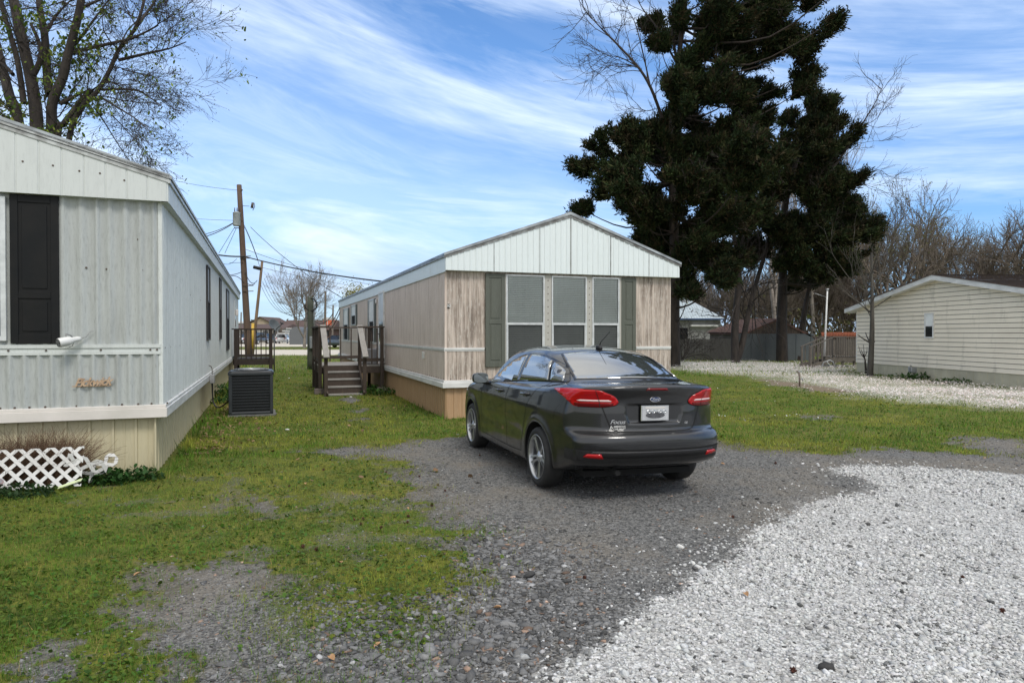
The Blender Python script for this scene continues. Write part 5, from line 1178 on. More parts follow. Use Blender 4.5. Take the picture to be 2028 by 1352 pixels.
# ---------------------------------------------------------------- trees
class Br:
    """collects limbs as 5-point polylines; one mesh"""
    def __init__(s,seed=1): s.P=[];s.R=[];s.rr=np.random.default_rng(seed); s.tips=[]
    def add(s,pts,r0,r1):
        pts=np.asarray(pts,float)
        if len(pts)!=5:
            t=np.linspace(0,len(pts)-1,5); i=np.minimum(t.astype(int),len(pts)-2); f=(t-i)[:,None]; pts=pts[i]*(1-f)+pts[i+1]*f
        s.P.append(pts); s.R.append(np.linspace(r0,r1,5))
    def path(s,pts,r0,r1):
        """long limb split in 5-point pieces (catmull-rom)"""
        q=[Vector(p) for p in pts]; sm=smooth(q,4); n=len(sm); k=0
        while k<n-1:
            e=min(k+4,n-1); a=r0+(r1-r0)*k/(n-1); b=r0+(r1-r0)*e/(n-1); s.add([tuple(v) for v in sm[k:e+1]],a,b); k=e
        return [np.array(v) for v in sm]
    def grow(s,p,d,L,r,lvl,nch=4,spread=.75,up=.12,wob=.22,lr=.62,rrat=.6,minr=.004,droop=0.0):
        rr=s.rr; p=np.array(p,float); d=np.array(d,float); d/=np.linalg.norm(d); pts=[p]; st=L/4
        for k in range(4):
            d=d+rr.normal(0,wob,3)*.6+np.array([0,0,up-droop*k]); d/=np.linalg.norm(d); p=p+d*st; pts.append(p)
        s.P.append(np.array(pts)); s.R.append(np.linspace(r,max(r*.55,minr*.7),5))
        if lvl<=0: s.tips.append(p); return
        n=nch+(rr.random()<.5)
        for i in range(n):
            t=.35+.65*(i+.5)/n if i<n-1 else 1.0
            k=min(int(t*4),3); f=t*4-k; q=pts[k]*(1-f)+pts[k+1]*f
            base=(pts[k+1]-pts[k]); base/=np.linalg.norm(base)
            e=rr.normal(0,1,3); e-=base*e.dot(base); e/=np.linalg.norm(e)+1e-9
            sp=spread*rr.uniform(.55,1.2)*(0.45 if i==n-1 else 1); nd=base*math.cos(sp)+e*math.sin(sp)
            s.grow(q,nd,L*lr*rr.uniform(.75,1.2),max(r*rrat*rr.uniform(.7,1.0),minr),lvl-1,nch,spread,up,wob,lr,rrat,minr,droop)
    def arrays(s):
        P_=np.array(s.P); R_=np.array(s.R); out=[]
        V=[];Fc=[];off=0
        for thick in (True,False):
            sel=(R_[:,0]>.035)==thick
            if not sel.any(): continue
            p=P_[sel]; r=R_[sel]; k=7 if thick else 3
            T=np.gradient(p,axis=1); T/=np.linalg.norm(T,axis=2,keepdims=True)+1e-9
            m=T.mean(1,keepdims=True); ref=np.where(np.abs(m[:,:,2:3])>.9,np.array([1.,0,0]),np.array([0,0,1.]))
            A=np.cross(T,ref); A/=np.linalg.norm(A,axis=2,keepdims=True)+1e-9; B=np.cross(T,A)
            a=np.arange(k)*2*math.pi/k
            v=p[:,:,None]+(A[:,:,None]*np.cos(a)[None,None,:,None]+B[:,:,None]*np.sin(a)[None,None,:,None])*r[:,:,None,None]
            N=len(p); i=np.arange(4)[:,None]*k; j=np.arange(k)[None]; f=np.stack([i+j,i+(j+1)%k,i+k+(j+1)%k,i+k+j],2).reshape(-1,4)
            Fc.append((f[None]+(np.arange(N)*5*k)[:,None,None]).reshape(-1,4)+off); V.append(v.reshape(-1,3)); off+=N*5*k
        return np.concatenate(V),np.concatenate(Fc)
    def mesh(s,name,m):
        V,Fc=s.arrays(); return rawmesh(name,V,Fc,m,smooth=True)
def barkmat(name,a,b): return mat(name,a,b,3,.9,stretch=(2,2,.6),bmp=.5,bdist=.03)
M_bark=barkmat('brown_bark',(.050,.040,.034),(.020,.016,.014)); M_barkd=barkmat('cedar_bark',(.045,.033,.026),(.018,.014,.011))
M_barkg=barkmat('grey_twigs',(.185,.15,.12),(.10,.08,.065)); M_barkp=barkmat('pale_bark',(.30,.26,.23),(.16,.14,.12))
M_leafy=attrmat('tree_leaf',.7,trans=.3)
M_cedar=attrmat('cedar_spray',.85,trans=.12,spec=.15)
def leafcloud(pts,n_per,spread,size,cols,rng,k=5):
    pts=np.asarray(pts); p=np.repeat(pts,n_per,0)+rng.normal(0,spread,(len(pts)*n_per,3)); n=len(p)
    c=np.array(cols)[rng.integers(0,len(cols),n)]*rng.uniform(.6,1.4,(n,1))
    return discs(p[:,0],p[:,1],p[:,2],size*rng.uniform(.6,1.4,n),c,1.0,k)
# ---- left tree: multi stemmed tree behind the white home
YT=22.0; LT=root('broadleaf_tree','large multi stemmed tree with fresh green leaves behind the white home','tree',(P(75,0,YT).x,YT,0))
LT0=np.array(LT.location)
B=Br(3); rr=np.random.default_rng(3)
def pp(L_,Y,wander=0.0,org=LT0,rr=rr):
    w=rr.normal(0,wander); out=[]
    for i,(x,y) in enumerate(L_):
        yy=Y+w*i; out.append(np.array(P(x,y,yy))-org)
    return out
stems=[([(41,254),(24,195),(12,146),(0,98),(-20,20),(-40,-60)],.22,.12),([(76,264),(71,195),(63,146),(49,85),(37,24),(27,-20),(10,-100)],.25,.15),
 ([(66,150),(73,146),(85,117),(83,90),(66,50)],.13,.05),([(105,268),(107,207),(127,159),(139,110),(156,49),(166,0),(178,-80)],.21,.11),([(104,190),(98,158),(93,73),(83,12),(80,-60)],.17,.09),
 ([(51,207),(39,122),(22,61),(5,0),(-5,-60)],.11,.06),([(139,283),(166,215),(195,185),(220,144),(239,102),(268,66),(288,12),(300,-60)],.12,.04),([(118,270),(130,247),(161,207),(185,180)],.12,.10)]
for st,r0,r1 in stems:
    g_=pp(st,YT,.12)
    if st[0][1]>240: g_=[np.array([g_[0][0]*.35+.3*(st[0][0]-75)/75,0,-.2]),g_[0]*np.array([.8,1,.55])+np.array([0,0,0])]+g_
    sm=B.path(g_,r0*.88,r1*.88)
    for k in range(6,len(sm)-1,3):
        for _ in range(1): 
            d=rr.normal(0,1,3); d[2]=abs(d[2])*.4+.1; d[0]+=.1
            B.grow(sm[k],d,rr.uniform(.7,1.9),.028,3,3,.8,.05,.25,.62,.6,.006)
brs=[([(239,122),(290,110),(335,100),(372,86)],.05),([(144,107),(207,93),(268,78),(317,54)],.06),([(205,180),(268,180),(300,196),(322,212)],.04),([(200,193),(244,220),(275,240),(300,262)],.035),
 ([(122,207),(151,193),(178,181)],.07),([(190,215),(207,239),(232,280),(262,325)],.03),([(144,110),(190,112),(234,124)],.03),([(268,66),(290,35),(312,5),(325,-30)],.05),([(239,100),(260,60),(290,38),(318,18)],.03),
 ([(178,185),(215,165),(250,170),(300,165)],.03),([(139,110),(170,70),(200,30),(230,-10)],.05),([(100,60),(120,30),(150,0)],.05),([(245,140),(290,150),(315,156),(338,166)],.022),([(30,150),(10,130),(-20,120)],.06),([(40,240),(20,235),(-10,215)],.05),
 ([(225,230),(255,262),(275,285),(295,305)],.02),([(166,20),(200,5),(240,-10)],.05)]
for st,r in brs:
    sm=B.path(pp(st,YT,.35),r*1.1,r*.35)
    for k in range(2,len(sm),1):
        if rr.random()<.38: continue
        d=sm[min(k,len(sm)-1)]-sm[k-1]; d=d/(np.linalg.norm(d)+1e-9)+rr.normal(0,.7,3)
        B.grow(sm[k],d,rr.uniform(.45,1.25),max(r*.32,.010),3,3,.65,.0,.25,.66,.62,.0055)
o_=link('trunk_and_branches',B.mesh('trunk_and_branches',M_bark),LT)
tips=np.array(B.tips); 
a,b,c=leafcloud(tips[rr.random(len(tips))<.6],2,.07,.017,[(.05,.04,.028),(.07,.06,.03),(.09,.08,.035)],rr,4)
near=[np.array(P(x,y,YT+rr.normal(0,.4)))-LT0 for (x,y) in [(135,250),(150,240),(120,262),(145,262),(175,205),(185,212),(165,200),(200,222),(108,180),(112,170),(100,200),(15,205),(35,210),(5,215),(50,220),(25,240),(5,235),(60,262),(95,262),(110,255),(85,35),(80,45),(95,20),(130,105),(150,80),(160,65),(170,60),(155,110),(105,130),(115,118),(185,90),(190,80),(5,40),(10,60),(60,40),(30,100),(192,108),(180,150),(150,165),(140,130),(128,100),(215,30),(248,102),(200,215)]]
a2,b2_,c2=leafcloud(np.array(near),44,.17,.045,[(.16,.22,.03),(.10,.17,.02),(.22,.26,.05),(.05,.09,.015)],rr,5); 
a3,b3_,c3=leafcloud(tips[rr.random(len(tips))<.05],5,.15,.035,[(.16,.22,.03),(.09,.14,.02)],rr,5)
link('leaves',rawmesh('leaves',np.concatenate([a,a2,a3]),np.concatenate([b,b2_+len(a),b3_+len(a)+len(a2)]),M_leafy,np.concatenate([c,c2,c3])),LT)
# ---- cedars
def cedar(name,label,trunk,blobs,Y,r0,seed,extra=(),dens=1.0,cols=((.016,.028,.010),(.025,.037,.012),(.012,.020,.008),(.034,.037,.014),(.038,.030,.015))):
    rg=np.random.default_rng(seed); b=P(trunk[0][0],trunk[0][1],Y); rt=root(name,label,'tree',(b.x,Y,0)); org=np.array(rt.location)
    Bb=Br(seed); tk=[np.array([0,0,-.2])]+[np.array(P(x,y,Y))-org for x,y in trunk[1:]]; sm=Bb.path(tk,r0,r0*.22); sm=np.array(sm)
    SP=[];SC=[]
    bl=[]
    for (px,py,r) in blobs:
        bl.append((px,py,r*.80,None))
        for _ in range(4):
            a_=rg.uniform(0,6.28); s_2=rg.uniform(.28,.55); bl.append((px+math.cos(a_)*r*rg.uniform(.5,1.05),py+math.sin(a_)*r*rg.uniform(.4,.85),r*s_2,1))
    dep0=0; c0_=None
    for (px,py,r,sub_) in bl:
        R_=r/F*Y; dep=rg.normal(0,1)*1.9 if sub_ is None else dep0+rg.normal(0,.6); c=np.array(P(px,py,Y))-org; c[1]+=dep
        c[0]*=(Y+dep)/Y if False else 1
        # limb from the trunk, starting below the clump
        cand=sm[(sm[:,2]<c[2]+.3)]; cand=cand if len(cand) else sm; q=cand[np.argmin(np.linalg.norm(cand-c-np.array([0,0,-1.2]),axis=1))]
        if sub_ is None: dep0=dep; c0_=c
        else: q=c0_
        mid=(q+c)/2+np.array([0,0,-.15*np.linalg.norm(c-q)])+rg.normal(0,.12,3)
        Bb.path([q,mid,c],min(.07,.025+.012*np.linalg.norm(c-q)) if sub_ is None else .02,.012)
        for _ in range(5 if r>20 else 1): Bb.grow(c+rg.normal(0,R_*.3,3),rg.normal(0,1,3),R_*.9,.018,2,3,.7,.05,.25,.6,.6,.006)
        n=int(dens*(14+r*r*.27))
        out_=np.array([c[0],c[1],0.0]); out_/=np.linalg.norm(out_)+1e-6
        base=c-out_*R_*.75+np.array([0,0,-.25*R_]); nb=max(3,int(4+R_*R_*7)); m_=max(3,n//nb)
        u=rg.normal(0,1,(nb,3)); u/=np.linalg.norm(u,axis=1,keepdims=True); tgt=c+u*np.array([1.25,1.0,.72])*R_*rg.uniform(.55,1.28,(nb,1))+out_*R_*.18+np.array([0,0,.10*R_])
        t=rg.uniform(.22,1.0,(nb,m_,1)); q_=base+(tgt[:,None]-base)*t; q_[:,:,2:]-=(.22*R_*np.sin(t*math.pi)); 
        p=(q_+rg.normal(0,1,q_.shape)*np.array([.13,.13,.07])*(1.25-.75*t)*(.6+.5*R_)).reshape(-1,3)
        # drop clumps where a coarse noise says gap
        f=fbm(p[:,0]*1.8+seed,p[:,2]*3.0+p[:,1]*.8,seed+5,3); k=f>.38; p=p[k]
        SP.append(p); tone=rg.uniform(.75,1.3); SC.append(np.array(cols)[rg.integers(0,len(cols),len(p))]*tone)
    p=np.concatenate(SP); cc=np.concatenate(SC); n=len(p); K=16
    ax=(p-np.array([0,0,0]))*np.array([1,1,.2]); ax/=np.linalg.norm(ax,axis=1,keepdims=True)+1e-9; ax=ax*.75+np.array([0,0,.28])+rg.normal(0,.38,(n,3))
    ax/=np.linalg.norm(ax,axis=1,keepdims=True); P3=np.repeat(p,K,0)+np.repeat(ax,K,0)*rg.uniform(-.12,.50,(n*K,1))+rg.normal(0,.055,(n*K,3)); D=np.repeat(ax,K,0)+rg.normal(0,.5,(n*K,3)); D/=np.linalg.norm(D,axis=1,keepdims=True)
    L=rg.uniform(.09,.26,n*K)[:,None]; sd=np.cross(D,rg.normal(0,1,(n*K,3))); sd/=np.linalg.norm(sd,axis=1,keepdims=True)+1e-9; w=rg.uniform(.018,.040,n*K)[:,None]
    V=np.stack([P3-D*L*.1,P3+D*L*.45+sd*w,P3+D*L,P3+D*L*.45-sd*w],1).reshape(-1,3); Fc=np.arange(n*K*4).reshape(-1,4)
    C_=np.repeat(np.repeat(cc,K,0)*rg.uniform(.6,1.5,(n*K,1)),4,0)
    for pts,r in extra:
        e=Bb.path([np.array(P(x,y,Y+dy))-org for (x,y,dy) in pts],r,r*.25)
        for k in range(2,len(e)):
            d=e[k]-e[k-1]; d=d/(np.linalg.norm(d)+1e-9)+rg.normal(0,.75,3); Bb.grow(e[k],d,rg.uniform(.6,1.9),max(r*.3,.016),2,3,.65,.03,.25,.62,.62,.008)
    link('trunk',Bb.mesh('trunk',M_barkd),rt); link('crown',rawmesh('crown',V,Fc,M_cedar,C_),rt); return rt
big=[(1165,325,20),(1150,330,12),(1190,305,24),(1215,340,22),(1230,290,28),(1245,320,24),(1265,268,30),(1300,258,32),(1290,290,26),(1160,402,18),(1190,388,26),(1225,372,33),(1265,382,36),(1300,398,38),(1245,345,20),(1215,410,18),(1280,432,34),(1310,455,36),(1255,420,20),
 (1330,225,42),(1338,255,42),(1345,300,42),(1318,175,26),(1305,100,14),(1300,30,18),(1340,60,16),(1360,20,20),(1330,-10,24),(1410,-20,36),
 (1440,40,50),(1490,25,50),(1545,35,44),(1580,20,24),(1425,85,44),(1478,90,48),(1530,85,44),(1570,105,34),(1582,60,24),(1585,150,16),(1560,155,18),(1400,60,26),(1390,120,26),(1500,135,26),(1395,155,44),(1355,165,36),(1435,165,42),(1475,178,34),(1505,200,30),(1530,215,20),(1545,212,14),(1345,215,44),(1390,205,40),
 (1405,260,44),(1425,300,52),(1480,330,42),(1370,350,52),(1440,365,52),(1335,400,44),(1400,430,52),(1465,435,46),(1320,490,42),(1375,515,46),(1440,520,40),(1390,300,44),(1350,450,48),(1300,500,24),(1410,390,50),(1340,545,30),(1395,555,26),(1350,585,18),(1590,100,14),(1575,190,10)]
cedar('cedar_tree','tallest dark cedar with its ragged crown rising behind the beige home',[(1335,727),(1334,640),(1335,520),(1332,400),(1330,260),(1338,150),(1350,60),(1362,-60)],big,34.0,.33,21,
 extra=[([(1310,235,0),(1287,175,-.2),(1262,135,-.3),(1225,95,-.3),(1190,60,-.2),(1160,28,0)],.085),([(1262,135,-.3),(1230,118,.4),(1195,110,.6),(1160,85,.9)],.035),([(1270,140,0),(1235,130,.5),(1200,135,.8),(1170,145,1)],.03),([(1287,175,0),(1260,60,.6),(1240,20,.8)],.04),([(1305,215,0),(1280,222,.5),(1250,215,.8)],.022),
  ([(1340,130,0),(1330,60,.5),(1345,10,.8),(1360,-30,1)],.08),([(1345,140,0),(1300,60,.6),(1270,20,.9),(1250,-20,1)],.06),([(1400,150,0),(1440,110,0),(1490,70,0),(1540,40,0)],.08)],dens=1.7)
sec=[(1605,225,20),(1600,212,14),(1585,240,22),(1600,262,28),(1640,250,16),(1665,262,18),(1675,275,12),(1650,300,26),(1575,285,26),(1570,320,36),(1605,330,40),(1640,350,38),(1560,385,48),(1610,400,48),(1655,395,36),(1630,445,50),(1675,440,34),(1685,412,22),(1695,470,30),(1710,405,10),(1706,455,14),(1650,500,46),(1590,480,52),(1530,470,46),(1700,520,18),(1715,522,10),(1665,532,26),(1500,395,36),(1530,520,36),(1600,535,26),(1560,545,20),(1480,500,38),(1500,330,18),(1500,265,10),(1540,330,22)]
cedar('cedar_tree','shorter dark cedar to the right of the tallest one',[(1549,716),(1548,640),(1550,560),(1552,420),(1575,320),(1600,225)],sec,40.0,.36,33,dens=1.8,
 extra=[([(1640,345,0),(1672,300,-.3),(1700,255,-.4),(1728,210,-.5),(1746,172,-.4)],.07),([(1700,255,-.4),(1735,235,.2),(1765,195,.6)],.025),([(1672,310,0),(1705,285,.3),(1745,280,.7)],.025),([(1670,380,0),(1700,365,.3),(1745,378,.6)],.03),([(1690,340,0),(1715,330,.5)],.03)])
cedar('cedar_tree','slim leaning dark tree trunk close to the grey deck',[(1579,718),(1588,650),(1600,580),(1612,520)],[(1610,540,22),(1640,555,16),(1590,560,18),(1625,520,24)],41.5,.24,41,dens=.8)
# forked tree
Y=38.5; b=P(1457,712,Y); FT=root('forked_tree','dark V forked bare tree standing in front of the board fence','tree',(b.x,Y,0)); org=np.array(FT.location); B=Br(8)
for pts,r in (([(1455,660),(1459,600),(1463,540),(1455,480),(1440,400)],.20),([(1470,680),(1479,635),(1497,560),(1520,480),(1530,380)],.17)):
    q=[np.array([0,0,-.1])]+[np.array(P(x,y,Y))-org for x,y in pts]; sm=B.path(q,r*1.25,r*.4)
    for k in range(7,len(sm)): B.grow(sm[k],B.rr.normal(0,1,3)+np.array([0,0,.3]),B.rr.uniform(1,2.6),.04,3,3,.7,.06)
link('trunk_and_branches',B.mesh('trunk_and_branches',M_bark),FT)
# ---- generic bare trees
def bare(seed,Hh,trunk=.25,lv=5,nch=4,spread=.6,up=.14,first=.3,m=M_barkg,minr=.012):
    B=Br(seed); rr=B.rr; B.path([np.array([0,0,-.2]),np.array([rr.normal(0,.1),0,Hh*first*.5]),np.array([rr.normal(0,.25),rr.normal(0,.2),Hh*first])],trunk*Hh/14,trunk*.8*Hh/14)
    top=np.array([0,0,Hh*first])
    for i in range(4):
        a=6.283*(i+rr.random()*.6)/4; tl=.30+.35*rr.random() if i else .08
        B.grow(top+np.array([0,0,-rr.random()*.1*Hh]),[math.cos(a)*tl,math.sin(a)*tl,1],Hh*.34,trunk*.55*Hh/14,lv-1,nch,spread,up,.2,.62,.58,minr)
    return B
def bare_thing(name,label,B,m,loc,rz=0,group=None,leaf=None,src=None):
    if src is not None:
        c=copytree(src); c.location=loc; c.rotation_euler=(0,0,rz); tag(c,label,'tree',group); return c
    rt=root(name,label,'tree',loc,rz,group); link('trunk_and_branches',B.mesh('trunk_and_branches',m),rt)
    if leaf:
        rg=np.random.default_rng(9); t=np.array(B.tips); t=t[rg.random(len(t))<leaf[0]]; a,b,c=leafcloud(t,leaf[1],leaf[2],leaf[3],leaf[4],rg,4); link('buds',rawmesh('buds',a,b,M_leafy,c),rt)
    return rt
OL=[(.13,.12,.05),(.10,.10,.045),(.17,.15,.07),(.14,.10,.07)]
def at(px,Y): return (P(px,0,Y).x,Y,0)
tA=bare_thing('bare_tree','rounded bare tree left of centre above the tan house ridge',bare(51,14.6,.26,5,4,.82,.05,.25,minr=.016),M_barkg,at(1812,58),0,'row of bare trees beyond the tan house',leaf=(.5,2,.12,.035,OL))
tB=bare_thing('bare_tree','broad dark bare tree behind the peak of the tan house',bare(52,15.2,.34,5,4,.88,.04,.20,minr=.018),M_barkg,at(1905,62),.5,'row of bare trees beyond the tan house',leaf=(.3,2,.12,.03,OL))
tC=bare_thing('bare_tree','slender budding tree right beside the dark cedar crown',bare(53,12.5,.2,5,4,.55,.2,.3,minr=.014),M_barkg,at(1755,52),0,'row of bare trees beyond the tan house',leaf=(.7,3,.14,.04,[(.16,.17,.05),(.13,.13,.05)]))
for (px,Y,src,rz,l) in ((1995,60,tA,2.0,'bare tree at the right edge of the photo'),(2050,66,tB,1.1,'bare tree partly outside the right edge'),(1860,70,tC,2.2,'thin bare tree between the rounded and the broad ones'),(1948,72,tA,4.0,'bare tree filling the gap right of the broad one'),(1780,68,tB,3.0,'bare tree low behind the rounded one'),(1725,66,tA,5.1,'bare tree right behind the cedar crown edge'),(2110,60,tA,.7,'bare tree just beyond the frame edge')):
    bare_thing('bare_tree',l,None,None,at(px,Y),rz,'row of bare trees beyond the tan house',src=src)
tD=bare_thing('bare_tree','tall pale bare tree standing between the two cedar crowns',bare(61,18,.13,5,4,.45,.2,.30,minr=.012),M_barkp,at(1535,50),0,leaf=(.4,2,.15,.03,[(.2,.17,.14),(.15,.14,.08)]))
bare_thing('bare_tree','bare grey tree behind the right hand cedar',None,None,at(1610,58),1.3,src=tD)
YC=75; tE=bare_thing('bare_tree','pale bare tree with a wide crown standing in the far lot',bare(71,11.2,.24,5,5,.72,.06,.18,minr=.010),M_barkp,at(603,YC),0,leaf=(.3,2,.12,.03,[(.3,.27,.24),(.2,.17,.14)]))
tF=bare_thing('bare_tree','young tree with yellow new leaves behind the beige roof',bare(72,8.2,.2,4,4,.6,.12,.3),M_barkg,at(712,85),0,leaf=(1,7,.28,.07,[(.34,.30,.07),(.28,.26,.08),(.22,.22,.06)]))
bare_thing('bare_tree','small bare bush like tree low behind the satellite dish',bare(73,4.2,.2,4,5,.8,.08,.1),M_barkg,at(560,120),0)
# the wood: dense belt of stems, twigs and budding understorey
def woods():
    Vs=[];Fs=[];off=0; rg=np.random.default_rng(77); var=[bare(80+i,9.5+i*.9,.24,4,5,.62,.14,.22,minr=.022).arrays() for i in range(4)]
    LV=[];LF=[];LC=[];lo=0
    spots=[]
    for i in range(100):
        Y=rg.uniform(58,92); px=rg.uniform(1290,2150)
        if px>1700 and rg.random()<.6: continue
        spots.append((P(px,0,Y).x,Y,rg.uniform(.7,1.1)*(1.0 if px<1700 else .58)))
    for x,y,s in spots:
        V,Fc=var[rg.integers(0,4)]; a=rg.uniform(0,6.28); c,sn=math.cos(a),math.sin(a)
        W_=np.stack([V[:,0]*c-V[:,1]*sn,V[:,0]*sn+V[:,1]*c,V[:,2]],1)*s+np.array([x,y,0]); Vs.append(W_);Fs.append(Fc+off);off+=len(V)
    tag(link('woods',rawmesh('woods',np.concatenate(Vs),np.concatenate(Fs),M_barkg,smooth=True)),'bare brown wood forming a dense belt behind the sheds and tan house','woods',kind='stuff')
    n=52000; Y=rg.uniform(56,94,n); px=rg.uniform(1280,2160,n); z=rg.random(n)**1.2*6.2
    x=(px-CX)/F*Y; hh=fbm(x*.35,Y*.35+z*.5,7,4); k=hh>.44+z*.020; x,Y,z=x[k],Y[k],z[k]; n=len(x)
    cols=np.array([(.09,.08,.045),(.11,.09,.055),(.12,.13,.04),(.09,.07,.05),(.06,.055,.03)])[rg.integers(0,5,n)]*rg.uniform(.5,1.5,(n,1))
    a,b,c=discs(x,Y,z,rg.uniform(.05,.16,n),cols,1.2,4); tag(link('undergrowth',rawmesh('undergrowth',a,b,M_leafy,c)),'olive brown undergrowth filling the edge of the wood','undergrowth',kind='stuff')
woods()
def treeline():
    rg=np.random.default_rng(78); n=9000; Y=rg.uniform(190,260,n); px=rg.uniform(-200,760,n); x=(px-CX)/F*Y; z=rg.random(n)*(3.0+4*fbm(x*.08,x*0+2,9,3))
    cols=np.array([(.10,.095,.08),(.13,.12,.10),(.09,.10,.06)])[rg.integers(0,3,n)]; a,b,c=discs(x,Y,z,rg.uniform(.25,.7,n),cols,1.2,4)
    tag(link('distant_trees',rawmesh('distant_trees',a,b,M_leafy,c)),'low greyish tree line on the horizon between the homes','tree line',kind='stuff')
treeline()
# young tree in front of the tan house
b=G(1723,745); YT_=root('young_tree','young bare tree with a smooth trunk in front of the tan house','tree',tuple(b)); org=np.array(b); B=Br(12); rr=B.rr; Y=b.y
sm=B.path([np.array([0,0,-.1]),np.array([.04,0,.7]),np.array(P(1727,660,Y))-org,np.array(P(1727,610,Y))-org,np.array(P(1726,560,Y))-org,np.array(P(1725,500,Y))-org],.125,.035)
for k in range(10,len(sm)-2):
    for _ in range(1):
        a=rr.uniform(0,6.28); B.grow(sm[k],[math.cos(a)*.9,math.sin(a)*.9,.75],rr.uniform(1.0,1.7),.022,3,2,.55,.10,.16,.62,.6,.006)
for st,r in (([(1727,680),(1712,672),(1698,662)],.045),([(1727,684),(1718,668),(1714,658)],.035),([(1727,612),(1760,590),(1800,560)],.03),([(1727,620),(1700,600),(1670,575)],.03),([(1729,680),(1733,676)],.03)):
    B.path([np.array(P(x,y,Y+(0.1*i)))-org for i,(x,y) in enumerate(st)],r,r*.4)
link('trunk_and_branches',B.mesh('trunk_and_branches',barkmat('smooth_grey_bark',(.085,.078,.065),(.05,.045,.038))),YT_)
t=np.array(B.tips); a,b_,c=leafcloud(t,2,.07,.016,[(.13,.14,.045),(.1,.09,.05)],rr,4); link('buds',rawmesh('buds',a,b_,M_leafy,c),YT_)
b=G(1716,740); sb=root('bare_sapling','pruned bare sapling stub beside the young tree','sapling',tuple(b)); B=Br(14)
B.path([np.array([0,0,-.1]),np.array([-.05,0,.5]),np.array([-.13,0,.8])],.05,.02)
for dx,z in ((-.3,1.15),(-.1,1.2),(.05,1.1),(-.2,1.0)): B.path([np.array([-.09,0,.65]),np.array([dx*.7,.05,.85]),np.array([dx,.05,z])],.025,.008)
link('stems',B.mesh('stems',M_bark),sb)
# bare brush hanging low beside the first cedar trunk
B=Br(16); b=G(1350,716); fb=root('bare_shrub','tangle of bare curving branches in front of the blue roofed house','shrub',tuple(b))
for _ in range(9): B.grow([0,0,0],[B.rr.normal(.5,.5),B.rr.normal(0,.3),1.2],B.rr.uniform(1.2,2.2),.03,3,3,.7,-.02,.35,.62,.6,.009)
link('branches',B.mesh('branches',M_bark),fb)
# ---------------------------------------------------------------- the grey sedan: implicit body, meshed, with fitted parts
def crom(pts,n=8,closed=False):
    pts=[np.array(p,float) for p in pts]; out=[]; N=len(pts)
    for i in range(N-1):
        a=pts[max(i-1,0)];b=pts[i];c=pts[i+1];d=pts[min(i+2,N-1)]
        for k in range(n):
            t=k/n; out.append(.5*((2*b)+(-a+c)*t+(2*a-5*b+4*c-d)*t*t+(-a+3*b-3*c+d)*t**3))
    out.append(pts[-1]); return np.array(out)
LOWER=[(.75,.20),(.42,.26),(.19,.325),(.075,.36),(.030,.40),(.012,.45),(.002,.50),(-.004,.555),(-.004,.60),(.000,.630),(.014,.655),(.046,.673),(.078,.683)]
LOWER2=[(.094,.700),(.096,.78),(.098,.86),(.103,.93),(.103,.975),(.090,1.02),(.070,1.065),(.056,1.098),(.052,1.116)]
LOWER3=[(.062,1.130),(.10,1.139),(.18,1.142),(.30,1.146),(.46,1.152)]
LOWER4=[(.9,1.10),(1.6,1.05),(2.6,1.02),(3.25,1.02),(3.45,1.0),(3.8,.955),(4.1,.89),(4.3,.81),(4.42,.72),(4.50,.60),(4.53,.48),(4.52,.36),(4.46,.26),(4.34,.20),(4.1,.175)]
lowpoly=np.concatenate([crom(LOWER,4),crom(LOWER2,4),crom(LOWER3,4),crom(LOWER4,4)])
CAB=[(.44,1.10),(.46,1.152),(.60,1.205),(.80,1.283),(1.0,1.353),(1.2,1.410),(1.4,1.446),(1.6,1.465),(1.9,1.478),(2.15,1.474),(2.4,1.452),(2.6,1.415),(2.8,1.352),(3.0,1.270),(3.2,1.165),(3.42,1.03),(3.45,.95)]
CAB=[(x,z if z<1.152 else 1.152+(z-1.152)*1.06) for x,z in CAB]
cabpoly=np.concatenate([crom(CAB,4),[(3.4,.9),(.5,.9)]])
GX=np.arange(-.3,4.9,.02); GZ=np.arange(-.2,1.9,.02)
def sdgrid(poly):
    X_,Z_=np.meshgrid(GX,GZ,indexing='ij'); return -polydist(X_,Z_,[tuple(p) for p in poly])
SDL,SDC=sdgrid(lowpoly),sdgrid(cabpoly)
def samp(Gd,x,z):
    fx=np.clip((x-GX[0])/.02,0,len(GX)-1.001); fz=np.clip((z-GZ[0])/.02,0,len(GZ)-1.001); i=fx.astype(int); j=fz.astype(int); a=fx-i; b=fz-j
    return (Gd[i,j]*(1-a)+Gd[i+1,j]*a)*(1-b)+(Gd[i,j+1]*(1-a)+Gd[i+1,j+1]*a)*b
def smax(a,b,k):
    h=np.clip(.5-.5*(b-a)/k,0,1); return b*(1-h)+a*h+k*h*(1-h)
def smin(a,b,k): return -smax(-a,-b,k)
WZ=crom([(.10,.80),(.18,.850),(.25,.876),(.35,.886),(.45,.893),(.60,.901),(.75,.906),(.83,.908),(.875,.902),(.93,.889),(.99,.874),(1.04,.855),(1.09,.815),(1.14,.745),(1.2,.66),(1.4,.5)],6)
WX=crom([(-.2,.85),(.0,.87),(.25,.905),(.6,.958),(1.0,.993),(2.0,1.0),(3.5,.998),(4.0,.972),(4.3,.93),(4.55,.86)],6)
CX_=crom([(.2,.50),(.45,.640),(.7,.715),(1.0,.765),(1.4,.795),(2.0,.808),(2.6,.800),(3.0,.775),(3.45,.72)],6)
RWH=.316
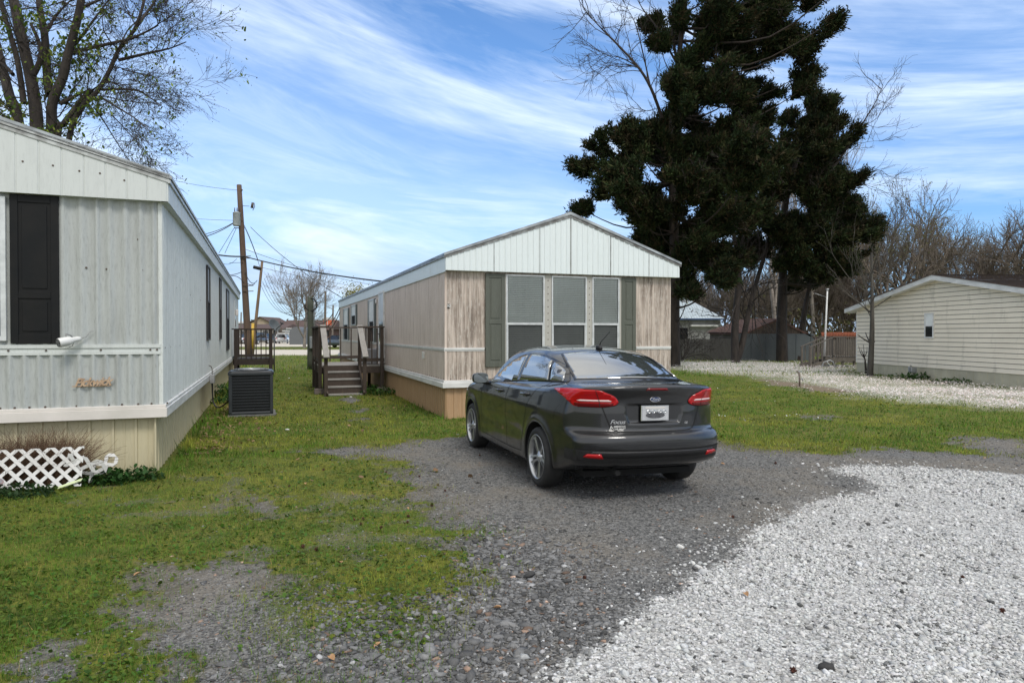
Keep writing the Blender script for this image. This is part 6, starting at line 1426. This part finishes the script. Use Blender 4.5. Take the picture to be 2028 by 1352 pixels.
def SDF(p):
    x,y,z=p[...,0],np.abs(p[...,1]),p[...,2]
    # plan curvature of the tail and the nose
    yr=np.clip(y/.9,0,1.1)
    lowz=sstep(.72,.58,z)
    tail=(.335*yr**3.4)*sstep(1.1,.25,x)*(1-.25*lowz)+.03*yr**2*sstep(.9,.1,x)
    nose=(.42*yr**2.6)*sstep(3.6,4.3,x)
    xl=x-tail+nose
    crown=.035*(y/.8)**2*sstep(.9,1.1,z)+.03*(y/.8)**2*sstep(3.2,3.6,x)
    fl=samp(SDL,xl,z+crown)
    w=np.interp(z,WZ[:,0],WZ[:,1])*np.interp(x,WX[:,0],WX[:,1])
    # rear deck shoulders pull in behind the cabin, arch flares
    for ax_ in (.99,3.64):
        r=np.hypot(x-ax_,z-.33); w=w+.014*np.exp(-((r-.385)/.045)**2)*(z>.1)
    w=w-.010*np.exp(-((z-.52)/.08)**2)*sstep(1.35,1.6,x)*sstep(3.3,3.0,x)     # scooped lower doors
    low=smax(fl,(y-w)*.95,.055)
    crc=.055*(y/.6)**2*sstep(1.0,1.35,z)
    xc=x-.16*np.clip(y/.6,0,1.4)**2.2*sstep(1.6,.5,x)+.22*np.clip(y/.6,0,1.4)**2.2*sstep(2.3,3.2,x)
    fc=samp(SDC,xc,z+crc)
    wc=np.interp(x,CX_[:,0],CX_[:,1])-.37*np.clip(z-1.0,0,1)-.22*np.clip(z-1.27,0,1)**1.5*2
    cab=smax(fc,(y-wc)*.93,.075)
    f=smin(low,cab,.07*sstep(3.6,3.0,x)+.015)
    # sculpting on the tail: plate recess
    rec=np.maximum(np.maximum(y-.305+.35*(np.clip(.84-z,0,.2)),np.abs(z-.855)-.090),np.abs(x-.04)-.085)
    f=smax(f,-rec,.012)
    # wheel wells
    for ax_ in (.99,3.64):
        r=np.hypot(x-ax_,z-.33)-.362; well=np.maximum(r,.62-y); f=smax(f,-well,.012)
    f=np.maximum(f,.185-z+.0*x)
    return f
def grad(p,h=2e-3):
    g=np.stack([SDF(p+np.array(e)*h)-SDF(p-np.array(e)*h) for e in ((1,0,0),(0,1,0),(0,0,1))],-1)/(2*h); return g
def surfnet(h=.0155):
    ax_=[np.arange(-.06,4.62,h),np.arange(-1.0,1.0+h,h)+h*.37*0,np.arange(.14,1.54,h)]
    nx,ny,nz=map(len,ax_); Fv=np.empty((nx,ny,nz),np.float32)
    for i0 in range(0,nx,40):
        g=np.stack(np.meshgrid(ax_[0][i0:i0+40],ax_[1],ax_[2],indexing='ij'),-1); Fv[i0:i0+40]=SDF(g)
    ins=Fv<0
    c=np.zeros((nx-1,ny-1,nz-1),np.int8)
    for a in (0,1):
        for b in (0,1):
            for d in (0,1): c+=ins[a:nx-1+a,b:ny-1+b,d:nz-1+d]
    act=(c>0)&(c<8); idx=-np.ones(act.shape,np.int64); I=np.argwhere(act); idx[act]=np.arange(len(I))
    V=np.zeros((len(I),3)); cnt=np.zeros(len(I))
    corners=[(a,b,d) for a in (0,1) for b in (0,1) for d in (0,1)]
    for A in corners:
        for k in range(3):
            if A[k]==1: continue
            Bc=list(A); Bc[k]=1
            fa=Fv[I[:,0]+A[0],I[:,1]+A[1],I[:,2]+A[2]]; fb=Fv[I[:,0]+Bc[0],I[:,1]+Bc[1],I[:,2]+Bc[2]]
            m=(fa<0)!=(fb<0); t=np.where(m,fa/(fa-fb+1e-12),0)
            p=I+np.array(A); p=p.astype(float); p[:,k]+=t
            V[m]+=p[m]; cnt[m]+=1
    V/=cnt[:,None]; V=np.stack([ax_[k][0]+V[:,k]*h for k in range(3)],1)
    quads=[]
    for k in range(3):
        o1,o2=[j for j in range(3) if j!=k]
        sl0=[slice(1,-1)]*3; sl0[k]=slice(0,-1); sl1=[slice(1,-1)]*3; sl1[k]=slice(1,None)
        a=ins[tuple(sl0)]; b=ins[tuple(sl1)]; m=np.argwhere(a!=b)
        base=m.copy(); base[:,o1]+=1; base[:,o2]+=1
        sgn=a[tuple(m.T)]
        def cell(d1,d2):
            q=base.copy(); q[:,o1]-=d1; q[:,o2]-=d2; return idx[tuple(q.T)]
        Q=np.stack([cell(0,0),cell(1,0),cell(1,1),cell(0,1)],1)
        flip=sgn if k!=1 else ~sgn
        Q[~flip]=Q[~flip][:,::-1]; quads.append(Q)
    Q=np.concatenate(quads); 
    for _ in range(3):
        f=SDF(V); g=grad(V); n2=(g**2).sum(1)+1e-6; st=(f/n2)[:,None]*g; l=np.linalg.norm(st,axis=1,keepdims=True); st*=np.minimum(1,h*.6/(l+1e-9)); V-=st
    # relax tangentially once
    e=np.concatenate([Q[:,[0,1]],Q[:,[1,2]],Q[:,[2,3]],Q[:,[3,0]]])
    for _ in range(2):
        acc=np.zeros_like(V); n=np.zeros(len(V)); np.add.at(acc,e[:,0],V[e[:,1]]); np.add.at(acc,e[:,1],V[e[:,0]]); np.add.at(n,e[:,0],1); np.add.at(n,e[:,1],1)
        V=V*.5+acc/n[:,None]*.5; f=SDF(V); g=grad(V); n2=(g**2).sum(1)+1e-6; st=(f/n2)[:,None]*g; l=np.linalg.norm(st,axis=1,keepdims=True); st*=np.minimum(1,h*.5/(l+1e-9)); V-=st
    return V,Q
def paint():
    m,nt,b=newmat('dark_grey_metallic'); b.inputs['Base Color'].default_value=(.045,.046,.050,1); b.inputs['Metallic'].default_value=.75; b.inputs['Roughness'].default_value=.38
    b.inputs['Coat Weight'].default_value=1.0; b.inputs['Coat Roughness'].default_value=.03; b.inputs['Coat IOR'].default_value=1.5
    n=noise(nt,coords(nt,(1,1,1)),900,1,.5); nt.links.new(mixrgb(nt,n,(.017,.018,.020),(.031,.032,.035)),b.inputs['Base Color'])
    d=noise(nt,coords(nt,(1,1,1)),5,5,.6); nt.links.new(ramp(nt,d,[(.35,.30),(.7,.46)]),b.inputs['Roughness'])
    return m
M_paint=paint()   # dark grey metallic with a light film of dust in the roughness
M_trimb=mat('black_plastic_trim',(.012,.012,.013),(.02,.02,.02),30,.55); M_gap=mat('shut_line',(.004,.004,.004),(.006,.006,.006),5,.9); M_gloss=mat('gloss_black',(.008,.008,.009),(.010,.010,.010),2,.12)
M_well=mat('wheel_well',(.006,.006,.006),(.01,.01,.01),5,.95)
def carglass():
    m,nt,b=newmat('tinted_car_glass'); b.inputs['Base Color'].default_value=(.055,.065,.066,1); b.inputs['Roughness'].default_value=.015; b.inputs['IOR'].default_value=3.4; b.inputs['Coat Weight'].default_value=1; b.inputs['Coat IOR'].default_value=1.6; b.inputs['Coat Roughness'].default_value=.01; return m
M_cglass=carglass()
def redlens(name,c,em=0):
    m,nt,b=newmat(name); b.inputs['Roughness'].default_value=.2; b.inputs['Specular IOR Level'].default_value=.25; b.inputs['Coat Weight'].default_value=.45; b.inputs['Coat Roughness'].default_value=.02
    w=nt.nodes.new('ShaderNodeTexWave'); w.inputs['Scale'].default_value=22; w.bands_direction='Z'; nt.links.new(coords(nt),w.inputs[0])
    nt.links.new(mixrgb(nt,w.outputs['Fac'],c,tuple(x*.55 for x in c)),b.inputs['Base Color']); return m
M_red=redlens('red_lamp_lens',(.50,.004,.006)); M_redd=redlens('dark_red_lens',(.20,.003,.004)); M_bar=mat('lamp_light_bar',(.75,.62,.60),(.65,.45,.44),6,.25)
M_chrome=mat('chrome',(.72,.73,.74),(.6,.61,.62),20,.12,metal=1.0); M_alloy=mat('silver_alloy',(.50,.51,.52),(.42,.43,.44),10,.28,metal=.85); M_blue=mat('badge_blue',(.012,.03,.11),(.012,.025,.09),5,.2,coat=1)
CAR=root('parked_sedan','dark grey four door sedan parked on the gravel beside the beige home','car',(1.415,6.57,.002),R(90)+.322)
CAR.rotation_euler=(R(1.0),0,R(90)+.322)
V,Q=surfnet()
me=rawmesh('body',V,Q,M_paint,smooth=True); me.materials.append(M_trimb); me.materials.append(M_well)
cen=V[Q].mean(1); r1=np.minimum(np.hypot(cen[:,0]-.99,cen[:,2]-.33),np.hypot(cen[:,0]-3.64,cen[:,2]-.33))
mi=np.zeros(len(Q),np.int32); mi[(cen[:,2]<.20)]=2; mi[(r1<.366)&(np.abs(cen[:,1])<.885)]=2; me.polygons.foreach_set('material_index',mi)
body=link('body',me,CAR); bpy.context.view_layer.update()
nv=np.empty(len(Q)*3,np.float32); me.polygons.foreach_get('normal',nv); nv=nv.reshape(-1,3)
if (np.einsum('ij,ij->i',nv,grad(cen))).mean()<0: me.flip_normals()
def march(o,d,tmax=2.0,n=220):
    """first surface hit along rays"""
    o=np.asarray(o,float); d=np.asarray(d,float); d=d/np.linalg.norm(d,axis=-1,keepdims=True) if d.ndim>1 else np.tile(d/np.linalg.norm(d),(len(o),1))
    t=np.zeros(len(o)); done=np.zeros(len(o),bool)
    for _ in range(n):
        f=SDF(o+d*t[:,None]); done|=f<1e-4; t=np.where(done,t,t+np.clip(f*.8,1e-4,.05)); 
    return o+d*t[:,None]
def patch(name,poly,to3,d,m,parent=CAR,off=.004,step=.03,thick=.006,label=None,sm=True,sym=False):
    """poly in a 2-D plane, clipped to a grid, dropped on the body along d"""
    poly=[tuple(p) for p in poly]
    bm=bmesh.new(); vs=[bm.verts.new((u,v,0)) for u,v in poly]; bm.faces.new(vs)
    us=[p[0] for p in poly]; vv=[p[1] for p in poly]
    for ax_,lo,hi in ((0,min(us),max(us)),(1,min(vv),max(vv))):
        k=lo+step
        while k<hi-1e-4:
            bmesh.ops.bisect_plane(bm,geom=bm.verts[:]+bm.edges[:]+bm.faces[:],plane_co=(k,0,0) if ax_==0 else (0,k,0),plane_no=(1,0,0) if ax_==0 else (0,1,0)); k+=step
    bmesh.ops.triangulate(bm,faces=[f for f in bm.faces if len(f.verts)>4]); bm.verts.ensure_lookup_table()
    uv=np.array([(v.co.x,v.co.y) for v in bm.verts]); O=np.array([to3(u,v) for u,v in uv]); Pn=march(O,np.array(d,float)); g=grad(Pn); g/=np.linalg.norm(g,axis=1,keepdims=True)+1e-9
    for v,p,n_ in zip(bm.verts,Pn,g): v.co=Vector(p+n_*off)
    bmesh.ops.recalc_face_normals(bm,faces=bm.faces)
    bd=[e for e in bm.edges if e.is_boundary]
    r=bmesh.ops.extrude_edge_only(bm,edges=bd); nvs=[g_ for g_ in r['geom'] if isinstance(g_,bmesh.types.BMVert)]
    co_=np.array([v.co[:] for v in nvs]); g=grad(co_); g/=np.linalg.norm(g,axis=1,keepdims=True)+1e-9
    for v,n_ in zip(nvs,g): v.co=v.co-Vector(n_)*(off+thick)
    for f in bm.faces: f.smooth=False if not sm else True
    me=bpy.data.meshes.new(name); bm.to_mesh(me); bm.free(); me.materials.append(m)
    # make normals agree with the body
    n_=np.empty(len(me.polygons)*3,np.float32); me.polygons.foreach_get('normal',n_); n_=n_.reshape(-1,3); c_=np.empty(len(me.polygons)*3,np.float32); me.polygons.foreach_get('center',c_)
    if np.einsum('ij,ij->i',n_,grad(c_.reshape(-1,3))).sum()<0: me.flip_normals()
    for e in me.edges: pass
    o=link(name,me,parent)
    if label: o['label']=label
    return o
def mirrored(o):
    c=o.copy(); c.data=o.data.copy(); COL.objects.link(c); c.data.transform(Matrix.Diagonal((1,-1,1,1))); c.data.flip_normals(); 
    return c
def sidepatch(name,poly,m,off=.004,step=.05,both=True,parent=CAR,thick=.006,**k):
    o=patch(name,poly,lambda x,z:(x,1.3,z),(0,-1,0),m,parent,off,step,thick,**k)
    if both: return o,mirrored(o)
    return o,None
def cr2(pts,n=5): return [tuple(p) for p in crom(list(pts)+[pts[0]],n)[:-1]]
# side glass
top=crom([(3.00,.965),(2.80,1.095),(2.55,1.222),(2.30,1.315),(2.05,1.370),(1.80,1.394),(1.50,1.388),(1.20,1.345),(.92,1.265),(.76,1.180),(.665,1.137)],4)
bot=crom([(.665,1.120),(.78,1.114),(1.2,1.098),(1.9,1.055),(2.5,1.005),(3.0,.955)],4)
outer=[tuple(p) for p in top]+[tuple(p) for p in bot]
sidepatch('window_surround',outer,M_gloss,off=.003,step=.06)
def dlo(x0,x1,s0=0,s1=0,ins=.022):
    """window pane between two pillars; x at belt, s = lean to the top"""
    P_=[]
    def topz(x): return np.interp(x,top[::-1,0],top[::-1,1])-ins
    def botz(x): return np.interp(x,bot[:,0],bot[:,1])+ins*.7
    zt0=topz(x0+s0); zt1=topz(x1+s1); xs_=np.linspace(x0+s0,x1+s1,16)
    up_=[(x,topz(x)) for x in xs_]; dn=[(x,botz(x)) for x in np.linspace(x1,x0,12)]
    return [p for p in up_+dn if True]
for a,b,s0,s1 in ((.77,1.04,.10,.10),(1.10,1.90,.10,-.05),(1.99,2.88,-.05,-.10)):
    sidepatch('side_window',dlo(a,b,s0,s1),M_cglass,off=.0065,step=.07)
# rear glass and windscreen
def rg_edge(x): return np.interp(x,[.50,.8,1.1,1.26],[.615,.585,.545,.51])
def curve(a,b,y): return a+(b-a)*(abs(y)/.6)**2.2
ys_=np.linspace(-1,1,21)
rear=[(y*.622,curve(.468,.64,y*.622)) for y in ys_]+[(s,x) for x,s in [(.75,.60),(.95,.575),(1.12,.548)]]+[(y*.515,curve(1.235,1.30,y*.515)) for y in ys_[::-1]]+[(-s,x) for x,s in [(1.12,.548),(.95,.575),(.75,.60)]]
rw=patch('rear_window_surround',rear,lambda y,x:(x,y,1.7),(0,0,-1),M_gloss,off=.003,step=.05)
ins_=[(y*.955,.87+(x-.87)*.945) for y,x in rear]
rgl=patch('rear_window',ins_,lambda y,x:(x,y,1.7),(0,0,-1),M_cglass,off=.006,step=.04)
wsc=[(y*.64,3.30-.22*(abs(y)*.64/.6)**2.2) for y in ys_]+[(y*.52,2.60-.15*(abs(y)*.52/.6)**2.2) for y in ys_[::-1]]
patch('windscreen',wsc,lambda y,x:(x,y,1.7),(0,0,-1),M_cglass,off=.004,step=.06)
# shut lines
def ribbon(name,pts,d,to3,w=.009,m=M_gap,off=.0012,parent=CAR,both=False,n=10):
    q=crom(pts,n); O=np.array([to3(*p) for p in q]); S_=march(O,np.array(d,float)); g=grad(S_); g/=np.linalg.norm(g,axis=1,keepdims=True); T=np.gradient(S_,axis=0); sd=np.cross(T,g); sd/=np.linalg.norm(sd,axis=1,keepdims=True)+1e-9
    V=np.stack([S_-sd*w/2+g*off,S_+sd*w/2+g*off],1).reshape(-1,3); k=len(q); Fc=np.array([(2*i,2*i+1,2*i+3,2*i+2) for i in range(k-1)])
    o=link(name,rawmesh(name,V,Fc,m),parent)
    if both: mirrored(o)
    return o
sd3=lambda x,z:(x,1.3,z)
ribbon('door_gap',[(1.93,1.06),(2.02,.95),(2.05,.8),(2.05,.5),(2.03,.30)],(0,-1,0),sd3,both=True)
ribbon('door_gap',[(.98,1.105),(1.14,1.0),(1.28,.86),(1.36,.70),(1.43,.55),(1.50,.42),(1.52,.30)],(0,-1,0),sd3,both=True)
ribbon('door_gap',[(3.02,.95),(3.10,.85),(3.12,.6),(3.10,.30)],(0,-1,0),sd3,both=True)
ribbon('door_gap',[(1.52,.30),(2.0,.285),(3.10,.30)],(0,-1,0),sd3,both=True)
ribbon('bumper_gap',[(.50,.92),(.56,.86),(.60,.75)],(0,-1,0),sd3,both=True,w=.004)
ribbon('fender_gap',[(.62,1.10),(.52,1.085),(.44,1.07)],(0,-.6,-1),lambda x,z:(x,.9,z+.3),both=True,w=.004)
rr3=lambda y,z:(-.5,y,z)
trunk=[(.555,1.075),(.545,.95),(.520,.87),(.487,.785),(.455,.718),(.40,.692),(.30,.686),(0,.684)]
trunk=trunk+[(-a,b) for a,b in trunk[::-1][1:]]
ribbon('trunk_gap',trunk,(1,0,0),rr3,w=.011,off=.002)
# red lamps that wrap the corner: drawn on a plane facing the corner at 45 degrees
c45=math.sqrt(.5)
lam=[(1.075,1.058),(.90,1.076),(.72,1.085),(.60,1.086),(.50,1.080),(.46,1.062),(.397,1.030),(.368,.988),(.369,.958),(.395,.937),(.46,.924),(.52,.920),(.65,.920),(.76,.922),(.80,.95),(.86,.985),(.96,1.022)]
def cor(e,z): # point on the plane x-y=-k far outside the rear left corner
    return (e*c45-1.2*c45*.0+(-.9)*c45+.0*0+e*0, e*c45+.9*c45, z)
def corp(poly,name,m,off,step=.03,ins=0,thick=.008,parent=CAR):
    cx_=sum(p[0] for p in poly)/len(poly); cz_=sum(p[1] for p in poly)/len(poly)
    return patch(name,poly,cor,(1,-1,0),m,parent,off,step,thick)
def offs(poly,k,kz=None):
    kz=kz or k; cx_=(min(p[0] for p in poly)+max(p[0] for p in poly))/2; cz_=(min(p[1] for p in poly)+max(p[1] for p in poly))/2
    w=(max(p[0] for p in poly)-min(p[0] for p in poly))/2; h=(max(p[1] for p in poly)-min(p[1] for p in poly))/2
    return [(cx_+(x-cx_)*(w+k)/w,cz_+(z-cz_)*(h+kz)/h) for x,z in poly]
lamc=cr2(lam,3)
corp(offs(lamc,.007),'tail_light_gasket',M_gap,.003); mirrored(bpy.data.objects['tail_light_gasket'])
tl=corp(lamc,'tail_light',M_red,.012)
b1=corp([(.43,.972),(.70,.972),(.74,.982),(.70,.992),(.445,.992),(.42,.982)],'light_bar',M_bar,.0145,parent=tl,thick=.004)
b2=corp([(.42,.925),(.755,.925),(.765,.958),(.40,.958)],'lower_lens',M_redd,.0138,parent=tl,thick=.003)
b3=ribbon('lamp_gap',[(.545,1.083),(.530,1.0),(.520,.921)],(1,-1,0),cor,w=.006,off=.0155,parent=tl)
tl2=mirrored(tl)
for q in (b1,b2,b3): w_=mirrored(q); w_.parent=tl2
# third brake lamp in the spoiler, badge, plate, lettering
patch('brake_lamp',[(-.125,1.083),(.125,1.083),(.105,1.107),(-.105,1.107)],rr3,(1,0,0),M_redd,off=.003,step=.04,thick=.004)
bx_=float(march(np.array([(-.5,0,.985)]),np.array((1.,0,0)))[0][0])
def ell(a,b,n=28): return [(a*math.cos(2*math.pi*k/n),b*math.sin(2*math.pi*k/n)) for k in range(n)]
Mr=Matrix(((0,0,1,0),(-1,0,0,0),(0,1,0,0),(0,0,0,1)))   # local xy plane -> rear face (x right = -y)
def rearM(y,z,x): return Matrix.Translation((x,y,z))@Matrix(((0,0,-1,0),(-1,0,0,0),(0,1,0,0),(0,0,0,1)))
o=MB(); o.prism(ell(.060,.026),0,.008,'xy',rearM(0,.995,bx_-.001)); bdg=o.build('badge',M_chrome,CAR,bevel=.002)
o=MB(); o.prism(ell(.053,.0205),.0085,.0105,'xy',rearM(0,.995,bx_-.001)); o.build('badge_field',M_blue,bdg)
text('badge_script','Ford',.036,M_chrome,bdg,rearM(0,.995,bx_-.013),.001,.9,.0003,.3,1.15)
px_=.125; o=MB(); o.box(px_-.03,px_-.018,-.155,.155,.785,.935); pf=o.build('plate_frame',M_chrome,CAR,bevel=.003)
o=MB(); o.box(px_-.0325,px_-.0305,-.142,.142,.795,.925); pl=o.build('license_plate',mat('plate_face',(.40,.41,.42),(.55,.56,.57),6,.35,metal=.3),CAR)
o=MB()
for y,z,w,h in ((0,.841,.105,.030),): o.prism(ell(w,h),0,.002,'xy',rearM(y,z,px_-.0335))
o.build('plate_blot',mat('plate_dark_blot',(.04,.042,.045),(.10,.10,.11),12,.4),pl)
for y in (.075,.025,-.045,-.10): o=MB(); o.tube([Vector((px_-.036,y+.020*math.cos(t),.875+.013*math.sin(t))) for t in [k*math.pi/6 for k in range(13)]],.0035,6,False); o.build('plate_ring',M_chrome,pl)
o=MB(); o.box(px_-.0345,px_-.0325,-.11,.11,.908,.920); o.build('plate_strip',M_bar if False else M_trimd,pl)
def xat(y,z): return float(march(np.array([(-.5,y,z)]),np.array((1.,0,0)))[0][0])
text('model_lettering','Focus',.055,M_chrome,CAR,rearM(.395,.778,xat(.395,.778)-.003)@Matrix.Rotation(R(-6),4,'Y'),.002,.95,.0006,.35,1.25)
text('trim_lettering','SE',.030,M_chrome,CAR,rearM(-.36,.757,xat(-.36,.757)-.003),.0015,1.0,.0003,.1,1.3)
st=text('dealer_sticker',"AMERICA'S\nCAR-MART",.024,M_trimw,CAR,rearM(.375,.722,xat(.375,.722)-.003)@Matrix.Rotation(R(-6),4,'Y'),.0006,1.0,.0005,0,1.05)
o=MB()
for q in (((-.5,0),(-.3,0),(.0,.9),(-.15,.9)),((.5,0),(.3,0),(.0,.55),(.05,.9)),((-.06,0),(.06,0),(.03,.35),(-.03,.35))):
    o.prism([(a*.045,b*.042) for a,b in q],0,.001,'xy',rearM(.452,.703,xat(.452,.72)-.003))
o.build('sticker_emblem',M_trimw,CAR)
# lower bumper: textured black band with mesh, side reflectors, chin
def band(name,z0,z1,m,off,yw=.86,step=.05,thick=.004,n=40,taper=0):
    P_=[]; 
    # flatten arc-length around the tail: use several rear facing patches joined by projecting radially from (1.2,0)
    us=np.linspace(-1.05,1.05,n); V=[];
    for a in us:
        for z in np.linspace(z0+taper*abs(a),z1,4):
            V.append((1.0-1.9*math.cos(a),1.9*math.sin(a)*.78,z))
    V=np.array(V); D=np.array([(1.0,0,0)])-V*np.array([1,1,0]); D[:,2]=0; S_=march(V,D); g=grad(S_); g/=np.linalg.norm(g,axis=1,keepdims=True); S2=S_+g*off
    Fc=[(i*4+j,i*4+j+1,(i+1)*4+j+1,(i+1)*4+j) for i in range(n-1) for j in range(3)]
    me=rawmesh(name,S2,np.array(Fc),m,smooth=True)
    return link(name,me,CAR)
def meshgrille():
    m,nt,b=newmat('grille_mesh'); v=nt.nodes.new('ShaderNodeTexChecker'); v.inputs['Scale'].default_value=110; v.inputs['Color1'].default_value=(.004,.004,.004,1); v.inputs['Color2'].default_value=(.028,.028,.03,1)
    mp_=coords(nt,(1,1,1)); 
    r_=nt.nodes.new('ShaderNodeMapping'); r_.inputs['Rotation'].default_value=(R(45),0,0); nt.links.new(mp_,r_.inputs[0]); nt.links.new(r_.outputs[0],v.inputs[0]); nt.links.new(v.outputs[0],b.inputs['Base Color']); b.inputs['Roughness'].default_value=.5; return m
band('lower_valance',.20,.515,M_trimb,.004)
patch('grille_band',[(-.70,.445),(.70,.445),(.66,.505),(-.66,.505)],rr3,(1,0,0),meshgrille(),off=.007,step=.05,thick=.003)
ref=patch('reflector',[(.56,.440),(.70,.446),(.735,.456),(.70,.482),(.585,.484)][::-1],rr3,(1,0,0),M_red,off=.011,step=.05,thick=.006); mirrored(ref)
ribbon('bumper_crease',[(-.80,.527),(-.5,.520),(0,.518),(.5,.520),(.80,.527)],(1,0,0),rr3,w=.010,m=M_gap,off=.005)
# wheels
def wheel(x,s):
    wr=root('wheel',None,None); wr.parent=CAR; wr.location=(x,s*.79,RWH); wr.rotation_euler=(R(-90)*s,0,0)   # local +z outwards
    w=.215/2; prof=[(.235,-w+.01),(.26,-w),(.300,-w+.008),(.313,-w+.03),(RWH,-w+.06),(RWH,w-.06),(.313,w-.03),(.300,w-.008),(.275,w+.004),(.250,w+.002),(.236,w-.006)]
    o=MB(); o.lathe(prof,48); 
    ty=o.build('tyre',M_tyre,wr)
    o=MB(); o.lathe([(.234,-w),(.225,-.02),(.215,.05),(.225,w-.02),(.236,w-.004),(.238,w-.002),(.2345,w+.003),(.223,w-.003),(.218,w-.03)],40)
    k5=5
    for i in range(k5):
        for side in (-1,1):
            a=2*math.pi*i/k5+math.pi/2
            def pt(r,off_,z): return (r*math.cos(a)-off_*math.sin(a),r*math.sin(a)+off_*math.cos(a),z)
            i0,i1=.009*side,.026*side; o0,o1=.020*side,.052*side
            zi,zo=w-.028,w-.012
            vs=[pt(.045,i0,zi),pt(.045,i1,zi-.006),pt(.224,o1,zo-.01),pt(.226,o0,zo),pt(.045,i0,zi-.05),pt(.045,i1,zi-.05),pt(.220,o1,zo-.05),pt(.220,o0,zo-.05)]
            o.add(vs,[(0,1,2,3),(4,7,6,5),(0,4,5,1),(1,5,6,2),(2,6,7,3),(3,7,4,0)])
    o.lathe([(.001,w-.012),(.028,w-.014),(.032,w-.022),(.060,w-.03),(.066,w-.05),(.066,w-.09)],24)
    o.build('rim',M_alloy,wr)
    o=MB(); o.lathe([(.001,-.02),(.19,-.02),(.195,.0)],32); o.lathe([(.05,.0),(.13,.005),(.135,-.015)],28); o.build('brake_disc',M_well,wr)
    return wr
for x in (.99,3.64):
    for s in (1,-1): wheel(x,s)
# mirrors
for s in (1,-1):
    o=MB(); n=14; vs=[];
    for i in range(9):
        t=i/8; xx=2.86+.17*t; sc=[.88,1,1,.98,.94,.85,.72,.5,.12][i]
        for k in range(n):
            a=2*math.pi*k/n; ca,sa=math.cos(a),math.sin(a); ex=abs(ca)**.6*(1 if ca>0 else -1); ez=abs(sa)**.6*(1 if sa>0 else -1)
            vs.append((xx,s*(.985+.108*ex*sc),1.035+.070*ez*sc-(.012*t) ))
    o.add(vs,[(i*n+k,i*n+(k+1)%n,(i+1)*n+(k+1)%n,(i+1)*n+k) for i in range(8) for k in range(n)],True); o.add(vs[-n:],[tuple(range(n))])
    mr=o.build('door_mirror',M_paint,CAR)
    o=MB(); o.tube([(2.93,s*.93,.99),(2.94,s*.87,.965),(2.94,s*.82,.95)],[.035,.03,.04],10); o.build('mirror_arm',M_trimb,mr)
    o=MB(); o.add([(2.857,s*(.985+.098*math.copysign(abs(math.cos(a))**.6,math.cos(a))),1.035+.061*math.copysign(abs(math.sin(a))**.6,math.sin(a))) for a in [2*math.pi*k/20 for k in range(20)]],[tuple(range(20))]); o.build('mirror_glass',mat('mirror_glass',(.35,.38,.38),(.3,.33,.33),3,.03,metal=1.0),mr)
# handles
for x,z in ((1.30,.955),(2.22,.925)):
    for s in (1,-1):
        p=march(np.array([(x,1.3,z),(x+.09,1.3,z-.003),(x+.20,1.3,z-.008)]),np.array((0,-1.,0))); pts=[Vector(q) for q in p]; pts=[pts[0]+Vector((0,-.005,0)),pts[0]+Vector((.02,.026,0)),pts[1]+Vector((0,.034,0)),pts[2]+Vector((-.02,.026,0)),pts[2]+Vector((0,-.005,0))]
        pts=[Vector((v.x,v.y*s,v.z)) for v in pts]; o=MB(); o.tube(smooth(pts,4),.014,8); h=o.build('door_handle',M_paint,CAR)
        q=patch('handle_cup',cr2([(x+.03,z-.03),(x+.15,z-.035),(x+.17,z+.005),(x+.10,z+.02),(x+.03,z+.015)],3),sd3,(0,-1,0),M_gloss,CAR,.0015,.05,.002)
        if s==-1: w_=mirrored(q); bpy.data.objects.remove(q); w_.parent=h
        else: q.parent=h
# antenna, sill, underbody with exhaust, arch trims
o=MB(); zt=float(march(np.array([(1.36,0,1.9)]),np.array((0,0,-1.)))[0][2]); o.tube([(1.42,0,zt-.01),(1.40,0,zt+.022),(1.36,0,zt+.02),(1.31,0,zt+.004)],[.02,.03,.032,.015],8); o.tube([(1.38,0,zt+.02),(1.34,-.005,zt+.08),(1.14,-.02,zt+.20)],[.007,.005,.003],6); o.build('antenna',M_trimb,CAR)
for s in (1,-1):
    for ax_ in (.99,3.64):
        pts=[]; 
        for k in range(25):
            t=math.pi*(-.06+1.12*k/24); pts.append((ax_+.366*math.cos(t),1.3,.33+.366*math.sin(t)))
        p=march(np.array(pts),np.array((0,-1.,0))); o=MB(); o.tube([Vector((q[0],s*(q[1]-.004),q[2])) for q in p],.008,6); o.build('arch_lip',M_paint,CAR)
o=MB(); o.box(.4,4.1,-.60,.60,.20,.26); o.tube([(.12,.38,.285),(.5,.38,.29)],.028,10); o.box(.75,1.2,-.70,.70,.22,.40); o.build('underbody',M_well,CAR)
for s in (1,-1):
    o=patch('headlight',cr2([(4.28,.73),(4.0,.80),(3.92,.80),(4.05,.70),(4.3,.64)],3),sd3,(0,-1,0),M_glass if False else M_chrome,CAR,.004,.05,.004)
    if s==-1: mirrored(o); bpy.data.objects.remove(o)
